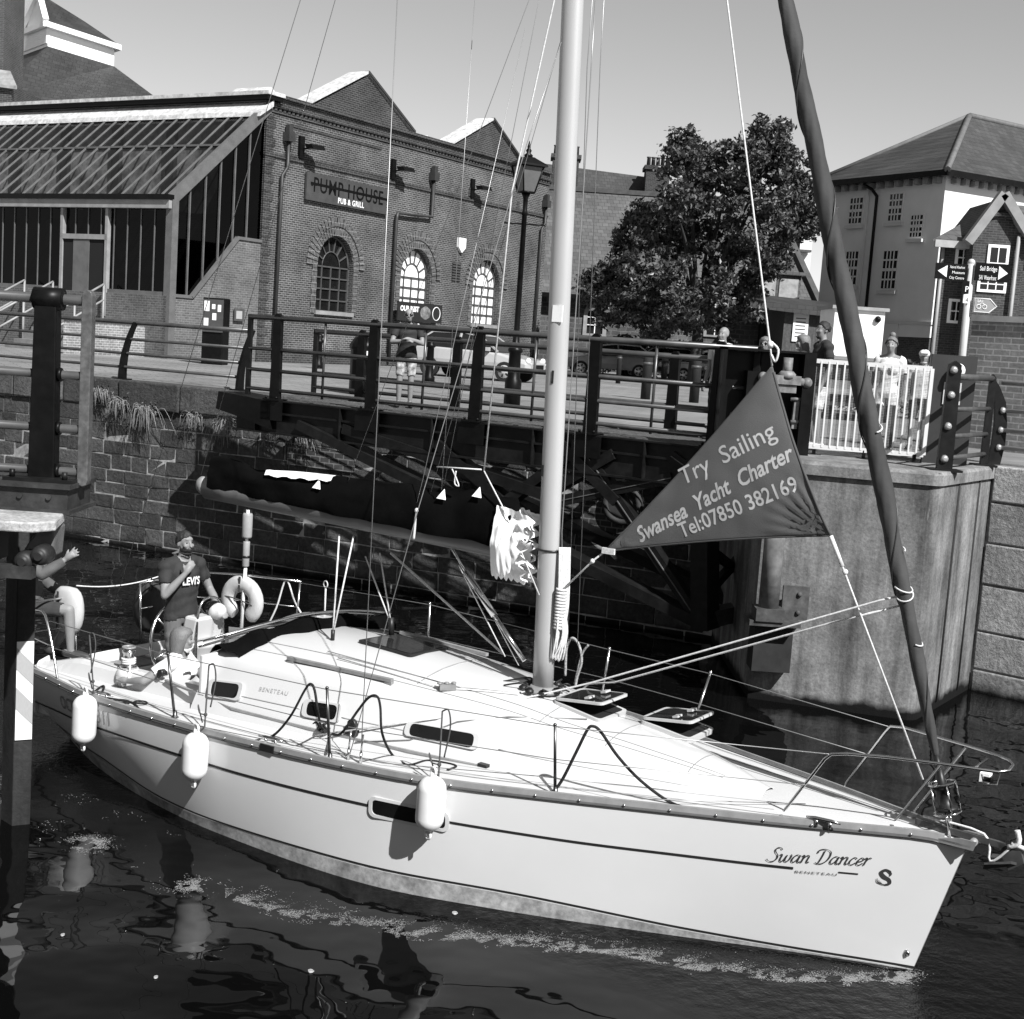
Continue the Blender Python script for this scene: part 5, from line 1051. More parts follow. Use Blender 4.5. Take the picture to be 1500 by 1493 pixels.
# finger post
sy = 21.0; S0 = Vector((aty(1409, 540, sy).x, sy, QZ)); FP = thing('finger_post', 'grey pole with black finger signs and a white cycle route sign', 'signpost', S0)
tp = aty(1423, 385, sy); mb = MB(); mb.cyl(S0, Vector((tp.x, sy, tp.z)), .055, 12); mb.sphere((tp.x, sy, tp.z), .06, 10, 6); mb.build('sign_pole', mat('grey_pole', .40, .4, .1), FP)
def finger(px0, py0, px1, py1, m_, name, ang=0, lines=(), arrow=0, tm=white_b, cyc=False):
    a, b_ = aty(px0, py1, sy-.08), aty(px1, py0, sy-.08); mb = MB(); mb.box((a.x, sy-.10, a.z), (b_.x, sy-.06, b_.z)); s_ = mb.build(name, m_, FP)
    mb = MB(); hh = b_.z-a.z
    if arrow:
        x = a.x+.12 if arrow < 0 else b_.x-.12; mb.add([(x+arrow*.09, sy-.104, (a.z+b_.z)/2), (x-arrow*.05, sy-.104, a.z+hh*.12), (x-arrow*.05, sy-.104, b_.z-hh*.12)], [(0, 1, 2)])
    for k, (tx, sx) in enumerate(lines):
        n = len(lines); vs, fs_ = letters(tx, 1); s2 = min(hh/n*.72, .12); wv = width(vs)*s2; mx = max(.06, b_.x-a.x-(.26 if arrow else .04)); s2x = s2*min(1, mx/wv); s2 = s2 if arrow else s2x
        x = (a.x+.06 if arrow > 0 else b_.x-.05-width(vs)*s2x) if arrow else a.x+.03
        mb.add([(x+v.x*s2x, sy-.104, b_.z-hh*(k+.85)/n+v.y*s2) for v in vs], fs_)
    mb.build('sign_lettering', tm, s_); return s_
finger(1369, 388, 1418, 408, black, 'finger_sign', lines=(('National Waterfront', 0), ('Museum', 0), ('City Centre', 0)), arrow=-1)
finger(1427, 388, 1480, 411, black, 'finger_sign', lines=(('Sail Bridge', 0), ('SA1 Waterfront', 0)), arrow=1)
finger(1409, 412, 1420, 430, black, 'small_sign', lines=(('P', 0),)); finger(1410, 432, 1420, 444, white_b, 'small_plate', tm=frame_m, lines=(('4', 0),))
a, b_ = aty(1424, 458, sy-.08), aty(1462, 438, sy-.08); mb = MB(); zm = (a.z+b_.z)/2; mb.prism([(a.x, sy-.1, a.z), (b_.x-.12, sy-.1, a.z), (b_.x, sy-.1, zm), (b_.x-.12, sy-.1, b_.z), (a.x, sy-.1, b_.z)], (0, .03, 0)); cs = mb.build('cycle_sign', mat('cycle_blue', .22, .5, .1), FP)
mb = MB(); 
P5 = [(a.x+.015, a.z+.015), (b_.x-.125, a.z+.015), (b_.x-.02, zm), (b_.x-.125, b_.z-.015), (a.x+.015, b_.z-.015)]
mb.tube([(x, sy-.104, z) for x, z in P5], .007, 4, closed=True); mb.torus((a.x+.08, sy-.104, zm-.02), (0, 1, 0), .032, .006, 12, 4); mb.torus((a.x+.17, sy-.104, zm-.02), (0, 1, 0), .032, .006, 12, 4); mb.tube([(a.x+.08, sy-.104, zm-.02), (a.x+.105, sy-.104, zm+.03), (a.x+.15, sy-.104, zm+.03), (a.x+.17, sy-.104, zm-.02)], .006, 4)
put_letters(mb, 'SA1', (a.x+.05, sy-.104, zm+.045), (1, 0, 0), (0, 0, 1), .06); mb.build('sign_symbol', white_b, cs)
# ================================================================ the yacht
YO = Vector((-4.37, 14.77, 0)); YA = R(-33.0)
yh = Vector((math.cos(YA), math.sin(YA), 0)); yl = Vector((-yh.y, yh.x, 0)); yz_ = Vector((0, 0, 1))
def yw(x, y, z): return YO+yh*x+yl*y+yz_*z
def yloc(P): d = P-YO; return Vector((d.dot(yh), d.dot(yl), d.z))
def bz(px, py, z): return yloc(atz(px, py, z))
def by(px, py, y=0.0): return yloc(atp(px, py, YO+yl*y, yl))
def bx(px, py, x): return yloc(atp(px, py, YO+yh*x, yh))

ST = [0, .05, .15, .31, .43, .52, .60, .70, .80, .87, .95, 1.0]
SB = [1.16, 1.26, 1.50, 1.65, 1.66, 1.61, 1.49, 1.17, .81, .55, .215, .02]
WT = [0, .03, .12, .24, .36, .54, .67, .79, .89, .95, 1.0]
WB = [.66, .80, 1.14, 1.44, 1.58, 1.56, 1.22, .79, .40, .18, .012]
def sheer_z(x): return .80+.30*x/9.4 if x < 9.1 else 1.09-.25*(x-9.1)**1.5
def h_x(t, z):          # station t at height z (raked stem, reverse transom)
    zz = max(0, min(1.1, z))
    x0, x1 = .25-.2*zz/.8, 9.10+.30*zz/1.08
    return x0+(x1-x0)*t
def h_b(t, z):
    zs = sheer_z(9.4*t); bs, bw_ = sinterp(t, ST, SB), sinterp(t, WT, WB)
    q = max(0, min(1, z/zs))
    return bw_+(bs-bw_)*(1-(1-q)**1.8)
def hull_p(x, z, side=-1, off=0.0):
    x0, x1 = h_x(0, z), h_x(1, z); t = max(0, min(1, (x-x0)/(x1-x0)))
    p = Vector((x, side*h_b(t, z), z))
    if off:
        e = .02; t2 = max(0, min(1, (x+e-x0)/(x1-x0)))
        dx = Vector((e, side*(h_b(t2, z)-h_b(t, z)), 0)); dz = Vector((0, side*(h_b(t, z+e)-h_b(t, z-e))/2, e))
        n = dx.cross(dz).normalized()
        if n.y*side < 0: n = -n
        p = p+n*off
    return p
def sheer(x, side=-1):
    t = x/9.4; return Vector((h_x(t, sheer_z(x)), side*sinterp(t, ST, SB), sheer_z(x)))
def on_hull(px, py):    # photograph pixel -> (x, z) on the near topsides
    lo, hi = .0, 1.75
    for _ in range(40):
        y = (lo+hi)/2; p = by(px, py, -y); z = max(0, min(1.1, p.z))
        t = max(0, min(1, (p.x-h_x(0, z))/(h_x(1, z)-h_x(0, z))))
        if y > h_b(t, z): hi = y
        else: lo = y
    return p.x, p.z
# coachroof
KX = [2.55, 3.0, 4.0, 5.0, 5.66, 6.16, 6.85, 7.4, 7.8]
KF = [1.19, 1.20, 1.15, 1.02, .90, .80, .60, .38, .14]
KC = [1.53, 1.57, 1.58, 1.53, 1.47, 1.385, 1.29, 1.20, 1.10]
def roof_dims(x):
    yf, zc = sinterp(x, KX, KF), sinterp(x, KX, KC); zd = sheer_z(x)
    ys = yf-min(.24, yf*.35); zs = zd+(zc-zd)*.74
    return yf, zd, ys, zs, zc
def hz(x, y):
    zd = sheer_z(x); y = abs(y)
    if 2.55 <= x <= 7.8:
        yf, zd, ys, zs, zc = roof_dims(x)
        if y < ys: return zc-(zc-zs)*(y/ys)**2.2
        if y < yf: return zd+(zs-zd)*(yf-y)/(yf-ys)
    elif x < 2.55:
        if y < .82: return .72 if y > .42 else .45
        if y < 1.02: return 1.02
    return zd
def on_deck(px, py, up=0.0):
    z = 2.6; prev = None
    while z > .3:
        p = bz(px, py, z)
        if p.z-up <= hz(p.x, p.y): break
        z -= .01
    p.z = hz(p.x, p.y)+up
    return p

gel = mat('white_gelcoat', .52, .22, .03, .8, spec=.5, coat=.25)
gelhull = mat('hull_gelcoat', .60, .2, .05, .6, spec=.5, coat=.3, fine=0)
nonskid = mat('deck_white', .50, .5, .05, 2.0, .15, 900)
dark_line = mat('dark_stripe', .018, .35, .2, 6)
antifoul = mat('antifouling', .28, .55, .5, 3.5, fine=20)
alum = mat('aluminium_rail', .24, .4, .2, 8, metal=.15)
steel = mat('polished_steel', .62, .18, .1, 6, metal=1.0)
mastm = mat('mast_aluminium', .40, .38, .10, 1.2, spec=.5, metal=.15, stretch=(1, 1, .3))
black_glass = mat('smoked_window', .006, .05, .3, 4, spec=.6)
blackrub = mat('black_plastic', .012, .45, .3, 9)
canvas_dark = mat('dark_canvas', .0035, .9, .5, 2.5, .6, 9, spec=.03)
canvas_grey = mat('grey_canvas', .13, .9, .3, 2.2, .4, 11, spec=.1)
sailcloth = mat('white_sailcloth', .82, .7, .05, 3, .15, 18)
rope_white = mat('white_rope', .55, .9, .3, 60, spec=.1)
rope_dark = mat('dark_rope', .016, .8, .9, 70, .6, 90, spec=.2)
wire = mat('steel_wire', .30, .4, .1, 30, metal=.7)
teak = mat('teak_slats', .17, .6, .45, 5, stretch=(1, 12, 1))
orange_vinyl = mat('horseshoe_vinyl', .46, .55, .15, 5, .15, 30)

Y = thing('sailing_yacht', 'white sailing yacht gliding through the lock, mast up and sail furled', 'sailing yacht', YO, YA)
def yb(mb, name, m, parent=None, **kw): 
    mb.v = [yw(*p) for p in mb.v]
    return mb.build(name, m, parent or Y, **kw)

# ---- hull
h = MB(); NT = 56
for side in (-1, 1):
    rows = []
    for i in range(NT+1):
        t = i/NT; zs = sheer_z(9.4*t); row = []
        for z in [zs*(1-k/12) for k in range(13)]+[-.08, -.2, -.4]:
            b = h_b(t, z)*(1 if z >= 0 else (1-.5*(-z/.4)**1.4)) ; row.append(Vector((h_x(t, z), side*b, z)))
        rows.append(row if side < 0 else row[::-1])
    h.grid(rows)
# transom
tr = []
for k in range(13):
    z = sheer_z(0)*(1-k/12); b = h_b(0, z); tr.append([Vector((h_x(0, z), -b, z)), Vector((h_x(0, z)-.03, 0, z)), Vector((h_x(0, z), b, z))])
h.grid(tr, False)
hull = yb(h, 'hull', gelhull, fixn=False)
def hull_strip(mb, xs, z0, z1, off=.004, side=-1):
    mb.grid([[hull_p(x, z0(x), side, off), hull_p(x, (z0(x)+z1(x))/2, side, off), hull_p(x, z1(x), side, off)] for x in xs])
_wp = [on_hull(*q) for q in ((52, 1028), (140, 1065), (260, 1105), (350, 1133), (540, 1180), (650, 1203), (840, 1233), (1000, 1253), (1160, 1271.5), (1257, 1280.5))]
_bp = [on_hull(*q) for q in ((150, 1110), (240, 1170), (500, 1258), (750, 1308), (1000, 1359), (1165, 1388), (1330, 1415))]
wz = lambda x: sinterp(x, [a for a, _ in _wp], [b for _, b in _wp])
bz0 = lambda x: sinterp(x, [a for a, _ in _bp], [b for _, b in _bp])
lin = lambda a, b, n: [a+(b-a)*i/n for i in range(n+1)]
s1 = MB()
wx1, wx2 = on_hull(1162, 1272)[0], on_hull(1228, 1278)[0]
hull_strip(s1, lin(.12, on_hull(545, 1181)[0], 40), lambda x: wz(x)+.011, lambda x: wz(x)-.011)
hull_strip(s1, lin(on_hull(640, 1201)[0], wx1, 30), lambda x: wz(x)+.010, lambda x: wz(x)-.010)
hull_strip(s1, lin(wx2, _wp[-1][0], 6), lambda x: wz(x)+.007, lambda x: wz(x)-.005)
for sx in (1,): hull_strip(s1, lin(.12, 8.5, 60), lambda x: sheer_z(x)-.275, lambda x: sheer_z(x)-.297, side=1)
yb(s1, 'waist_stripe', dark_line, hull)
s2 = MB(); 
for sd in (-1, 1):
    hull_strip(s2, lin(.3, 9.12, 70), lambda x: bz0(x)-.008, lambda x: bz0(x)+.008, side=sd)
yb(s2, 'boot_line', dark_line, hull)
s3 = MB()
for sd in (-1, 1): hull_strip(s3, lin(.3, 9.06, 70), lambda x: bz0(x)-.02, lambda x: -.03, .003, sd)
yb(s3, 'boot_band', antifoul, hull)
# hull portlight
x0, z0 = on_hull(548, 1166); x1 = x0+.62; zc_ = wz(x0+.3)+.0
def rrect(cx, cz, w, hgt, r, n=5):
    out = []
    for qx, qz, a0 in ((1, 1, 0), (-1, 1, 90), (-1, -1, 180), (1, -1, 270)):
        for k in range(n+1):
            a = R(a0+90*k/n); out.append((cx+qx*(w/2-r)+r*math.cos(a), cz+qz*(hgt/2-r)+r*math.sin(a)))
    return out
def hull_panel(mb, outl, off):
    pts = [hull_p(a, b, -1, off) for a, b in outl]; c = sum(pts, Vector())/len(pts)
    mb.add(pts+[c], [(i, (i+1) % len(pts), len(pts)) for i in range(len(pts))])
def hull_ring(mb, o1, o2, off):
    n = len(o1); A = [hull_p(a, b, -1, 0) for a, b in o1]; B = [hull_p(a, b, -1, off) for a, b in o1]; C = [hull_p(a, b, -1, off) for a, b in o2]; D = [hull_p(a, b, -1, .002) for a, b in o2]
    mb.loft([A, B, C, D], False, False, False)
pc = (x0+x1)/2
f1 = MB(); hull_ring(f1, rrect(pc, zc_, .70, .175, .055), rrect(pc, zc_, .64, .125, .04), .014)
pl = yb(f1, 'hull_window', gel)
f2 = MB(); hull_strip(f2, lin(pc-.318, pc+.318, 16), lambda x: zc_+.061, lambda x: zc_-.061, .006); yb(f2, 'pane', black_glass, pl)

# ---- deck, coamings, cockpit
d = MB(); rows = []
for i in range(61):
    x = 2.55+(9.36-2.55)*i/60; s = sheer(x); b = abs(s.y); rows.append([Vector((s.x, b*k/6, s.z+.02*(1-(k/6)**2))) for k in range(-6, 7)])
d.grid(rows)
for side in (-1, 1):
    rows = []
    for i in range(16):
        x = .0+2.6*i/15; s = sheer(x, side); rows.append([s, Vector((s.x, side*1.02, s.z+.005))][::side])
    d.grid(rows)
deck = yb(d, 'deck', nonskid)
c = MB(); rows = []
for side in (-1, 1):
    rows = []
    for i in range(20):
        x = .12+2.46*i/19; k = min(1, (x-.1)/.7); top = sheer_z(x)+.05+.12*k*k*(3-2*k)
        pr = [(1.04, sheer_z(x)), (1.0, top-.04), (.97, top), (.87, top), (.84, top-.03), (.82, .72), (.44, .70), (.42, .45), (0, .45)]
        rows.append([Vector((x, side*a, b_)) for a, b_ in (pr if side < 0 else pr[::-1])])
    c.grid(rows, False)
    c.prism([Vector((.12, side*a, b_)) for a, b_ in [(1.04, .8), (1.0, .86), (.87, .9), (.82, .72), (.44, .7), (.42, .45), (.42, .3), (1.04, .3)]], (-.02, 0, 0))
c.box((.0, -1.0, .3), (.42, 1.0, .66)); c.box((2.58, -1.12, .45), (2.62, 1.12, 1.40))
cock = yb(c, 'cockpit', gel, bevel=.012)
sl_ = MB()
for k in range(7):
    sl_.box((.45+.0, -.80+.052*k, .728), (1.15, -.755+.052*k, .74)); sl_.box((.45, .45+.052*k, .728), (2.2, .495+.052*k, .74))
    sl_.box((.03, -.9+.26*k, .665), (.40, -.66+.26*k, .68))
yb(sl_, 'seat_slats', teak, cock)
comp = MB(); comp.box((2.568, -.33, .55), (2.579, .33, 1.42)); yb(comp, 'companionway', black_glass)

# coachroof
k_ = MB(); rings = []
for i in range(57):
    x = 2.55+5.27*i/56; yf, zd, ys, zs, zc = roof_dims(min(x, 7.8)); half = [(yf, zd-.02), (yf-.012, zd+.03)]
    half += [(yf+(ys-yf)*q, zd+(zs-zd)*q) for q in (.3, .6, .85, .96)]
    half += [(ys*(1-q), zc-(zc-zs)*(1-q)**2.2) for q in (.04, .12, .25, .45, .7)]
    rings.append([Vector((x, -a, b_)) for a, b_ in half]+[Vector((x, 0, zc))]+[Vector((x, a, b_)) for a, b_ in half[::-1]])
k_.grid(rings)
k_.add(rings[0], [list(range(len(rings[0])))])
roof = yb(k_, 'coachroof', gel)
gv = MB()
for side in (-1, 1):
    for q0, xa, xb in ((.30, 2.58, 2.66), (.42, 3.05, 3.8), (.42, 4.25, 5.0), (.42, 5.75, 7.3)):
        pts = []
        for i in range(21):
            x = xa+(xb-xa)*i/20; yf, zd, ys, zs, zc = roof_dims(x); pts.append(Vector((x, side*(yf+(ys-yf)*q0+.002), zd+(zs-zd)*q0)))
        gv.tube(pts, .006, 5)
yb(gv, 'moulded_groove', mat('grey_groove', .38, .6, .1), roof)
# side windows
def roof_side(px, py):
    lo, hi = .1, 1.4
    for _ in range(40):
        y = (lo+hi)/2; p = by(px, py, -y); yf, zd, ys, zs, zc = roof_dims(max(2.55, min(7.7, p.x)))
        s_ = yf-(yf-ys)*(p.z-zd)/(zs-zd)
        if y > s_: hi = y
        else: lo = y
    return p
def round_poly(P, r=.22, n=4):      # P: 4 corners; rounded by blending
    out = []
    for i in range(4):
        a, b_, c_ = P[i-1], P[i], P[(i+1) % 4]
        ra = min(.5, .05/max((a-b_).length, .01)*1.0); rc = min(.5, .05/max((c_-b_).length, .01))
        p, q = b_.lerp(a, ra), b_.lerp(c_, rc)
        for k in range(n+1):
            t = k/n; out.append((1-t)**2*p+2*t*(1-t)*b_+t*t*q)
    return out
def plate(mb, out, n, off0, off1):
    out = [Vector(p) for p in out]; mb.prism([p+n*off0 for p in out], n*(off1-off0))
for corners in ([(313, 998.5), (353.7, 1003.6), (348, 1024.7), (309, 1019.6)], [(452.6, 1027.7), (497, 1034.7), (491.8, 1056.7), (448.6, 1048)], [(603.3, 1060), (697, 1076.7), (692.7, 1097.7), (599, 1078)]):
    P = [roof_side(*q) for q in corners]; cc = sum(P, Vector())/4
    n = (P[1]-P[0]).cross(P[3]-P[0]).normalized(); n = n if n.y < 0 else -n
    for side in (-1, 1):
        Q = [Vector((p.x, p.y*-side, p.z)) for p in P]; nn = Vector((n.x, n.y*-side, n.z)); cq = Vector((cc.x, cc.y*-side, cc.z))
        outer = round_poly([cq+(p-cq)*1.0+(p-cq).normalized()*.045 for p in Q]); inner = round_poly(Q)
        w = MB(); w.loft([[p-nn*.01 for p in outer], [p+nn*.024 for p in outer], [p+nn*.024 for p in inner], [p+nn*.0 for p in inner]], False, False, False)
        wo_ = yb(w, 'side_window', mat('window_frame_grey', .42, .4, .1) if 'window_frame_grey' not in bpy.data.materials else bpy.data.materials['window_frame_grey'], roof)
        w2 = MB(); plate(w2, inner, nn, -.012, .016); yb(w2, 'pane', black_glass, wo_) if False else yb(w2, 'window_pane', black_glass, roof)
# flush hatch and two open hatches
def hatch_quad(px3, L=None):
    a, b_, c_ = [on_deck(*p) for p in px3]       # aft-starboard, fwd-starboard, fwd-port
    xa, xb = a.x, (b_.x+c_.x)/2; w = abs(c_.y-b_.y)/2
    return xa, xb, w
fr_grey = bpy.data.materials['window_frame_grey']
acr = mat('tinted_acrylic', .02, .06, .3, 3, spec=.6)
P = [on_deck(*q) for q in ((530, 943), (600, 962), (652, 952), (580, 933))]
for nm, sc_, o0, o1, m_ in (('hatch_frame', 1.12, .0, .022, blackrub), ('flush_hatch', 1.0, .01, .028, acr)):
    cq = sum(P, Vector())/4; mb = MB(); plate(mb, round_poly([cq+(p-cq)*sc_ for p in P]), Vector((0, 0, 1)), o0, o1); yb(mb, nm, m_, roof)
for px3, ang in ((((815, 1039), (868, 1058), (913, 1046)), 15), (((912, 1078), (970, 1101), (1012, 1084)), 15)):
    p0, p1, p2 = [on_deck(*q) for q in px3]; xa, xb = p0.x, p1.x; w = .215; yc = 0
    xa, xb = (xa+xb)/2-.215, (xa+xb)/2+.215
    if abs(p1.y) < .6: yc = (p1.y+p2.y)/2
    zz = lambda x: hz(x, 0)+.002
    A = [Vector((xa, yc-w, zz(xa))), Vector((xb, yc-w, zz(xb))), Vector((xb, yc+w, zz(xb))), Vector((xa, yc+w, zz(xa)))]
    n = (A[1]-A[0]).cross(A[3]-A[0]).normalized(); cq = sum(A, Vector())/4
    fr = MB(); o_ = round_poly([cq+(p-cq)*1.13 for p in A]); i_ = round_poly(A)
    fr.loft([[p-n*.03 for p in o_], [p+n*.016 for p in o_], [p+n*.016 for p in i_], [p-n*.01 for p in i_]], False, False, False)
    hf = yb(fr, 'deck_hatch', fr_grey)
    hole = MB(); plate(hole, i_, n, -.005, .012); yb(hole, 'opening', mat('hatch_dark', .004, .9, .1) if 'hatch_dark' not in bpy.data.materials else bpy.data.materials['hatch_dark'], hf)
    lid = MB(); hp = (A[0]+A[3])/2+n*.03
    plate(lid, round_poly([cq+(p-cq)*1.06 for p in A]), n, .032, .044); lid.rot(hp, (0, 1, 0), -R(ang))
    lf = MB(); o2 = round_poly([cq+(p-cq)*1.10 for p in A]); i2 = round_poly([cq+(p-cq)*1.0 for p in A])
    lf.loft([[p+n*.026 for p in o2], [p+n*.048 for p in o2], [p+n*.048 for p in i2], [p+n*.026 for p in i2]], True, False, False); lf.rot(hp, (0, 1, 0), -R(ang))
    yb(lid, 'hatch_lid', acr, hf); yb(lf, 'lid_frame', fr_grey, hf)
    hd = MB()
    for sy in (-.14, .14): hd.cbox(cq+Vector((.06, sy, 0))+n*.054, (.05, 0, 0), (0, .09, 0), (0, 0, .018))
    hd.rot(hp, (0, 1, 0), -R(ang)); yb(hd, 'lid_handle', fr_grey, hf)

# ---- toe rail
for side in (-1, 1):
    tr_ = MB(); rows = []
    for i in range(91):
        x = .12+(9.24-.12)*i/90; s = sheer(x, side); e = side*.006
        rows.append([s+Vector((0, e, -.018)), s+Vector((0, e+side*.006, .0)), s+Vector((0, e, .042)), s+Vector((0, e-side*.028, .044)), s+Vector((0, -side*.024, .008))][::-side])
    tr_.grid(rows, False)
    rail = yb(tr_, 'toe_rail', alum)
    hl = MB()
    for i in range(28):
        x = .25+.325*i; s = sheer(x, side); bt = MB(); bt.sphere(s+Vector((0, side*.012, .004)), .013, 6, 4); bo_ = yb(bt, 'rail_bolt', steel, rail) if side < 0 else None
        if side > 0: hl.cyl(s+Vector((.1, -.026, .028)), s+Vector((.1, -.032, .028)), .012, 8)
    if side > 0: yb(hl, 'rail_holes', dark_line, rail)
    ed = MB(); ed.tube([sheer(x, side)+Vector((0, side*.008, -.020)) for x in lin(.05, 9.3, 70)], .007, 6); yb(ed, 'rub_strake', mat('pale_strake', .05, .4, .1) if 'pale_strake' not in bpy.data.materials else bpy.data.materials['pale_strake'], rail)

# ---- mast
MB0, MTOP = Vector((5.66, 0, 1.47)), 14.2
def mast_x(z): return 5.66-(z-1.47)*.0323
m = MB(); rings = []
for i in range(26):
    z = 1.44+(MTOP-1.44)*i/25
    rings.append([Vector((mast_x(z)+.098*math.cos(a), .076*math.sin(a), z)) for a in [2*math.pi*j/20 for j in range(20)]])
m.loft(rings); mast = yb(m, 'mast', mastm)
mb = MB(); mb.tube([Vector((mast_x(2.72)+.1*math.cos(a), .078*math.sin(a), 2.72)) for a in [2*math.pi*j/20 for j in range(20)]], .011, 6, closed=True); yb(mb, 'mast_band', dark_line, mast)
mb = MB(); p = by(818, 460, 0); mb.cbox((mast_x(p.z)+.03, -.0745, p.z), (.10, 0, 0), (0, .01, 0), (0, 0, .14)); yb(mb, 'mast_sticker', sailcloth, mast)
mb = MB(); p = by(810, 552, 0); mb.cbox((mast_x(p.z)+.01, -.0765, p.z), (.018, 0, 0), (0, .01, 0), (0, 0, .11)); yb(mb, 'sheave_slot', dark_line, mast); mb = MB(); p = by(808, 690, 0); mb.cbox((mast_x(p.z)-.06, -.06, p.z), (.018, 0, 0), (0, .02, 0), (0, 0, .10)); yb(mb, 'sheave_slot', dark_line, mast)
mb = MB(); mb.lathe([(.17, 0), (.17, .025), (.12, .03), (.11, .05)], (5.66, 0, 1.47)); yb(mb, 'mast_step', alum, mast)
mb = MB()
for k in range(9):
    a = k*.75; mb.sphere((5.66-.16*math.cos(a), -.20*math.sin(a), 1.50), .035, 7, 5, (1.2, 1.2, .8)); 
    mb.tube(spline([(5.66-.13*math.cos(a), -.17*math.sin(a), 1.52), (5.66-.2*math.cos(a), -.25*math.sin(a), 1.54), (5.6-.3*math.cos(a), -.22*math.sin(a+.4), 1.50)]), .008, 5)
yb(mb, 'turning_blocks', blackrub, mast)
# spreaders and masthead, above the frame
mb = MB()
for sgn in (-1, 1): mb.tube([(mast_x(7.9), 0, 7.9), (mast_x(7.9)-.25, sgn*1.02, 7.98)], [.035, .02], 8)
yb(mb, 'spreader', mastm, mast)
# coil of halyard on the mast front
mb = MB(); p = by(818, 905, 0)
for k in range(7):
    a = k*.21; mb.tube(spline([(mast_x(2.4)+.115+.01*k, -.03+.012*k, p.z+.62), (mast_x(2.2)+.15+.008*k, -.05+.014*k, p.z+.15), (mast_x(2)+.16, -.07+.02*k, p.z-.12), (mast_x(1.9)+.12+.02*(k % 3), -.05+.02*k, p.z-.36-.01*(k % 3)), (mast_x(1.9)+.20, -.04+.012*k, p.z-.12), (mast_x(2.2)+.13, -.03+.01*k, p.z+.2)]), .009, 5)
for k in range(13): mb.torus((mast_x(2.2)+.155, -.02, p.z-.08+.028*k), (0.05, 0, 1), .042, .013, 12, 5)
yb(mb, 'halyard_coil', rope_white, mast)

# ---- boom, sail cover, sail
ga, ge = Vector((5.46, 0, 2.70)), Vector((1.42, 0, 2.80))
mb = MB(); rings = []
for i in range(13):
    p = ga.lerp(ge, i/12); rings.append([p+Vector((0, .072*math.cos(a), .115*math.sin(a)-.02)) for a in [2*math.pi*j/14 for j in range(14)]])
mb.loft(rings); boom = yb(mb, 'boom', mat('boom_grey', .11, .38, .15, 3, spec=.5))
mb = MB(); e = ge+Vector((-.0, 0, 0)); mb.loft([[e+Vector((-dx, r_*.062*math.cos(a), r_*.088*math.sin(a))) for a in [2*math.pi*j/14 for j in range(14)]] for dx, r_ in ((0, 1.08), (.06, 1.06), (.10, .8), (.11, .3))]); yb(mb, 'boom_end_cap', alum, boom)
mb = MB(); mb.loft([[ga.lerp(ge, q)+Vector((0, .066*math.cos(a), .092*math.sin(a))) for a in [2*math.pi*j/14 for j in range(14)]] for q in (.935, .965)]); yb(mb, 'boom_band', sailcloth, boom)
ctop = [(lambda v: (v.x, v.z))(by(a, b_, 0)) for a, b_ in ((308, 671), (330, 669), (350, 675), (377, 686), (400, 691), (467, 697), (520, 700), (601, 709), (652, 717), (690, 718), (735, 724), (760, 730))]
mb = MB(); rows = []
topz = [(0, .20), (.08, .21), (.2, .13), (.35, .20), (.55, .30), (.75, .38), (.9, .43), (1, .47)]   # from boom end to mast end
random.seed(3)
for i in range(90):
    q = i/89; p = ge.lerp(ga, .02+.93*q)+Vector((0, 0, 0)); th_ = interp(p.x, [a for a, _ in ctop], [b_ for _, b_ in ctop])-p.z+.008*math.sin(q*31)+.006*math.sin(q*57+1)
    wd = .075+.05*q+.006*math.sin(q*43)
    row = []
    for j in range(19):
        s_ = j/18; a = math.pi*(s_*1.08-.04)           # from one lower lip over the top to the other
        row.append((p+Vector((0, -math.cos(a)*wd*(1 if math.sin(a) > 0 else .9)*(1-.35*max(0, math.sin(a))**3), (math.sin(a)*th_ if math.sin(a) > 0 else math.sin(a)*.16)+.02*math.sin(q*23+j*.9)*q*.6))+Vector((0, -.03*noise.noise(Vector((q*9, j*.35, 1)))-.014*noise.noise(Vector((q*26+j*.8, j*.9, 5))), .012*noise.noise(Vector((q*14, j*.5, 8)))))))
    rows.append(row)
mb.grid(rows); mb.add(rows[0], [list(range(19))]); mb.add(rows[-1], [list(range(19))[::-1]])
cov = yb(mb, 'sail_cover', canvas_dark, boom)
mb = MB()
for px, py in ((465, 710), (648, 725), (700, 722)):
    mb = MB(); p = by(px, py, -.085); mb.add([p+Vector((-.05, -.012, -.035)), p+Vector((.05, -.012, -.04)), p+Vector((0, .03, .05)), p+Vector((-.05, -.02, -.035)), p+Vector((.05, -.02, -.04)), p+Vector((0, .022, .05))], [(0, 1, 2), (5, 4, 3), (0, 3, 4, 1), (1, 4, 5, 2), (2, 5, 3, 0)])
    yb(mb, 'cover_patch', sailcloth, cov)
# crumpled sail in front of the cover and a strip of it showing along the top
mb = MB(); rows = []
for i in range(34):
    q = i/33; x = by(735, 780).x+.36*q; row = []
    for j in range(45):
        v = j/44; zb = 2.42+.02*math.sin(i*1.3); zt = 3.06-.05*q
        nz = .6*noise.noise(Vector((q*2.2+v*1.2, v*2.6-q*1.5, 1.7))); n2 = noise.noise(Vector((q*5+v*2, v*5-q*3, 4.1))); tz = abs((v*5.5+.3*nz) % 1-.5)*2; row.append(Vector((x+.09*(tz-.4)*q**4, -.10-.085*math.sin(math.pi*min(1, 1.15*v))**.6-.08*nz-.016*n2-.03*(1-tz)*q**3, zb+(zt-zb)*v+.07*nz*(1-v)*1.4+.02*n2)))
    rows.append(row)
mb.grid(rows)
rows = [[p+Vector((0, .16+.04*math.sin(i+j), 0)) for j, p in enumerate(r_)] for i, r_ in enumerate(rows)]; mb.grid(rows)
md_ = None; sail = yb(mb, 'folded_mainsail', sailcloth, boom); mb = MB(); rows = []
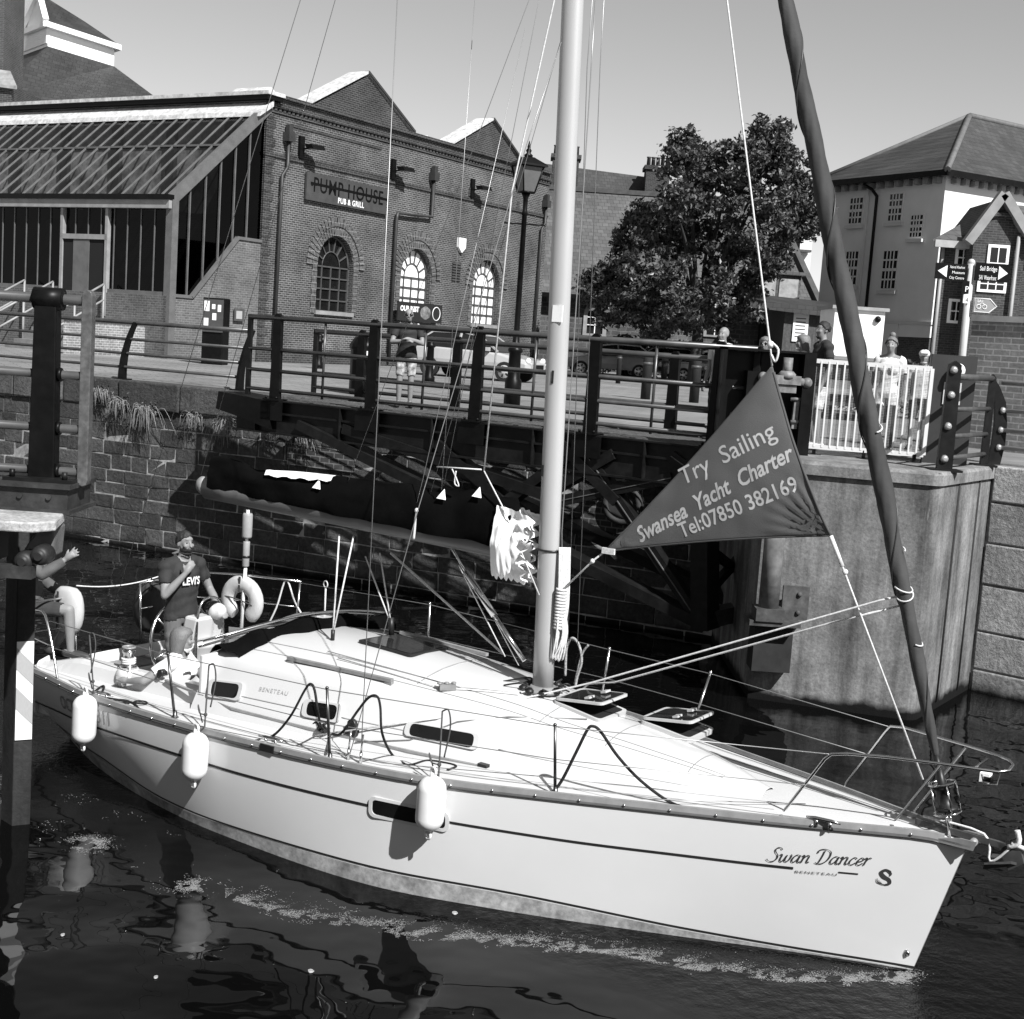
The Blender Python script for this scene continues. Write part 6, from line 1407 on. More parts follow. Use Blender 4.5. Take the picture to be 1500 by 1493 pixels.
for i in range(16):
    q = i/15; p0 = by(392+98*q, 690, -.03); z = interp(p0.x, [a for a, _ in ctop], [b_ for _, b_ in ctop])+.012; rows.append([Vector((p0.x, -.075, z-.05+.01*math.sin(i*1.7))), Vector((p0.x, -.05, z-.012*math.sin(i*.9)**2)), Vector((p0.x, .0, z+.012*math.sin(math.pi*q))), Vector((p0.x, .05, z-.03))])
mb.grid(rows); yb(mb, 'exposed_luff', sailcloth, cov)
for kk in range(1): 
    md = sail.modifiers.new('soft', 'SUBSURF'); md.levels = 1; md.render_levels = 1

# ---- forestay with the rolled headsail, drum
tack, fs_top = Vector((9.27, 0, 1.12)), None
d_ = (by(1150, 0)-by(1383, 1165)).normalized(); f0 = by(1383, 1165)
def fs(s): return f0+d_*s
mb = MB(); rings = []; Lf = 12.6; u_ = Vector((0, 1, 0)); w_ = d_.cross(u_).normalized()
for i in range(300):
    s = .28+(Lf-.28)*i/299; r_ = interp(s, [.28, .5, 1.2, 2.6, 4, 7, 12.6], [.02, .04, .053, .070, .073, .052, .026])
    ring = []
    for j in range(28):
        a = 2*math.pi*j/28; tw = s*5.2; sw = ((a-tw)/(2*math.pi)) % 1
        rr = r_*(.90+.24*sw**1.5+.05*math.sin(2*a-s*9)+.030*math.sin(5*a-s*21+2.5*noise.noise(Vector((s*1.7, math.cos(a), math.sin(a)))))+.03*noise.noise(Vector((s*9, math.cos(a-tw)*4, math.sin(a-tw)*4))))
        ring.append(fs(s)+u_*math.cos(a)*rr+w_*math.sin(a)*rr)
    rings.append(ring)
mb.loft(rings); ed_r = []
for i in range(400):
    s = .5+11.5*i/399; r_ = interp(s, [.28, .5, 1.2, 2.6, 4, 7, 12.6], [.02, .04, .053, .070, .073, .052, .026])*1.13; a = s*5.2; ed_r.append(fs(s)+u_*math.cos(a)*r_+w_*math.sin(a)*r_)
gen = yb(mb, 'rolled_headsail', mat('headsail_uv_strip', .04, .75, .35, 2, .5, 9, spec=.25))
mb = MB(); mb.tube([tack, fs(0), fs(13)], .006, 6); yb(mb, 'forestay', wire, gen)
mb = MB(); mb.tube(ed_r, .006, 5); yb(mb, 'sail_fold_line', dark_line, gen)  # dark spiral paints the shaded fold lines of the rolled sail
mb = MB()
def s_at(px, py): return (by(px, py)-f0).length
for s, ph, a0_, a1_ in ((s_at(1320, 860), .4, 2.5, 6.3), (s_at(1323, 871), 1.1, 2.4, 6.0), (s_at(1335, 938), .2, 3.6, 6.0), (s_at(1312, 800), .3, 4.6, 5.6), (s_at(1276, 626), .9, 3.9, 5.6)):
    for q in range(1): 
        r_ = interp(s, [.28, .5, 1.2, 2.6, 4], [.018, .043, .056, .075, .079])*1.08
        mb.tube([fs(s+.05*math.sin(a*1.0+ph)+.012*q)+u_*math.cos(a)*r_+w_*math.sin(a)*r_ for a in [a0_+(a1_-a0_)*j/12 for j in range(13)]], .0065, 5)
yb(mb, 'sail_tie', rope_white, gen)
mb = MB(); dz_ = d_
mb.lathe([(.02, -.16), (.025, -.12), (.085, -.11), (.085, -.095), (.05, -.085), (.05, .045), (.085, .055), (.085, .07), (.03, .08), (.028, .2), (.02, .3)], f0, d_, 16); drum = yb(mb, 'furling_drum', blackrub, gen)
mb = MB()
for a in [2*math.pi*j/5 for j in range(5)]: mb.tube([f0+d_*-.13+(u_*math.cos(a)+w_*math.sin(a))*.10, f0+d_*.09+(u_*math.cos(a)+w_*math.sin(a))*.10], .007, 5)
for s in (-.13, .09): mb.tube([f0+d_*s+(u_*math.cos(a)+w_*math.sin(a))*.10 for a in [2*math.pi*j/18 for j in range(18)]], .008, 6, closed=True)
for sy in (-.03, .03): mb.tube([f0+d_*-.12+u_*sy*1.5, f0+d_*-.22+u_*sy, tack+u_*sy+Vector((0, 0, -.04))], .011, 6)
yb(mb, 'drum_cage', steel, drum)

# ---- standing rigging
def line(name, pts, r_, m_, parent=None): mb = MB(); mb.tube(pts, r_, 5); return yb(mb, name, m_, parent)
NS = .0042
def foot(px, py): return on_deck(px, py)
def through(p, px, py, y, zmax):          # straight wire from p past the pixel (px,py) at lateral place y, on up to zmax
    q = by(px, py, y); return [p, p+(q-p)*((zmax-p.z)/(q.z-p.z))]
cp1, cp2 = foot(528, 1120), foot(510, 1114)
line('shroud', through(cp1, 582, 0, -1.12, 7.9), NS, wire)
line('shroud', through(cp2, 612, 745, -1.05, 7.6) if False else [cp2, by(612, 748, -1.02), by(772, 210, -.25), by(822, 62, -.08)], NS, wire)
line('shroud', [by(846, 945, 1.45), by(879, 100, 1.0), by(883, 0, .95)+Vector((0, 0, .6))], NS, wire)
line('shroud', [by(832, 935, 1.42), by(860, 100, .8), by(868, 0, .7)+Vector((0, 0, .6))], NS, wire)
for cpt in (cp1, cp2):
    mb = MB(); mb.cyl(cpt, cpt+Vector((0, 0, .1)), .013, 7); mb.cyl(cpt+Vector((0, 0, .1)), cpt+Vector((.005, .01, .25)), .008, 6); yb(mb, 'rigging_screw', steel)
def past(p, px, py, y, zmax): return through(p, px, py, y, zmax)
line('backstay', past(by(155, 927, .0), 440, 0, 0, 13.5), NS, wire)
line('topping_lift', past(ge+Vector((-.08, 0, .1)), 491, 0, 0, 13.5), .0035, wire)
for px, py, qx, qy in ((510, 705, 775, 0), (650, 712, 770, 100), (620, 760, 712, 440)): line('lazy_jack', past(by(px, py, -.04), qx, qy, -.03, 10), .003, wire)
line('lazy_jack', [by(647, 717, -.11), by(696, 0, -.03)+Vector((0, 0, .5))], .003, wire)
line('lazy_jack', [by(606, 755, -.08), by(620, 700, -.1), by(770, 40, -.04)], .003, wire)
mb = MB(); mb.tube(spline([by(612, 745, -.1), by(609, 760, -.1), by(606, 790, -.1)]), .012, 6); mb.sphere(by(611, 748, -.1), .025, 7, 5); yb(mb, 'lazy_jack_knot', rope_white)
line('main_halyard', [by(709, 690, -.06), by(750, 280, -.05), by(812, 0, -.05), by(812, 0, -.05)+Vector((.1, 0, 1))], .008, rope_white)
line('main_halyard', [by(705, 688, -.06), by(640, 684, -.06)], .007, rope_white)
mb = MB(); mb.tube(spline([by(662, 687, -.1), by(668, 700, -.1), by(672, 712, -.1), by(666, 708, -.1), by(668, 690, -.1)]), .007, 5); yb(mb, 'halyard_loop', rope_white)
line('cunningham_line', [by(709, 690, -.06), by(735, 740, -.11), by(790, 872, -.1)], .007, rope_white)
line('halyard', [by(797, 940, -.02), by(783, 960, 0), by(795, 700, -.0)], .006, wire)
line('halyard', [by(818, 950, 0)+Vector((.05, 0, 0)), by(823, 780, 0), by(866, 100, 0), by(872, 0, 0)], .005, wire)
# rigid kicker, mainsheet and other running lines
mb = MB(); a, b_ = by(682, 838), by(768, 968); mb.tube([a, a.lerp(b_, .5)], .032, 10); mb.tube([a.lerp(b_, .5), b_], .022, 10); mb.tube([a, by(660, 800)], .012, 6); yb(mb, 'boom_kicker', steel, boom)
line('kicker_tackle', [by(672, 828), by(740, 962)], .006, rope_white); line('kicker_tackle', [by(690, 842), by(760, 975)], .006, rope_white)
line('reefing_line', [by(572, 810, .2), by(737, 958, .35)], .012, rope_white)
ms = on_deck(487, 938)
for px, py in ((497, 783), (518, 785)): line('mainsheet', [ms+Vector((0, 0, .05)), by(px, py)], .009, rope_white)
for px, py in ((535, 815), (556, 810)): line('mainsheet_tackle', [by(573, 915, .2), by(px, py, .2)], .008, rope_white)
mb = MB(); mb.cyl(ms, ms+Vector((0, 0, .1)), .02, 7); yb(mb, 'sheet_block', blackrub); mb = MB(); mb.cyl(by(573, 930, .2), by(573, 905, .2), .03, 7); yb(mb, 'sheet_block', blackrub)
# headsail sheets from the clew of the rolled sail
clew = by(1322, 872, 0); clew2 = by(1328, 885, 0)
car = on_deck(458, 1078, .04)
line('headsail_sheet', [clew, by(1288, 880, -.03), by(868, 1000, -.15), on_deck(790, 1020, .03), on_deck(640, 1055, .03), car], .0085, rope_white)
line('headsail_sheet', [clew2, by(1220, 912, .02), by(900, 1000, .25), by(862, 1002, .35), (5.3, .95, 1.05)], .0085, rope_white)
line('jib_halyard_tail', [on_deck(860, 1056, .01), on_deck(745, 1053, .012), on_deck(670, 1060, .012), on_deck(600, 1090, .012), on_deck(520, 1088, .03)], .006, wire)
line('control_line', [on_deck(760, 1018, .02), on_deck(675, 1012, .02), on_deck(640, 1008, .02), on_deck(495, 965, .02)], .006, rope_white)
line('control_line', [on_deck(750, 1012, .02), on_deck(670, 1008, .02), on_deck(480, 955, .02)], .005, rope_white)
line('furling_line', [on_deck(1180, 1178, .03), on_deck(940, 1172, .06), on_deck(813, 1140, .08), on_deck(560, 1118, .03), on_deck(260, 1058, .03)], .004, wire)

# ---- deck gear
deck_seam = mat('deck_seam', .22, .7, .1)
mb = MB()
for x_, ya, yb2 in ((2.9, -.7, .7), (4.75, -.62, .62), (5.95, -.5, .5), (6.55, -.42, .42), (7.25, -.3, .3)): mb.tube([Vector((x_, ya+(yb2-ya)*k/14, hz(x_, ya+(yb2-ya)*k/14)+.001)) for k in range(15)], .0045, 4)
for sg in (-1, 1):
    for q_ in (.62, .80): mb.tube([Vector((2.6+4.9*k/40, sg*roof_dims(2.6+4.9*k/40)[2]*q_, hz(2.6+4.9*k/40, roof_dims(2.6+4.9*k/40)[2]*q_)+.001)) for k in range(41)], .004, 4)
    for q_ in (.10, .26): mb.tube([Vector((1.2+7.6*k/60, sg*(abs(sheer(1.2+7.6*k/60).y)-q_*min(1, abs(sheer(1.2+7.6*k/60).y))), sheer_z(1.2+7.6*k/60)+.012)) for k in range(61)], .0035, 4)
yb(mb, 'panel_seams', deck_seam, deck)
def strip(mb, pxs, w, hgt, up=.0):
    pts = [on_deck(*p) for p in pxs]
    for a, b_ in zip(pts[:-1], pts[1:]): mb.bar(a+Vector((0, 0, hgt/2+up)), b_+Vector((0, 0, hgt/2+up)), w, hgt)
mb = MB(); strip(mb, [(242, 1020), (340, 1046), (453, 1071), (598, 1104), (708, 1126)], .03, .02); gt = yb(mb, 'genoa_track', alum)
mb = MB(); p = on_deck(708, 1126); mb.cbox(p+Vector((0, 0, .02)), (.09, 0, 0), (0, .05, 0), (0, 0, .04)); q = on_deck(515, 1083); mb.cbox(q+Vector((0, 0, .03)), (.12, 0, 0), (0, .05, 0), (0, 0, .05)); mb.cyl(q+Vector((0, -.02, .10)), q+Vector((0, .02, .10)), .045, 10); yb(mb, 'track_car', blackrub, gt)
mb = MB(); a, b_ = on_deck(422, 972), on_deck(574, 1006)
pts = [a+Vector((0, 0, .005))]; 
mb.bar(a+Vector((0, 0, .035)), b_+Vector((0, 0, .035)), .045, .03)
for q in (.03, .5, .97): mb.cbox(a.lerp(b_, q)+Vector((0, 0, .012)), (.08, 0, 0), (0, .04, 0), (0, 0, .03))
yb(mb, 'grab_rail', mat('grab_rail_wood', .20, .55, .3, 6))
mb = MB(); a = Vector((a.x, -a.y, hz(a.x, a.y))); b2 = Vector((b_.x, -b_.y, hz(b_.x, b_.y))); mb.bar(a+Vector((0, 0, .035)), b2+Vector((0, 0, .035)), .045, .03); yb(mb, 'grab_rail', bpy.data.materials['grab_rail_wood'])
mb = MB(); p = on_deck(655, 1013); mb.cbox(p+Vector((0, 0, .025)), (.10, .10, 0), (-.05, .05, 0), (0, 0, .05))
for k in range(3): mb.cyl(p+Vector((-.05+.04*k, -.05+.05*k, .05)), p+Vector((-.05+.04*k, -.05+.05*k, .065)), .022, 8)
yb(mb, 'deck_organiser', alum)
def winch(px, py, name='winch', at=None):
    p = at if at is not None else on_deck(px, py); mb = MB(); mb.lathe([(.11, -.02), (.12, .10), (.10, .16)], p, n=14); w0 = yb(mb, name, gel)
    mb = MB(); mb.lathe([(.085, .16), (.085, .19), (.055, .2), (.05, .30), (.07, .33), (.07, .345), (.045, .35), (.045, .37)], p, n=16); yb(mb, 'drum', steel, w0)
    mb = MB()
    for k in range(3): mb.torus(p+Vector((0, 0, .215+.02*k)), (0, 0, 1), .064, .011, 16, 5)
    mb.tube(spline([p+Vector((.06, -.03, .22)), p+Vector((.12, -.10, .15)), p+Vector((.10, -.16, .05)), p+Vector((.06, -.1, .0))]), .009, 5)
    yb(mb, 'winch_rope', rope_white, w0)
    mb = MB(); mb.torus(p+Vector((0, 0, .37)), (0, 0, 1), .06, .012, 14, 5); yb(mb, 'self_tailer', alum, w0)
winch(187, 1000, at=Vector((1.42, -.95, sheer_z(1.4)+.02)))
p = on_deck(236, 1012); mb = MB(); mb.tube([p+Vector((-.05, 0, .02)), p+Vector((.0, 0, .07)), p+Vector((.06, 0, .08))], .02, 8); mb.cyl(p+Vector((0, -.03, .07)), p+Vector((0, .03, .07)), .035, 10); yb(mb, 'turning_block', blackrub)
def cleat(p, along):
    along = along.normalized(); mb = MB(); s = Vector((-along.y, along.x, 0))
    for k in (-.05, .05): mb.cyl(p+along*k, p+along*k+Vector((0, 0, .05)), .014, 7)
    mb.tube([p-along*.13+Vector((0, 0, .055)), p-along*.06+Vector((0, 0, .06)), p+along*.06+Vector((0, 0, .06)), p+along*.13+Vector((0, 0, .055))], [.008, .015, .015, .008], 7)
    yb(mb, 'mooring_cleat', steel)
for px, py in ((396, 1092), (1205, 1214), (150, 1025)):
    p = on_deck(px, py, .0); cleat(p, Vector((1, .1, 0)))
mb = MB(); p = sheer(bz(392, 1098, .93).x); mb.cbox(p+Vector((0, .0, .01)), (.15, 0, 0), (0, .045, 0), (0, 0, .06)); yb(mb, 'fairlead', blackrub)

# stanchions and guard wires
def stanchion(a, b_, m_=steel):
    mb = MB(); mb.tube([a, b_], [.0135, .0115], 8); mb.sphere(b_, .016, 8, 5); mb.lathe([(.035, 0), (.035, .012), (.02, .03), (.018, .07)], a, n=10)
    return yb(mb, 'stanchion', m_)
near_x = [2.77, 4.60, 6.37]; nst = []
for (tx, ty), (fx, fy) in (((246, 958), (256, 1053)), ((479, 1008), (483, 1116)), ((813, 1062), (813, 1166))):
    p = on_deck(fx, fy); p = Vector((p.x, max(p.y, sheer(p.x).y+.04), p.z)); q = by(tx, ty, p.y-.02); stanchion(p, q, mat('stanchion_shade', .10, .3, .1, 5, metal=.9) if 'stanchion_shade' not in bpy.data.materials else bpy.data.materials['stanchion_shade']); nst.append((p, q))
fst = []
for (tx, ty), (fx, fy) in (((1041, 985), (1032, 1076)), ((893, 950), (884, 1020)), ((630, 884), (625, 950)), ((440, 852), (440, 920))):
    y_ = {1041: 1.36, 893: 1.50, 630: 1.56, 440: 1.5}[tx]; q = by(tx, ty, y_); p = sheer(q.x-.03, 1); p.y -= .05; p.z = sheer_z(q.x); stanchion(p, q); fst.append((p, q))
# pulpit
pn = [bz(1143, 1207, 1.0), bz(1150, 1186, 1.08), by(1208, 1112, -.44), by(1217, 1105, -.43), by(1240, 1104, -.40), by(1300, 1109, -.30), by(1378, 1119, -.2), by(1462, 1131, -.12), by(1478, 1129, -.07), by(1484, 1121, 0), by(1478, 1114, .06), by(1462, 1107, .12), by(1415, 1092, .25), by(1325, 1066, .48), by(1305, 1064, .52), by(1297, 1072, .54), bz(1240, 1146, 1.08), bz(1234, 1165, 1.0)]
mb = MB(); mb.tube(pn, .0125, 8); pul = yb(mb, 'pulpit', steel)
mb = MB(); mb.tube([bz(1305, 1222, 1.03), bz(1311, 1203, 1.1), by(1378, 1121, -.2)], .0115, 8); yb(mb, 'pulpit_leg', steel, pul); mb = MB(); mb.tube([bz(1339, 1207, 1.03), bz(1340, 1188, 1.1), by(1415, 1095, .24)], .0115, 8); yb(mb, 'pulpit_leg', steel, pul); mb = MB()
mb.tube([by(1424, 1127, -.15), by(1446, 1112, .15)], .009, 6); mb.tube([by(1438, 1135, -.1), by(1441, 1150, -.05), by(1460, 1150, .05), by(1466, 1130, .1)], .006, 5)
yb(mb, 'pulpit_bracing', steel, pul)
for p in (bz(1143, 1207, 1.0), bz(1305, 1222, 1.03), bz(1234, 1165, 1.0), bz(1339, 1207, 1.03)): mb = MB(); mb.lathe([(.03, -.01), (.03, .01), (.018, .025), (.017, .07)], p, n=10); yb(mb, 'foot_socket', steel, pul)
p = by(1444, 1138, -.02); mb = MB(); mb.cbox(p, (.07, 0, 0), (0, .08, 0), (0, 0, .07)); nl = yb(mb, 'bow_light', sailcloth, pul); mb = MB(); mb.cbox(p+Vector((.02, 0, -.005)), (.05, 0, 0), (0, .086, 0), (0, 0, .035)); yb(mb, 'lens', blackrub, nl)
# pushpit (stern rail)
zt = lambda x, y: 1.46
pp = [(.85, -1.34, .83), (.72, -1.30, 1.1), (.50, -1.24, 1.44), (.3, -1.22, 1.46), (.08, -1.12, 1.46), (.0, -.98, 1.46), (-.02, -.45, 1.46)]
pt = MB()
pt.tube(spline(pp, 4), .0125, 8); pt.tube([(.08, -1.12, 1.46), (.12, -1.1, .82)], .0125, 8); pt.tube([(-.02, -.45, 1.46), (.02, -.45, .82)], .0125, 8); pt.tube(spline([(.68, -1.29, 1.16), (.1, -1.11, 1.14), (-.01, -.95, 1.14), (0, -.45, 1.14)], 4), .0095, 6)
psh = yb(pt, 'pushpit', steel)
pf = [by(440, 852, 1.5), by(355, 842, 1.38), by(270, 837, 1.28), (.0, 1.0, 1.52), (-.02, .45, 1.5)]
pt = MB(); pt.tube(pf, .0125, 8); pt.tube([by(355, 842, 1.38), (.72, 1.34, .83)], .0125, 8); pt.tube([pf[3], (.08, 1.05, .82)], .0125, 8); pt.tube([pf[4], (.02, .45, .82)], .0125, 8); pt.tube([p+Vector((0, 0, -.3)) if isinstance(p, Vector) else Vector(p)-Vector((0, 0, .3)) for p in pf], .009, 6); yb(pt, 'pushpit', steel)
gw = .0042
def guard(pts): return line('guard_wire', pts, gw, rope_white if False else wire)
for k in (1.0, .52):
    N = [p.lerp(q, k*.98) for p, q in nst]; F = [p.lerp(q, k*.98) for p, q in fst]
    pe = by(1217, 1105, -.43) if k == 1 else by(1180, 1150, -.46)
    pf_ = by(1303, 1065, .52) if k == 1 else by(1270, 1105, .55)
    guard([Vector((.6, -1.26, 1.40 if k == 1 else 1.14)), N[0], N[1], N[2], pe]); guard([F[3], F[2], F[1], F[0], pf_])
line('guard_wire', catenary(by(112, 858, -.3), by(240, 842, .9), .06), .008, rope_white)

# ---- wheel, pedestal, instruments
wc = Vector((1.16, 0, 1.10)); mb = MB(); mb.torus(wc, (1, 0, .18), .43, .017, 40, 8); wh = yb(mb, 'steering_wheel', steel)
mb = MB()
for k in range(6):
    a = k*math.pi/3+.3; u = Vector((-.18*math.sin(a), math.cos(a), math.sin(a))).normalized(); mb.tube([wc, wc+u*.43], .009, 6)
mb.cyl(wc-Vector((.05, 0, 0)), wc+Vector((.12, 0, 0)), .04, 10); yb(mb, 'wheel_spokes', steel, wh)
mb = MB(); rings = []
for z, a, b_, dx in ((.45, .16, .16, 0), (.7, .13, .13, .0), (.98, .11, .12, .02), (1.12, .16, .2, .05), (1.18, .17, .22, .06)):
    rings.append([Vector((1.42+dx+a*math.cos(q), b_*math.sin(q), z)) for q in [2*math.pi*j/16 for j in range(16)]])
mb.loft(rings); ped = yb(mb, 'steering_pedestal', gel)
p = by(297, 915, -.05); q = by(322, 917, -.05)
mb = MB(); pc_ = Vector((1.46, .0, 1.32)); mb.cbox(pc_, (.20, 0, 0), (0, .40, 0), (.05, 0, .26)); yb(mb, 'instrument_pod', gel, ped, bevel=.03)
mb = MB(); mb.sphere(pc_+Vector((.12, .08, .17)), .10, 14, 8, (1, 1, .9)); yb(mb, 'compass', gel, ped); mb = MB(); mb.sphere(pc_+Vector((.06, .08, .20)), .095, 14, 8, (1, 1, .8)); yb(mb, 'compass_dome', black_glass, ped)
mb = MB(); mb.tube(spline([(1.58, -.2, 1.0), (1.56, -.18, 1.42), (1.55, -.1, 1.62), (1.55, .1, 1.62), (1.56, .18, 1.42), (1.58, .2, 1.0)], 5), .013, 8); yb(mb, 'pedestal_hoop', steel, ped)
mb = MB(); a = Vector((1.40, -.22, 1.08)); mb.tube([a, a+Vector((0, -.08, .05))], .012, 6); mb.sphere(a+Vector((0, -.1, .06)), .035, 8, 6); yb(mb, 'throttle_lever', blackrub, ped)
# folded sprayhood across the companionway
mb = MB(); rows = []
A, B = by(338, 955, -.95), by(588, 908, .95)
sp0 = Vector((2.72, -.95, 1.43)); sp1 = Vector((3.12, .98, 1.52))
for i in range(28):
    q = i/27; c0 = sp0.lerp(sp1, q)+Vector((0, 0, .12*math.sin(math.pi*q))); row = []
    for j in range(9):
        a = math.pi*j/8; wv = .16+.05*math.sin(q*17)+.03*math.sin(q*31+2); row.append(c0+Vector((-math.cos(a)*wv, .02*math.sin(j+q*9), math.sin(a)*(.10+.03*math.sin(q*23+j))-.05)))
    rows.append(row)
mb.grid(rows); sh = yb(mb, 'folded_sprayhood', canvas_dark)
mb = MB()
for dx, dz in ((-.10, .05), (-.16, -.02), (.05, .1)):
    mb.tube([sp0.lerp(sp1, q)+Vector((dx-.18*(1-q)**3, 0, dz+.13*math.sin(math.pi*q))) for q in [k/14 for k in range(15)]], .0125, 8)
yb(mb, 'sprayhood_hoop', steel, sh)
mb = MB(); rows = []
for i in range(16):
    q = i/15; row = []
    for j in range(8):
        v = j/7; pxx = 335+q*160; pyy = 948-q*22-v*30+6*math.sin(q*7); p = bz(pxx, pyy, 1.33+.05*math.sin(v*3.1)+.02*math.sin(q*13+v*4)); row.append(p)
    rows.append(row)
mb.grid(rows); yb(mb, 'loose_canvas', canvas_grey, sh)
# bow roller and anchor
mb = MB(); mb.box((9.05, -.11, 1.075), (9.44, -.03, 1.09)); mb.box((9.05, .03, 1.075), (9.44, .11, 1.09)); mb.cyl((9.44, -.09, 1.1), (9.44, .09, 1.1), .03, 12)
for y_ in (-.11, .10): mb.prism([(9.1, y_, 1.06), (9.46, y_, 1.06), (9.48, y_, 1.13), (9.36, y_, 1.13)], (0, .012, 0))
yb(mb, 'bow_roller', alum)
mb = MB(); mb.bar((9.0, 0, 1.14), (9.66, 0, 1.12), .03, .045); mb.prism([(9.60, -.015, 1.14), (9.77, -.015, 1.11), (9.80, -.015, 1.03), (9.70, -.015, .95), (9.65, -.015, 1.03)], (0, .04, 0))
for sgn in (-1, 1): mb.add([(9.76, 0, 1.02), (9.52, 0, .92), (9.55, sgn*.12, 1.0), (9.72, sgn*.06, 1.04), (9.76, 0, 1.0), (9.52, 0, .905), (9.55, sgn*.12, .985), (9.72, sgn*.06, 1.02)], [(0, 1, 2, 3), (7, 6, 5, 4), (0, 4, 5, 1), (1, 5, 6, 2), (2, 6, 7, 3), (3, 7, 4, 0)])
yb(mb, 'anchor', mat('anchor_steel', .09, .5, .4, 8, metal=.5))
mb = MB(); mb.tube(spline([(9.05, 0, 1.19), (9.5, .0, 1.17), by(1450, 1262, -.02), by(1480, 1242, -.02)], 4), .010, 6); a = by(1488, 1234, -.02); mb.tube(spline([a+Vector((-.05, 0, -.05)), a+Vector((.02, 0, .0)), a+Vector((.0, 0, .09))], 3), .02, 6); mb.tube([a+Vector((-.03, 0, -.02)), a+Vector((.08, .02, -.04))], .018, 6); yb(mb, 'anchor_lashing', rope_white)

# ---- names and marks on the hull
def on_side(mb, vs, fs, x, z, sc, slope=0.0, off=.006):
    pts = []
    for v in vs:
        xx = x+v.x*sc; pts.append(hull_p(xx, z+v.y*sc+slope*v.x*sc, -1, off))
    mb.add(pts, fs)
ink = mat('ink', .035, .4, .1, 9); ink_grey = mat('grey_ink', .35, .5, .1, 9)
# calligraphic name, drawn with a broad pen
SW = {
 'S': ([[(.62, .84), (.52, .98), (.34, .98), (.24, .82), (.32, .64), (.46, .48), (.5, .26), (.38, .05), (.18, -.02), (.0, .06), (-.08, .16)]], .62),
 'w': ([[(0, .48), (.07, .54), (.11, .46), (.08, .2), (.12, .03), (.22, .04), (.34, .26), (.40, .5)], [(.40, .5), (.36, .2), (.40, .04), (.50, .04), (.62, .22), (.66, .46), (.61, .56)]], .72),
 'a': ([[(.42, .46), (.30, .54), (.14, .44), (.05, .2), (.1, .03), (.22, .05), (.36, .24), (.45, .52)], [(.45, .52), (.40, .24), (.41, .05), (.47, .02), (.55, .08)]], .56),
 'n': ([[(.02, .46), (.09, .54), (.12, .46), (.06, .0)], [(.09, .26), (.22, .46), (.34, .54), (.40, .44), (.36, .18), (.39, .03), (.50, .08)]], .53),
 'D': ([[(.34, .92), (.30, .5), (.22, .1), (.12, .0)], [(-.02, .72), (.0, .9), (.16, 1.0), (.42, 1.0), (.68, .86), (.74, .56), (.64, .22), (.40, .0), (.12, .0), (.02, .08)]], .82),
 'c': ([[(.38, .42), (.33, .52), (.2, .5), (.07, .3), (.06, .1), (.16, .01), (.28, .05), (.38, .16)]], .42),
 'e': ([[(.06, .24), (.24, .28), (.36, .38), (.32, .51), (.2, .5), (.07, .3), (.06, .1), (.16, .01), (.28, .05), (.38, .16)]], .42),
 'r': ([[(.02, .46), (.09, .54), (.13, .46), (.06, .0)], [(.09, .26), (.2, .46), (.30, .55), (.36, .48)]], .36)}
def pen_text(mb, txt, x, z, size, slope, slant=.28, wide=.088, thin=.030):
    cx = 0
    for ch in txt:
        if ch == ' ': cx += .30; continue
        strokes, adv = SW[ch]
        for st in strokes:
            pts = spline([(a, b_, 0) for a, b_ in st], 7); L = []
            for i, p in enumerate(pts):
                d = (pts[min(i+1, len(pts)-1)]-pts[max(i-1, 0)]); ang = math.atan2(d.y, d.x); w = thin+(wide-thin)*abs(math.sin(ang+.45)); nrm = Vector((-math.sin(ang), math.cos(ang), 0))*w/2
                L.append((p+nrm, p-nrm))
            rows = []
            for a, b_ in L:
                row = []
                for q in (a, b_):
                    u = (cx+q.x+slant*q.y)*size; row.append(hull_p(x+u, z+q.y*size+slope*u, -1, .007))
                rows.append(row)
            mb.grid(rows, False)
        cx += adv
    return cx*size
x0, z0 = on_hull(1124, 1261); x1, z1 = on_hull(1274, 1268)
mb = MB(); tot = sum(.30 if ch == ' ' else SW[ch][1] for ch in 'Swan Dancer'); sz = (x1-x0)/tot*1.02
pen_text(mb, 'Swan Dancer', x0, z0, sz*.97, (z1-z0)/(x1-x0)); yb(mb, 'name_lettering', ink, hull)
mb = MB(); x0, z0 = on_hull(1164, 1276); x1, z1 = on_hull(1225, 1280.5); vs, fs_ = letters('BENETEAU', 1, spacing=1.25); wv = width(vs); sc_ = (x1-x0)/wv
on_side(mb, [Vector((v.x, v.y*.55, 0)) for v in vs], fs_, x0, z0-.012, sc_, (z1-z0)/(x1-x0)); yb(mb, 'maker_lettering', ink, hull)
# emblem: a seahorse-like curl with hull lines
x0, z0 = on_hull(1297, 1284); mb = MB()
def ribbon(pts, ws):
    pts = spline([(a, b_, 0) for a, b_ in pts], 6); rows = []
    for i, p in enumerate(pts):
        d = pts[min(i+1, len(pts)-1)]-pts[max(i-1, 0)]; nrm = Vector((-d.y, d.x, 0)).normalized()*interp(i/(len(pts)-1), [0, .5, 1], ws)/2
        rows.append([hull_p(x0+q.x, z0+q.y, -1, .007) for q in (p+nrm, p-nrm)])
    mb.grid(rows, False)
ribbon([(.035, .045), (.0, .055), (-.028, .03), (-.01, .0), (.025, -.02), (.03, -.05), (.0, -.065)], (.012, .03, .012)); ribbon([(.02, .05), (.035, .03), (.03, .01)], (.02, .014, .004))
for k in range(3): ribbon([(-.055+.012*k, -.02-.012*k), (-.05+.014*k, -.05-.006*k), (-.02+.014*k, -.064)], (.003, .009, .004))
yb(mb, 'emblem', ink, hull)
mb = MB(); x0, z0 = on_hull(91, 1036); x1, z1 = on_hull(160, 1064); vs, fs_ = letters('OCEANIS 311', 1, spacing=1.05); sc_ = (x1-x0)/width(vs)
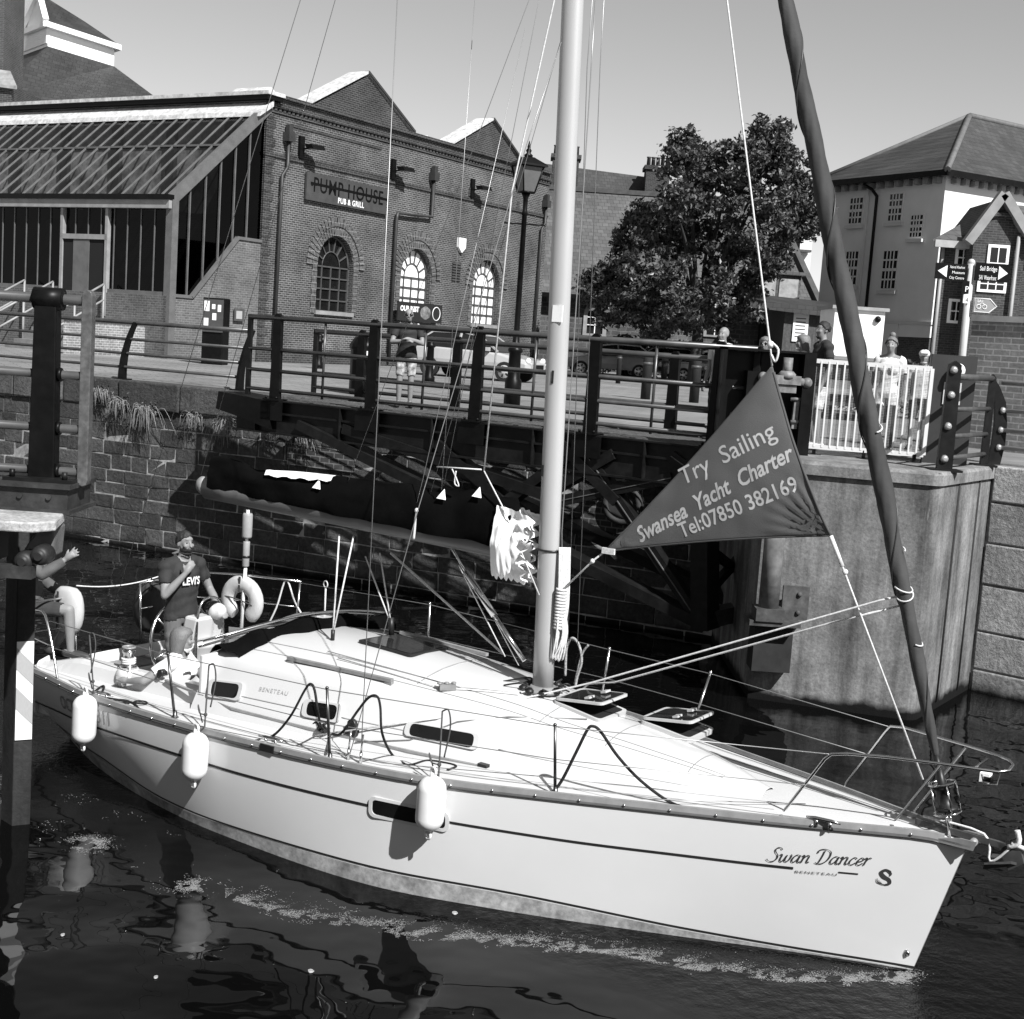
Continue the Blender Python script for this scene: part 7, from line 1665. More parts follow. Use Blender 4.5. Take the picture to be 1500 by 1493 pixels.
on_side(mb, [Vector((v.x, v.y*1.25, 0)) for v in vs], fs_, x0, z0+.0, sc_, (z1-z0)/(x1-x0)); yb(mb, 'model_lettering', mat('brown_ink', .22, .5, .1), hull)
mb = MB(); x0, z0 = on_hull(112, 1088); 
pts = [hull_p(x0+.05*k*.5, z0+.02*math.sin(k*1.4)-.002*k, -1, .006) for k in range(11)]; mb.tube(pts, .005, 4); yb(mb, 'clipper_script', ink, hull)
mb = MB(); p = roof_side(379, 1012); q = roof_side(421, 1019); nrm = Vector((0, -.9, .42)); X = (q-p).normalized(); Yv = Vector((0, .42, .9)); vs, fs_ = letters('BENETEAU', 1, spacing=1.2); sc_ = (q-p).length/width(vs)
mb.add([p+X*v.x*sc_+Yv*v.y*sc_*.9+nrm*.006 for v in vs], fs_); yb(mb, 'roof_lettering', ink_grey, roof)
mb = MB(); x0, z0 = on_hull(1330, 1400); p = hull_p(9.05, .13, -1, .0); mb.lathe([(.03, 0), (.025, .012), (.008, .016)], p, (-.2, -1, 0), 10); yb(mb, 'bow_eye', steel, hull)
# ================================================================ people
skin = mat('skin', .20, .55, .08, 6, spec=.35); skin_d = mat('tanned_skin', .17, .55, .08, 6, spec=.35)
hair_dark = mat('dark_hair', .015, .6, .4, 30, .6, 90); hair_fair = mat('fair_hair', .13, .5, .3, 25, .6, 80, stretch=(6, 6, 1)); hair_grey = mat('grey_hair', .2, .7, .2, 30)
cl_dark = mat('dark_tshirt', .022, .85, .3, 6, .3, 40); cl_white = mat('white_top', .66, .8, .05, 5, .3, 14); cl_shorts = mat('dark_shorts', .03, .85, .3, 6, .3, 30); cl_pale = mat('pale_shorts', .5, .8, .06, 5, .3, 20); cl_grey = mat('grey_shirt', .08, .85, .25, 5, .3, 20); shoe = mat('dark_shoe', .03, .6, .3, 8); cl_floral = mat('patterned_shorts', .28, .8, .95, 14)
eye_m = mat('eye_dark', .01, .2, .1)
def remeshed(mb, voxel, smooth=3):
    me = bpy.data.meshes.new('tmp'); me.from_pydata([tuple(p) for p in mb.v], [], mb.f); me.update()
    b = bmesh.new(); b.from_mesh(me); bmesh.ops.recalc_face_normals(b, faces=b.faces); b.to_mesh(me); b.free()
    o = bpy.data.objects.new('tmp', me); COL.objects.link(o)
    m = o.modifiers.new('r', 'REMESH'); m.mode = 'VOXEL'; m.voxel_size = voxel; m.use_smooth_shade = True
    s = o.modifiers.new('s', 'SMOOTH'); s.factor = .5; s.iterations = smooth
    dg = bpy.context.evaluated_depsgraph_get(); out = bpy.data.meshes.new_from_object(o.evaluated_get(dg))
    bpy.data.objects.remove(o); bpy.data.meshes.remove(me); return out
BASE = dict(pel=(0, 0, .93), chest=(0, .0, 1.27), neck=(0, -.01, 1.46), head=(0, .015, 1.625), sR=(.185, -.01, 1.41), eR=(.25, -.04, 1.13), wR=(.25, .06, .88), sL=(-.185, -.01, 1.41), eL=(-.25, -.04, 1.13), wL=(-.25, .06, .88),
            hR=(.09, 0, .91), kR=(.10, .03, .49), aR=(.10, -.02, .085), tR=(.13, .15, .035), hL=(-.09, 0, .91), kL=(-.10, .03, .49), aL=(-.10, -.02, .085), tL=(-.13, .15, .035))
def person(label, loc, rz, scale=1.0, pose=None, wear=(), hair=None, hairstyle='short', look=0.0, tilt=0.0, voxel=.014, fingers=True, female=False, sk=None, spread=False, beard=False, glasses=False, group=None):
    sk = sk or skin
    t_ = thing('person', label, 'person', loc, rz, group); M_ = MW[t_.name] @ Matrix.Scale(scale, 4)
    J = {k: Vector(v) for k, v in BASE.items()}
    for k, v in (pose or {}).items(): J[k] = Vector(v)
    if female:
        for s_ in ('sR', 'sL'): J[s_].x *= .90
    mb = MB(); right = (J['sR']-J['sL']).normalized(); hipr = (J['hR']-J['hL']).normalized()
    def ring(c, rgt, up, a, b_, n=16):
        up = up.normalized(); f_ = up.cross(rgt).normalized(); r2 = f_.cross(up).normalized(); return [c+r2*math.cos(2*math.pi*k/n)*a+f_*math.sin(2*math.pi*k/n)*b_ for k in range(n)]
    sp1 = J['chest']-J['pel']; sp2 = J['neck']-J['chest']
    fs_ = (1.06, .80, .9) if female else (1, 1, 1)
    mb.loft([ring(J['pel']-sp1.normalized()*.09, hipr, sp1, .125*fs_[0], .10), ring(J['pel'], hipr, sp1, .165*fs_[0], .118), ring(J['pel']+sp1*.38, hipr.lerp(right, .4), sp1, .148*fs_[1], .108), ring(J['chest']-sp1*.15, right, sp1, .165*fs_[2], .122), ring(J['chest']+sp2*.35, right, sp2, .172*fs_[2], .115), ring(J['neck']-sp2*.22, right, sp2, .13*fs_[2], .085), ring(J['neck'], right, sp2, .06, .058)])
    if female: 
        f_ = sp2.cross(right).normalized()*-1
        f_ = right.cross(sp2).normalized()*-1
        fwd = Vector((-right.y, right.x, 0)).normalized()
        for s_ in (-1, 1): mb.sphere(J['chest']+right*s_*.075+fwd*.085+Vector((0, 0, .0)), .07, 12, 8)
    def limb(pts, rs, n=12):
        P = []; Q = []
        for i in range(len(pts)-1):
            for k in range(4):
                q = k/4; P.append(pts[i].lerp(pts[i+1], q)); Q.append(rs[i]+(rs[i+1]-rs[i])*q)
        P.append(pts[-1]); Q.append(rs[-1]); mb.tube(P, Q, n)
        for p, r_ in zip(pts, rs): mb.sphere(p, r_*.99, 10, 6)
    for s_ in 'RL':
        S, E_, Wr = J['s'+s_], J['e'+s_], J['w'+s_]
        mb.sphere(S+Vector((0, 0, -.01)), .068*(.88 if female else 1), 12, 8); limb([J['neck'].lerp(S, .35), S], [.055, .055])
        limb([S, S.lerp(E_, .5), E_], [.056, .051, .041]) ; limb([E_, E_.lerp(Wr, .35), Wr], [.041, .043, .027])
        H_, K_, A_, T_ = J['h'+s_], J['k'+s_], J['a'+s_], J['t'+s_]
        limb([H_, H_.lerp(K_, .45), K_], [.088, .077, .055]); limb([K_, K_.lerp(A_, .3), A_], [.054, .057, .036])
        heel = A_-(T_-A_).normalized()*.05+Vector((0, 0, -.03)); limb([heel, A_.lerp(T_, .5)+Vector((0, 0, -.015)), T_], [.036, .042, .032])
        # hand: palm, four fingers, thumb
        d0 = (Wr-E_).normalized(); d1 = Vector((pose or {}).get('p'+s_, d0)).normalized(); nrm = Vector((pose or {}).get('n'+s_, d1.cross(right))).normalized(); nrm = (nrm-d1*nrm.dot(d1)).normalized(); sd = d1.cross(nrm).normalized()*(1 if s_ == 'R' else -1)
        pc = Wr+d1*.055; mb.tube([Wr, Wr+d1*.03, pc, Wr+d1*.095], [.026, .034, .036, .030], 10)
        if fingers:
            for k, (off, ln_) in enumerate(((-.030, .066), (-.010, .078), (.010, .074), (.029, .058))):
                b0_ = Wr+d1*.085+sd*off*-1; fd = (d1+sd*off*-(9 if spread else 2.2)).normalized(); cu = .15 if spread else .75
                p1 = b0_+fd*ln_*.45; f2_ = (fd+nrm*cu*.7).normalized(); p2 = p1+f2_*ln_*.32; f3 = (fd+nrm*cu*1.4).normalized(); mb.tube([b0_-fd*.02, b0_, p1, p2, p2+f3*ln_*.26], [.0115, .0115, .0105, .0095, .0075], 7)
            th0 = Wr+d1*.03+sd*.028; thd = (d1*.7+sd*.7+nrm*.25).normalized(); mb.tube([th0-thd*.02, th0, th0+thd*.035, th0+thd*.035+(thd+d1*.5+nrm*.2).normalized()*.03], [.014, .013, .0115, .009], 7)
        else: mb.sphere(Wr+d1*.12, .034, 8, 6)
    # neck and head
    hd = J['head']; limb([J['neck']-Vector((0, 0, .02)), hd-Vector((0, -.005, .07))], [.056, .052])
    hm = Matrix.Translation(hd) @ Matrix.Rotation(look, 4, 'Z') @ Matrix.Rotation(tilt, 4, 'X'); b_ = len(mb.v)
    mb.sphere((0, -.008, .035), .078, 16, 12, (.95, 1.18, 1.12)); mb.sphere((0, .02, -.045), .062, 14, 10, (.93, 1.05, 1.1)); mb.sphere((0, .055, -.085), .026, 10, 8, (1.2, .9, .8)); mb.sphere((0, .075, .052), .03, 10, 6, (1.7, .5, .4))
    mb.tube([(0, .082, .035), (0, .098, .005), (0, .108, -.018), (0, .088, -.026)], [.009, .012, .016, .011], 8)
    mb.tube([(-.024, .083, -.052), (0, .092, -.05), (.024, .083, -.052)], [.006, .0095, .006], 6); mb.tube([(-.02, .082, -.064), (0, .089, -.065), (.02, .082, -.064)], [.006, .0095, .006], 6)
    for s_ in (-1, 1): mb.sphere((s_*.077, -.005, .0), .026, 8, 6, (.4, .8, 1.2)); mb.sphere((s_*.04, .066, -.015), .024, 8, 6)
    mb.v[b_:] = [hm @ p for p in mb.v[b_:]]
    me = remeshed(mb, voxel)
    for f_ in me.polygons: f_.use_smooth = True
    V = [v.co.copy() for v in me.vertices]; N = [v.normal.copy() for v in me.vertices]; F = [list(p.vertices) for p in me.polygons]
    segs = [('torso', J['pel']-sp1.normalized()*.1, J['neck'], .13), ('head', hd-Vector((0, 0, .05)), hd+Vector((0, 0, .05)), .075)]
    for s_ in 'RL': segs += [('ua', J['s'+s_], J['e'+s_], .05), ('fa', J['e'+s_], J['w'+s_], .035), ('hand', J['w'+s_], J['w'+s_]+Vector((pose or {}).get('p'+s_, J['w'+s_]-J['e'+s_])).normalized()*.17, .03), ('th', J['h'+s_], J['k'+s_], .075), ('sh', J['k'+s_], J['a'+s_], .045), ('ft', J['a'+s_]-Vector((0, 0, .04)), J['t'+s_], .04)]
    cls = []
    for v in V:
        best = None
        for nm, a, c_, r_ in segs:
            ac = c_-a; q = max(0, min(1, (v-a).dot(ac)/ac.length_squared)); dd_ = (v-(a+ac*q)).length-r_
            if best is None or dd_ < best[0]: best = (dd_, nm, q)
        cls.append((best[1], best[2]))
    out = bpy.data.meshes.new('body'); out.from_pydata([tuple(M_.to_3x3() @ v if False else (v*scale)) for v in V], [], F); out.polygons.foreach_set('use_smooth', [True]*len(F)); out.materials.append(sk)
    bo = bpy.data.objects.new('body', out); COL.objects.link(bo); bo.parent = t_; MW[bo.name] = MW[t_.name]; bpy.data.meshes.remove(me)
    def garment(name, m_, test, off, fray=0):
        ok = [test(*cls[i], V[i]) for i in range(len(V))]; idx = {}; vs = []; fs2 = []
        for f_ in F:
            if all(ok[i] for i in f_):
                for i in f_:
                    if i not in idx: idx[i] = len(vs); fold = .005*noise.noise(Vector((V[i].x*14, V[i].y*14, V[i].z*9+V[i].x*9)))+.003*math.sin(V[i].z*50+V[i].x*24+3*noise.noise(V[i]*6)) if 'hair' not in name else .009*noise.noise(Vector((V[i].x*45, V[i].y*45, V[i].z*22))); vs.append((V[i]+N[i]*(off+fold))*scale)
                fs2.append([idx[i] for i in f_])
        if not fs2: return
        gme = bpy.data.meshes.new(name); gme.from_pydata([tuple(v) for v in vs], [], fs2); gme.polygons.foreach_set('use_smooth', [True]*len(fs2)); gme.materials.append(m_)
        o = bpy.data.objects.new(name, gme); COL.objects.link(o); o.parent = t_; MW[o.name] = MW[t_.name]
        md = o.modifiers.new('cloth', 'SOLIDIFY'); md.thickness = .006*scale; md.offset = -1; return o
    tests = {'t_shirt': lambda c, q, v: (c == 'torso' and .10 < q and (q < .93 or (v-J['neck']).to_2d().length > .072)) or (c == 'ua' and q < .62) or (c == 'th' and q < .12), 'vest': lambda c, q, v: c == 'torso' and .1 < q < .9, 'long_shirt': lambda c, q, v: (c == 'torso' and q < .97) or (c == 'ua') or (c == 'fa' and q < .55) , 'jacket': lambda c, q, v: (c == 'torso' and q < .97) or c in ('ua',) or (c == 'fa' and q < .92), 'tunic': lambda c, q, v: (c == 'torso' and q < .965) or (c == 'ua' and q < .7) or (c == 'th' and q < .42),
             'shorts': lambda c, q, v: (c == 'torso' and q < .20) or (c == 'th' and q < .86), 'trousers': lambda c, q, v: (c == 'torso' and q < .2) or c == 'th' or (c == 'sh' and q < .95), 'shoes': lambda c, q, v: c == 'ft' or (c == 'sh' and q > .97)}
    gs = {}
    for nm, m_ in wear: gs[nm] = garment(nm, m_, tests[nm], {'shorts': .012, 'trousers': .011, 'shoes': .009}.get(nm, .016))
    hmi = hm.inverted()
    if hair:
        def ht(c, q, v):
            if c not in ('head', 'torso'): return False
            p = hmi @ v
            if p.z < -.11: return False
            line = .075-.09*max(0, min(1, (.075-p.y)/.10))      # hairline falls from the brow to the nape
            return p.z > line and not (abs(p.x) > .07 and p.z < .01 and p.y > -.03)
        if hairstyle != 'bald': garment('hair', hair, ht, .010 if hairstyle == 'short' else .018)
        if hairstyle == 'bob':
            h_ = MB(); rings = []
            for z, a, b2, dy in ((.13, .03, .04, -.01), (.115, .07, .085, -.01), (.07, .096, .108, -.012), (.01, .102, .108, -.022), (-.06, .10, .09, -.04), (-.13, .094, .07, -.055), (-.185, .08, .05, -.06)):
                rings.append([hm @ Vector((a*math.cos(2*math.pi*k/26)*(1+.04*math.sin(k*2.6)), dy+min(b2*math.sin(2*math.pi*k/26), .055 if z < .06 else .2)*(1+.04*math.sin(k*3.1)), z)) for k in range(26)])
            h_.loft(rings); h_.v = [M_ @ p for p in h_.v]; h_.build('long_hair', hair, t_)
        if hairstyle == 'bun':
            h_ = MB(); h_.sphere(hm @ Vector((0, -.03, .155)), .048, 12, 8); h_.v = [M_ @ p for p in h_.v]; h_.build('hair_bun', hair, t_)
        if hairstyle == 'cap':
            h_ = MB(); c2 = hm @ Vector((0, 0, .06)); h_.sphere(c2, .1, 14, 8, (.98, 1.1, .75)); h_.prism([hm @ Vector((a, b2, .065)) for a, b2 in ((-.07, .07), (.07, .07), (.06, .17), (-.06, .17))], (0, 0, .012)); h_.v = [M_ @ p for p in h_.v]; h_.build('cap', cl_white, t_)
    if beard: garment('beard', hair_dark, lambda c, q, v: c == 'head' and (hmi @ v).z < -.03 and (hmi @ v).y > .0 and (hmi @ v).z > -.13, .005)
    h_ = MB()
    for s_ in (-1, 1): h_.sphere(hm @ Vector((s_*.033, .0805, .018)), .008, 8, 6, (1.2, .7, .55))
    if glasses:
        for s_ in (-1, 1): h_.sphere(hm @ Vector((s_*.035, .094, .015)), .026, 10, 6, (1.1, .4, .85)); h_.tube([hm @ Vector((s_*.06, .09, .02)), hm @ Vector((s_*.08, 0, .02))], .004, 4)
    h_.v = [M_ @ p for p in h_.v]; h_.build('sunglasses' if glasses else 'eyes', eye_m, t_)
    return t_, J, gs, M_
# -- crew. Facing: local +y is forward.
face_fwd = YA-R(90)
p = by(268, 775, -.05); sc_ = (p.z-.45)/1.765; print('helm', p, sc_)
t_, J, gs, M_ = person('bearded man standing at the helm in a dark t-shirt, fingers to his chin', yw(p.x+.02, -.05, .45), face_fwd+R(-8), sc_,
    dict(sR=(.19, -.01, 1.40), eR=(.27, .10, 1.14), wR=(.12, .21, 1.36), pR=(-.55, .05, .75), nR=(-.5, -.7, .1), eL=(-.29, .06, 1.15), wL=(-.22, .33, 1.00), pL=(.1, .8, -.3)), [('shorts', mat('grey_shorts', .12, .85, .2, 5, .3, 20)), ('t_shirt', cl_dark), ('shoes', shoe)], hair_dark, look=R(2), voxel=.010, beard=True, sk=skin)
mb = MB(); vs, fs_ = letters("LEVI'S", 1, bold=.03); wv = width(vs); s2 = .20/wv
for v in vs: mb.v.append(M_ @ Vector((-.10+v.x*s2, .152-.35*abs(-.10+v.x*s2)**1.5, 1.235+v.y*s2*1.3)))
n0 = len(mb.v)
mb.v = [M_ @ Vector((.10-v.x*s2, .158-1.3*(.10-v.x*s2)**2, 1.235+v.y*s2*1.3)) for v in vs]; mb.f = [list(f_) for f_ in fs_]; mb.sm = [False]*len(fs_); mb.mi = [0]*len(fs_)
mb.build('shirt_lettering', cl_white, gs['t_shirt'])
p = by(262, 905, -.50); zs = .74
base = yw(1.62, -.56, .45); 
hb_ = by(260, 938, -.74)
person('fair haired woman in a white top sitting in the cockpit with her back to us', yw(hb_.x-.06, -.74, hb_.z-1.03), face_fwd+R(25), 1.0,
    dict(pel=(0, 0, .38), chest=(0, .06, .70), neck=(0, .07, .88), head=(0, .10, 1.03), sR=(.175, .05, .83), eR=(.30, -.17, .66), wR=(.22, -.36, .62), pR=(-.3, -.8, 0), sL=(-.175, .07, .83), eL=(-.25, .22, .62), wL=(-.1, .38, .56), hR=(.09, 0, .37), kR=(.12, .42, .40), aR=(.12, .44, .03), tR=(.13, .60, .0), hL=(-.09, 0, .37), kL=(-.12, .42, .40), aL=(-.12, .44, .03), tL=(-.13, .6, .0)),
    [('trousers', cl_shorts), ('t_shirt', cl_white), ('shoes', shoe)], hair_fair, 'bob', look=R(22), voxel=.010, female=True)
hp = by(44, 893, -.80)
kneeP = by(112, 880, -.92)
t3 = person('man seated on the stern rail with one arm raised, in dark shorts and shoes', yw(.10, -.98, .80) if False else yw(hp.x, -.80, hp.z-.47), face_fwd+R(33), 1.05,
    dict(pel=(0, 0, .50), chest=(0, -.02, .83), neck=(0, .0, 1.02), head=(0, .03, 1.18), sR=(.19, .0, .97), eR=(.25, .20, .86), wR=(.16, .40, 1.02), pR=(-.05, .75, .6), nR=(-.9, .2, 0), sL=(-.19, .0, .97), eL=(-.24, .05, .72), wL=(-.18, .25, .6), hR=(.09, 0, .48), kR=(.13, .44, .50), aR=(.11, .46, .07), tR=(.12, .64, .02), hL=(-.09, 0, .48), kL=(-.16, .40, .40), aL=(-.16, .20, .02), tL=(-.17, .36, -.03)),
    [('shorts', cl_shorts), ('jacket', cl_grey), ('shoes', shoe)], hair_grey, 'short', voxel=.009, spread=True)
# -- people on the bridge and the pier
q = atz(592, 598, QZ); lean = dict(chest=(0, .07, 1.26), neck=(0, .10, 1.44), head=(0, .13, 1.60), sR=(.19, .08, 1.39), eR=(.27, .17, 1.13), wR=(.05, .33, 1.16), pR=(-.8, .2, 0), sL=(-.19, .08, 1.39), eL=(-.27, .17, 1.13), wL=(-.05, .35, 1.20), pL=(.8, .2, 0))
def face_cam(P): return math.atan2(-(cC.x-P.x), cC.y-P.y)
person('bald man in sunglasses and patterned shorts leaning on the bridge rail', (q.x, q.y-.1, QZ+.02), face_cam(q), .985, lean, [('shorts', cl_floral), ('t_shirt', cl_dark), ('shoes', shoe)], hair_grey, 'bald', glasses=True, voxel=.013)
def bystander(label, px, d, top_py, ang, wear, hair, hs='short', female=False, pose=None, look=0, glasses=False, sk=None):
    P = aty(px, top_py, d); sc = (P.z-QZ)/(1.76 if hs != 'bun' else 1.83); r_ = person(label, (P.x, d, QZ+.01), ang, sc, pose, wear, hair, hs, look=look, voxel=.016, fingers=True, female=female, glasses=glasses, sk=sk)
arms_fr = dict(eR=(.25, .08, 1.14), wR=(.10, .26, 1.02), eL=(-.25, .08, 1.14), wL=(-.10, .26, 1.02))
bystander('bald man with dark straps over a white shirt behind the bridge housing', 1062, 20.6, 479, face_cam(Vector((3, 20, 0)))+R(-35), [('trousers', cl_dark), ('t_shirt', cl_white), ('vest', cl_dark), ('shoes', shoe)], hair_grey, 'bald', sk=skin)
bystander('woman in sunglasses whose face shows above the bridge housing', 1122, 21.0, 494, face_cam(Vector((3.6, 21, 0)))+R(-15), [('trousers', cl_dark), ('t_shirt', cl_grey), ('shoes', shoe)], hair_fair, 'bob', True, glasses=True)
bystander('woman with short fair hair in profile left of the mesh gate', 1178, 20.4, 491, face_cam(Vector((4, 20, 0)))+R(-75), [('trousers', cl_shorts), ('t_shirt', cl_pale), ('shoes', shoe)], hair_fair, 'bob', True)
bystander('tall dark haired man in a black top and white shorts behind the gate', 1209, 20.0, 471, face_cam(Vector((4.6, 20, 0)))+R(-70), [('shorts', cl_white), ('t_shirt', cl_dark), ('shoes', cl_white)], hair_dark, look=R(8))
bystander('smiling woman with a hair bun in a long white tunic behind the gate', 1308, 19.9, 487, face_cam(Vector((5.6, 20, 0)))+R(-10), [('trousers', cl_shorts), ('tunic', cl_white), ('shoes', cl_white)], hair_fair, 'bun', True)
bystander('small child in a white cap beside the woman with the hair bun', 1355, 21.5, 513, face_cam(Vector((6, 21, 0))), [('shorts', cl_shorts), ('t_shirt', cl_pale), ('shoes', shoe)], hair_dark, 'cap')

# ================================================================ things hung on the yacht
fend = mat('fender_white', .66, .45, .09, 2.5, spec=.4)
def fender(px, pytop, pybot, hx, hy, label, r_=.115):
    y_ = None; xz = on_hull(px, pytop+12); x = xz[0]; s_ = sheer(x); b_ = abs(s_.y)
    pt, pb_ = by(px, pytop, -(b_+.10)), by(px-3, pybot, -(b_+.10)); L = pt.z-pb_.z
    cx = (pt.x+pb_.x)/2; cz = (pt.z+pb_.z)/2; hwid = max(h_b(max(0, min(1, x/9.3)), max(0, cz+.0)), h_b(max(0, min(1, x/9.3)), min(1, cz+L*.3))); yy = -(max(hwid, b_*.98)+r_*.98)
    base = Vector((cx, yy, pb_.z)); f_ = thing('hull_fender', label, 'fender', yw(*base), YA, 'white fenders hanging along the near side')
    mb = MB(); prof = [(.02, .04), (.028, .06)]
    for k in range(9): a = math.pi/2*k/8; prof.append((max(.03, r_*math.sin(a)), .06+.11*(1-math.cos(a))))
    for k in range(9): a = math.pi/2*(1-k/8); prof.append((max(.03, r_*math.sin(a)), L-.06-.11*(1-math.cos(a))))
    prof += [(.028, L-.05), (.022, L-.03)]
    mb.lathe(prof, base, (.03, 0, 1), 22); yb(mb, 'fender_body', fend, f_)
    mb = MB(); mb.torus(base+Vector((0, 0, .025)), (.3, 1, 0), .032, .012, 14, 6); yb(mb, 'fender_eye', fend, f_); mb = MB(); mb.torus(base+Vector((.03*L, 0, L-.02)), (.3, 1, 0), .028, .012, 14, 6); yb(mb, 'fender_eye', fend, f_)
    tp = by(hx, hy, -(b_-.06)); e_ = base+Vector((.03*L, 0, L)); mb = MB(); rail_ = Vector((e_.x-.01, -b_-.012, s_.z+.062)); e1_ = rail_
    mb.tube([e_, rail_, tp], .008, 6); mb.tube(spline([tp, tp+Vector((.06, 0, .02)), tp+Vector((.08, .01, -.12)), tp+Vector((.06, -.02, -.36))]), .007, 5); mb.sphere(rail_.lerp(tp, .2), .018, 7, 5)
    mb.tube(spline([rail_.lerp(tp, .2), rail_+Vector((-.1, .03, .10)), rail_+Vector((-.14, .05, .16)), rail_+Vector((-.06, .03, .02))]), .006, 5); yb(mb, 'fender_line', rope_white if False else mat('fender_rope', .05, .8, .4, 40) if 'fender_rope' not in bpy.data.materials else bpy.data.materials['fender_rope'], f_)
fender(126, 1008, 1098, 131, 930, 'white fender nearest the stern with its line down from the stern rail')
fender(288, 1062, 1152, 306, 975, 'white fender below the aftmost cabin window, hung from a guard wire')
fender(631, 1125, 1228, 648, 1042, 'white fender hanging over the dark hull window amidships')
# draped mooring ropes
def inside(p): b_ = abs(sheer(max(.1, min(9.2, p.x))).y)-.06; return Vector((p.x, max(-b_, min(b_, p.y)), p.z))
def drape(label, pts, m_, r_=.011):
    P = [by(px, py, -(abs(sheer(max(.2, min(9.2, by(px, py, -1.2).x))).y)-ins)) if ins is not None else inside(on_deck(px, py, .012)) for px, py, ins in pts]
    t_ = thing('mooring_rope', label, 'rope', yw(*P[0]), YA, 'mooring ropes on the near side deck'); mb = MB(); mb.tube(spline(P, 7), r_, 6); yb(mb, 'rope_length', m_, t_); return t_
t_ = drape('dark mooring rope looped twice over the guard wire amidships', [(372, 1086, None), (400, 1078, None), (425, 1050, .05), (446, 1012, .05), (455, 1002, .05), (461, 1012, .05), (466, 1045, .05), (472, 1072, None), (485, 1082, None), (500, 1074, .06), (525, 1040, .05), (540, 1022, .05), (552, 1020, .05), (557, 1035, .05), (560, 1075, .05), (575, 1108, None), (597, 1122, None), (625, 1116, None), (650, 1118, None), (668, 1124, None), (655, 1130, None)], rope_dark)
mb = MB(); k0 = on_deck(472, 1076, .03)
for k in range(4): mb.torus(k0+Vector((.01*k, .01*k, .015*k)), (.3+.2*k, .4-.2*k, 1), .05-.006*k, .011, 14, 5)
mb.tube(spline([k0, k0+Vector((-.1, .03, .05)), k0+Vector((-.15, .02, 0))]), .011, 5); yb(mb, 'rope_knot', rope_dark, t_)
t_ = drape('dark braided bow rope looped over the forward guard wire and led to the bow', [(785, 1168, None), (806, 1164, None), (822, 1145, .06), (845, 1100, .05), (860, 1070, .05), (868, 1064, .05), (880, 1072, .05), (905, 1108, .05), (940, 1145, .06), (985, 1178, None), (1020, 1192, None), (1065, 1202, None), (1110, 1208, None), (1150, 1210, None), (1190, 1211, None), (1222, 1214, None)], rope_dark, .013)
t_ = drape('dark stern rope lying along the side deck behind the sternmost fender', [(137, 1016, None), (146, 1008, None), (152, 1006, None), (150, 1014, None), (143, 1020, None), (158, 1024, None), (176, 1026, None), (195, 1031, None), (205, 1040, None), (225, 1046, None), (238, 1052, None)], rope_dark, .012)
mb = MB(); mb.torus(on_deck(178, 1028, .02), (0, .1, 1), .075, .010, 18, 5); mb.torus(on_deck(206, 1030, .02), (0, .1, 1), .06, .009, 18, 5); yb(mb, 'rope_coil', rope_dark, t_)
mb = MB(); a = by(398, 868, -.2) if False else None
t_ = thing('throwing_line', 'white rope hanging in a loop on the far guard wire near the mast', 'rope', yw(*by(845, 940, 1.5)), YA); mb = MB()
mb.tube(spline([by(828, 990, 1.5), by(830, 950, 1.5), by(838, 935, 1.5), by(848, 945, 1.5), by(852, 968, 1.5), by(846, 990, 1.5), by(843, 1004, 1.5)], 6), .014, 6); mb.tube(spline([by(842, 1002, 1.5), by(852, 960, 1.5), by(862, 945, 1.5)], 5), .012, 6); yb(mb, 'rope_length', mat('mixed_rope', .28, .85, .8, 60), t_)
for pts in ([(300, 908), (288, 925), (283, 960)],): pass
t_ = thing('rescue_sling', 'pale straps hanging in a loop from the far guard wire', 'strap', yw(*by(425, 850, 1.5)), YA); mb = MB()
mb.tube(spline([by(387, 927, 1.42), by(405, 890, 1.45), by(419, 850, 1.48), by(432, 882, 1.48), by(445, 905, 1.46), by(455, 922, 1.42)], 5), .011, 6); yb(mb, 'strap_length', rope_white, t_)
# horseshoe lifebuoys
def horseshoe(label, px, py, hw, hh, y_, m_, open_dn=False, ang=0):
    c_ = by(px, py, y_); t_ = thing('horseshoe_lifebuoy', label, 'lifebuoy', yw(*(c_-Vector((0, 0, hh)))), YA); mb = MB(); P = []; rs = []
    for k in range(23):
        a = R(-60+300*k/22); P.append(c_+Vector((hw*.62*math.cos(a), .01, hh*.66*math.sin(a)))); rs.append(.10 if 0 < k < 22 else .07)
    rings = []
    for i, p in enumerate(P):
        d_r = (P[min(i+1, 22)]-P[max(i-1, 0)]).normalized(); n_ = Vector((0, 1, 0)); s_ = d_r.cross(n_).normalized(); rings.append([p+s_*math.cos(2*math.pi*j/12)*rs[i]+n_*math.sin(2*math.pi*j/12)*rs[i]*.65 for j in range(12)])
    mb.loft(rings); yb(mb, 'buoy_pad', m_, t_)
    mb = MB(); mb.tube(spline([P[4]+Vector((0, -.06, 0)), c_+Vector((-.02, -.05, .02)), P[17]+Vector((0, -.06, 0))], 6), .008, 5); mb.bar(P[11]+Vector((0, -.06, .09)), P[11]+Vector((0, -.06, -.09)), .03, .008, (0, 1, 0)); yb(mb, 'buoy_strap', rope_white if False else bpy.data.materials['fender_rope'], t_)
horseshoe('pale horseshoe lifebuoy strapped to the far stern rail behind the danbuoy', 354, 880, .36, .30, 1.36, orange_vinyl)
c_ = by(100, 893, -.55); t_ = thing('lifebuoy_case', 'pale rounded lifebuoy case strapped to the rail behind the seated man', 'lifebuoy case', yw(*(c_-Vector((0, 0, .25)))), YA); mb = MB(); rings = []
for k in range(11):
    a = math.pi*k/10; z = -.25*math.cos(a); r_ = .22*math.sin(a)**.55+.005; rings.append([c_+Vector((r_*math.copysign(abs(math.cos(q))**.7, math.cos(q)), r_*.42*math.sin(q), z)) for q in [2*math.pi*j/18 for j in range(18)]])
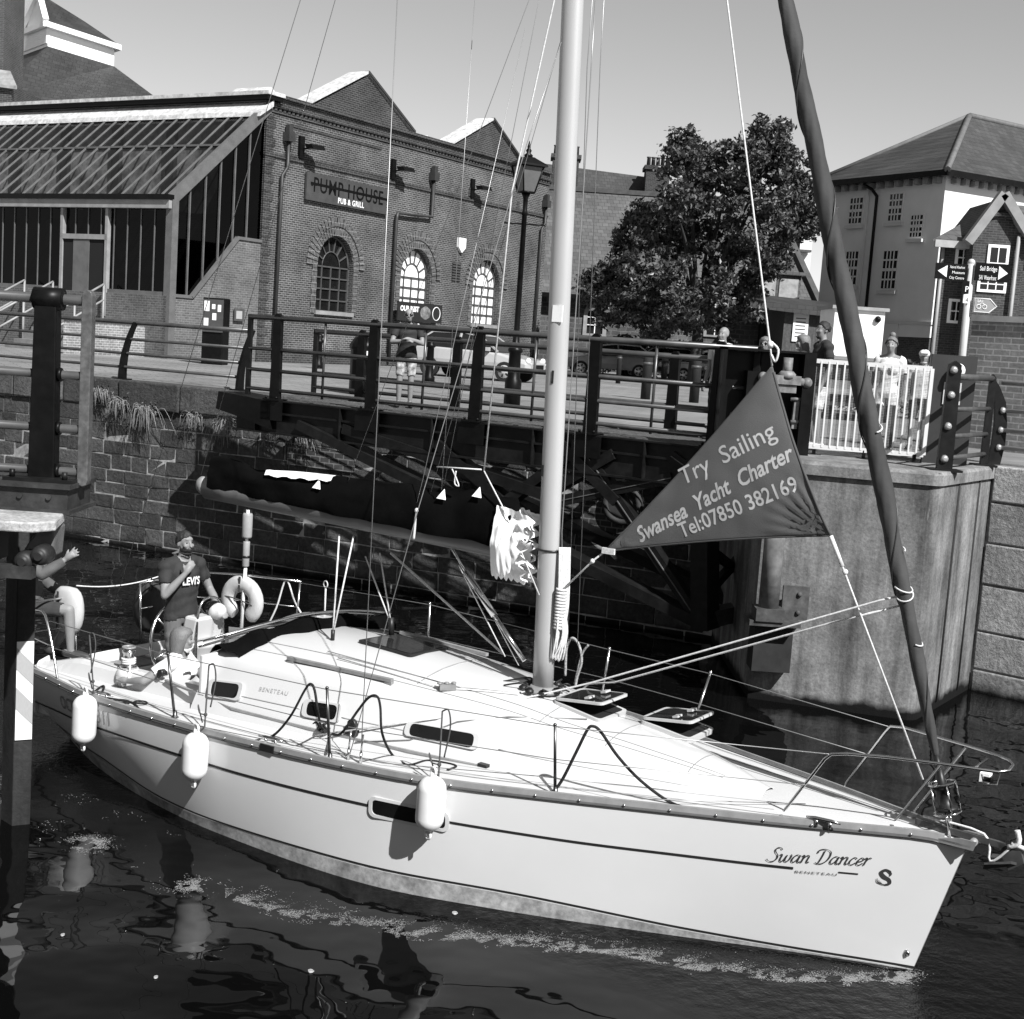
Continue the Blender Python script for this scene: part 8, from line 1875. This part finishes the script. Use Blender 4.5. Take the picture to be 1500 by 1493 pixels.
mb.loft(rings); yb(mb, 'case_body', mat('white_vinyl', .42, .5, .1, 5), t_); mb = MB(); mb.bar(c_+Vector((-.06, -.094, -.2)), c_+Vector((-.06, -.094, .2)), .03, .006, (0, 1, 0)); yb(mb, 'case_strap', bpy.data.materials['fender_rope'], t_)
c_ = by(221, 890, .75); t_ = thing('canvas_bag', 'dark rounded canvas bag hung on the stern rail behind the helmsman', 'bag', yw(*(c_-Vector((0, 0, .3)))), YA); mb = MB(); rings = []
for k in range(9):
    a = math.pi*k/8; z = -.30*math.cos(a); r_ = .24*math.sin(a)**.7+.01; rings.append([c_+Vector((r_*math.cos(q)*(1+.08*math.sin(3*q+k)), r_*.6*math.sin(q), z)) for q in [2*math.pi*j/14 for j in range(14)]])
mb.loft(rings); yb(mb, 'bag_body', mat('bag_cloth', .035, .85, .4, 3, .4, 12), t_); mb = MB(); mb.tube(spline([c_+Vector((-.1, -.1, .24)), c_+Vector((0, -.02, .36)), c_+Vector((.1, -.1, .24))]), .012, 6); yb(mb, 'bag_handle', blackrub, t_)
c_ = by(358, 925, 1.34); t_ = thing('danbuoy', 'upright danbuoy pole with two grey cylinder floats on the stern rail', 'danbuoy', yw(*c_), YA)
za, zb, zc2, zd = by(360, 830, 1.34).z, by(361, 793, 1.34).z, by(362, 788, 1.34).z, by(363, 752, 1.34).z; X0 = by(361, 800, 1.34).x
mb = MB(); mb.lathe([(.036, za-c_.z), (.04, za-c_.z+.01), (.04, zb-c_.z-.01), (.036, zb-c_.z)], (X0, 1.34, c_.z), n=14); mb.lathe([(.055, zc2-c_.z), (.058, zc2-c_.z+.02), (.058, zd-c_.z-.02), (.05, zd-c_.z)], (X0, 1.34, c_.z), n=16); yb(mb, 'danbuoy_float', mat('float_grey', .26, .5, .15, 8), t_)
mb = MB(); mb.cyl((X0-.02, 1.34, c_.z), (X0, 1.34, za), .02, 8); mb.cyl((X0, 1.34, zb-.02), (X0, 1.34, zd+.06), .018, 8); yb(mb, 'danbuoy_staff', white_b, t_)
mb = MB(); mb.cyl((X0, 1.34, zd+.05), (X0+.01, 1.34, zd+.15), .026, 8, .012); mb.tube(spline([(X0, 1.34, zd+.08), (X0-.05, 1.34, zd+.04), (X0-.06, 1.34, zd-.02)]), .008, 5); mb.lathe([(.041, za-c_.z+.10), (.041, za-c_.z+.13)], (X0, 1.34, c_.z), n=14); yb(mb, 'danbuoy_cap', blackrub, t_)
# white box and hook on the far side deck
c_ = on_deck(478, 922); t_ = thing('liferaft_box', 'small white moulded box on the coachroof by the far guard wire', 'box', yw(*by(478, 922, .95)), YA)
c_ = by(478, 915, .95); mb = MB(); mb.cbox(c_, (.30, 0, 0), (0, .2, 0), (0, 0, .14)); yb(mb, 'box_body', gel, t_, bevel=.03); mb = MB(); mb.cbox(c_+Vector((0, 0, .075)), (.2, 0, 0), (0, .12, 0), (0, 0, .02)); yb(mb, 'box_lid', gel, t_, bevel=.008)
t_ = thing('boat_hook', 'thin upright boat hook with a ring top on the far side', 'boat hook', yw(*by(476, 912, 1.2)), YA); mb = MB(); mb.tube([by(475, 915, 1.2), by(477, 862, 1.2)], .010, 6); mb.torus(by(477, 856, 1.2), (.2, 1, 0), .035, .008, 16, 5); yb(mb, 'hook_shaft', rope_white, t_)
# ---- the sailing banner
T_, L_, R_ = by(1131, 536), by(886, 808), by(1217, 785)
BN = thing('sailing_banner', 'grey triangular sailing banner with pale lettering hung between mast and bow', 'banner', yw(*T_), YA)
def ban(a, b_):    # a: 0 at top .. 1 at the foot; b: 0 left .. 1 right
    q = L_.lerp(R_, b_); p = T_.lerp(q, a)
    # slightly hollow edges, soft pillow, creases drawn into the corners
    edge = min(a*b_, a*(1-b_), 1-a); inn = (1/3-0)*0
    cen = (T_+L_+R_)/3; hol = .03*(4*b_*(1-b_) if a > .93 else 0); hol2 = .05*4*a*(1-a)*(1 if b_ in (0, 1) else 0)
    p = p+(cen-p)*0.06*(4*a*(1-a)*((2*b_-1)**8)+(4*b_*(1-b_))*a**14)
    w_ = .05*math.sin(math.pi*a)*math.sin(math.pi*b_)
    dR, dL = (p-R_).length, (p-L_).length
    aR = math.atan2((p-R_).z, (p-R_).x); aL = math.atan2((p-L_).z, (p-L_).x)
    w_ += .020*math.sin(aR*34)*max(0, 1-dR/.62)**1.3*min(1, dR/.12)+.016*math.sin(aL*46)*max(0, 1-dL/.5)**1.3*min(1, dL/.12)+.006*noise.noise(Vector((p.x*5, p.z*5, 2)))
    return p+Vector((0, -w_, 0))
mb = MB(); rows = [[ban(max(.001, i/56), j/64) for j in range(65)] for i in range(57)]; mb.grid(rows)
bmat = mat('banner_cloth', .10, .8, .12, 2.0, .3, 160, spec=.2); cloth = yb(mb, 'banner_cloth', bmat, BN)
md = cloth.modifiers.new('hem', 'SOLIDIFY'); md.thickness = .004
mb = MB()
for q0_, q1_ in ((0, 1), ):
    mb.tube([ban(i/30, 1) for i in range(1, 31)], .012, 6); mb.tube([ban(i/30, 0) for i in range(1, 31)], .008, 6); mb.tube([ban(1, i/30) for i in range(31)], .008, 6)
yb(mb, 'banner_hem', mat('banner_edge', .06, .8, .1), BN)
def ban_w(p):      # lateral place of the cloth under a point of its plane
    # solve barycentric
    d1, d2 = L_-T_, R_-T_; v = p-T_; a11 = d1.x*d1.x+d1.z*d1.z; a12 = d1.x*d2.x+d1.z*d2.z; a22 = d2.x*d2.x+d2.z*d2.z; b1 = v.x*d1.x+v.z*d1.z; b2 = v.x*d2.x+v.z*d2.z; dt = a11*a22-a12*a12
    l1, l2 = (b1*a22-b2*a12)/dt, (b2*a11-b1*a12)/dt; a = max(.01, min(1, l1+l2)); b_ = max(0, min(1, l2/a)); return ban(a, b_).y
let = mat('banner_lettering', .46, .8, .1, 3)
def ban_text(txt, p0, p1, hpx, shear=0, bold=0, spacing=1.0, parent=None):
    A_, B_ = by(*p0), by(*p1); A_.y = B_.y = 0; X = (B_-A_).normalized(); Yv = Vector((-X.z, 0, X.x)); vs, fs_ = letters(txt, 1, shear=shear, bold=bold, spacing=spacing); x0 = min(v.x for v in vs); wv = width(vs); sx = (B_-A_).length/wv; sy_ = hpx/FPX*11.0/.73
    mb = MB(); pts = []
    for v in vs:
        p = A_+X*((v.x-x0)*sx)+Yv*(v.y*sy_); p.y = ban_w(p)-.006; pts.append(p)
    mb.add(pts, fs_); yb(mb, 'banner_lettering', let, BN)
ban_text('Try  Sailing', (1003, 711), (1141, 640), 27, bold=.004)
ban_text('Swansea  Yacht  Charter', (938, 795), (1167, 671), 24, shear=.30, bold=.022)
ban_text('Tel:07850 382169', (1000, 788), (1172, 718), 23, bold=.014)
mb = MB(); mb.tube([T_, by(1128, 505), by(1065, 0), by(1065, 0)+Vector((-.15, 0, 1))], .008, 6); mb.tube(spline([by(1128, 500), by(1140, 512), by(1136, 530), by(1130, 520)], 4), .01, 5); mb.sphere(by(1129, 505), .03, 7, 5); yb(mb, 'hoist_rope', rope_white, BN)
mb = MB(); mb.tube([R_, by(1234, 830), by(1352, 1142)], .0085, 6); mb.tube([R_, by(1234, 830)], .018, 6); mb.sphere(by(1238, 838), .024, 7, 5); yb(mb, 'tack_rope', rope_white, BN)
mb = MB(); mb.tube([L_, by(868, 822), by(820, 868, -.03)], .008, 6); mb.sphere(by(868, 822), .022, 7, 5); mb.cbox(L_+Vector((.04, -.01, .01)), (.12, 0, 0), (0, .02, 0), (0, 0, .05)); yb(mb, 'clew_rope', rope_white, BN)

# ================================================================ small growth on the wall, foam, scraps
random.seed(77)
def tuft(label, px, py, n, L, drop=1.0, m_=None, dark=False):
    P = atp(px, py, QO+qn*.12, qn); t_ = thing('grass_tuft', label, 'grass tuft', P, 0, 'grass tufts growing from the quay wall'); mb = MB()
    for k in range(n):
        a = random.gauss(0, .9); ln_ = L*random.uniform(.25, 1.0); st = P+qd*random.gauss(0, .09)+Vector((0, 0, random.gauss(0, .03)))+qn*random.uniform(0, .04)
        mid = st+qd*a*ln_*.35+qn*ln_*.3+Vector((0, 0, ln_*random.uniform(-.05, .3)*(1 if not dark else 1.5))); en = st+qd*a*ln_*.6+qn*ln_*random.uniform(.15, .4)+Vector((0, 0, -ln_*drop*random.uniform(.6, 1)))
        mb.tube(spline([st, mid, en], 3), [.005, .005, .005, .004, .004, .003, .002], 3, caps=False)
    mb.build('grass_blades', m_ or leaf_pale, t_)
    mb = MB()
    for k in range(n): leaf(mb, P+qd*random.gauss(0, .14)+qn*random.uniform(0, .08)+Vector((0, 0, random.gauss(.02, .10))), .06)
    mb.build('moss_clump', leaf_hedge, t_)
for lb, px, py, n, L in (('largest pale grass tuft hanging below the left coping stones', 218, 603, 90, .55), ('pale grass tuft just right of the near railing post', 178, 590, 50, .40), ('pale grass tuft hanging left of the bridge nose', 337, 620, 80, .50), ('straggling grass tuft under the tip of the bridge', 398, 628, 70, .42), ('bushy dark weed with grass beside the near railing plate', 150, 575, 70, .3), ('small grass tuft between the two larger ones on the wall', 285, 612, 40, .3), ('grass tuft under the bridge girder above the brick patch', 450, 640, 60, .35)): tuft(lb, px, py, n, L)
# foam streaks along the hull: nobody could count the bubbles
foam = MB(); fm = mat('foam_white', .17, .6, .3, 40)
def bubble(P, r_):
    n = 5; a0 = random.random()*6; foam.add([P+Vector((r_*math.cos(a0+2*math.pi*k/n)*random.uniform(.6, 1.2), r_*math.sin(a0+2*math.pi*k/n)*random.uniform(.6, 1.2), 0)) for k in range(n)]+[P+Vector((0, 0, r_*.35))], [(k, (k+1) % n, n) for k in range(n)], True)
FX = [60, 110, 170, 240, 330, 420, 520, 650, 800, 900, 1000, 1150, 1330]; FY = [1210, 1232, 1252, 1284, 1315, 1342, 1360, 1377, 1388, 1398, 1418, 1438, 1436]
HX = [60, 200, 300, 500, 700, 900, 1100, 1335]; HY = [1080, 1172, 1226, 1298, 1350, 1390, 1416, 1430]
def froth(x, y, lo, hi, thr, fx=.03, fy=.09):
    c = noise.noise(Vector((x*fx, y*fy, 0)))+.6*noise.noise(Vector((x*fx*3.1, y*fy*3.1, 7)))
    if c > thr: bubble(atz(x, y, .002), random.uniform(lo, hi)*(1+max(0, c)))
for k in range(30000):
    x = random.uniform(330, 1335); wid = interp(x, [330, 500, 800, 1000, 1335], [7, 10, 9, 9, 6]); froth(x, interp(x, FX, FY)-abs(random.gauss(0, wid))+random.gauss(0, 1.2), .0012, .0040, -.12)
for k in range(9000):
    x = random.uniform(60, 1300); t = random.random()**.6; froth(x, interp(x, HX, HY)+8+(interp(x, FX, FY)-interp(x, HX, HY))*t, .0015, .0045, .38, .022, .05)
for cx_, cy_, sx_, sy_, n in ((130, 1236, 16, 6, 2400), (285, 1298, 20, 5, 2200), (1322, 1430, 12, 6, 1800)):
    for k in range(n): froth(random.gauss(cx_, sx_), random.gauss(cy_, sy_), .0012, .005, -.05)
tag(foam.build('wake_foam', fm), kind='stuff')
for lb, px, py, r_ in (('pale scrap floating in the foam below the amidships fender', 666, 1338, .022), ('pale scrap floating near the left bottom reflections', 228, 1432, .016), ('pale scrap on the water left of the fender reflection', 92, 1370, .016), ('tiny pale scrap on the dark water at the bottom', 455, 1423, .02)):
    P = atz(px, py, .004); mb = MB(); mb.prism([P+Vector((r_*math.cos(a)*random.uniform(.7, 1.3), r_*1.4*math.sin(a), 0)) for a in [2*math.pi*k/7 for k in range(7)]], (0, 0, .006)); tag(mb.build('floating_scrap', bpy.data.materials['gritty_slab'], None, loc=P), lb, 'scrap')
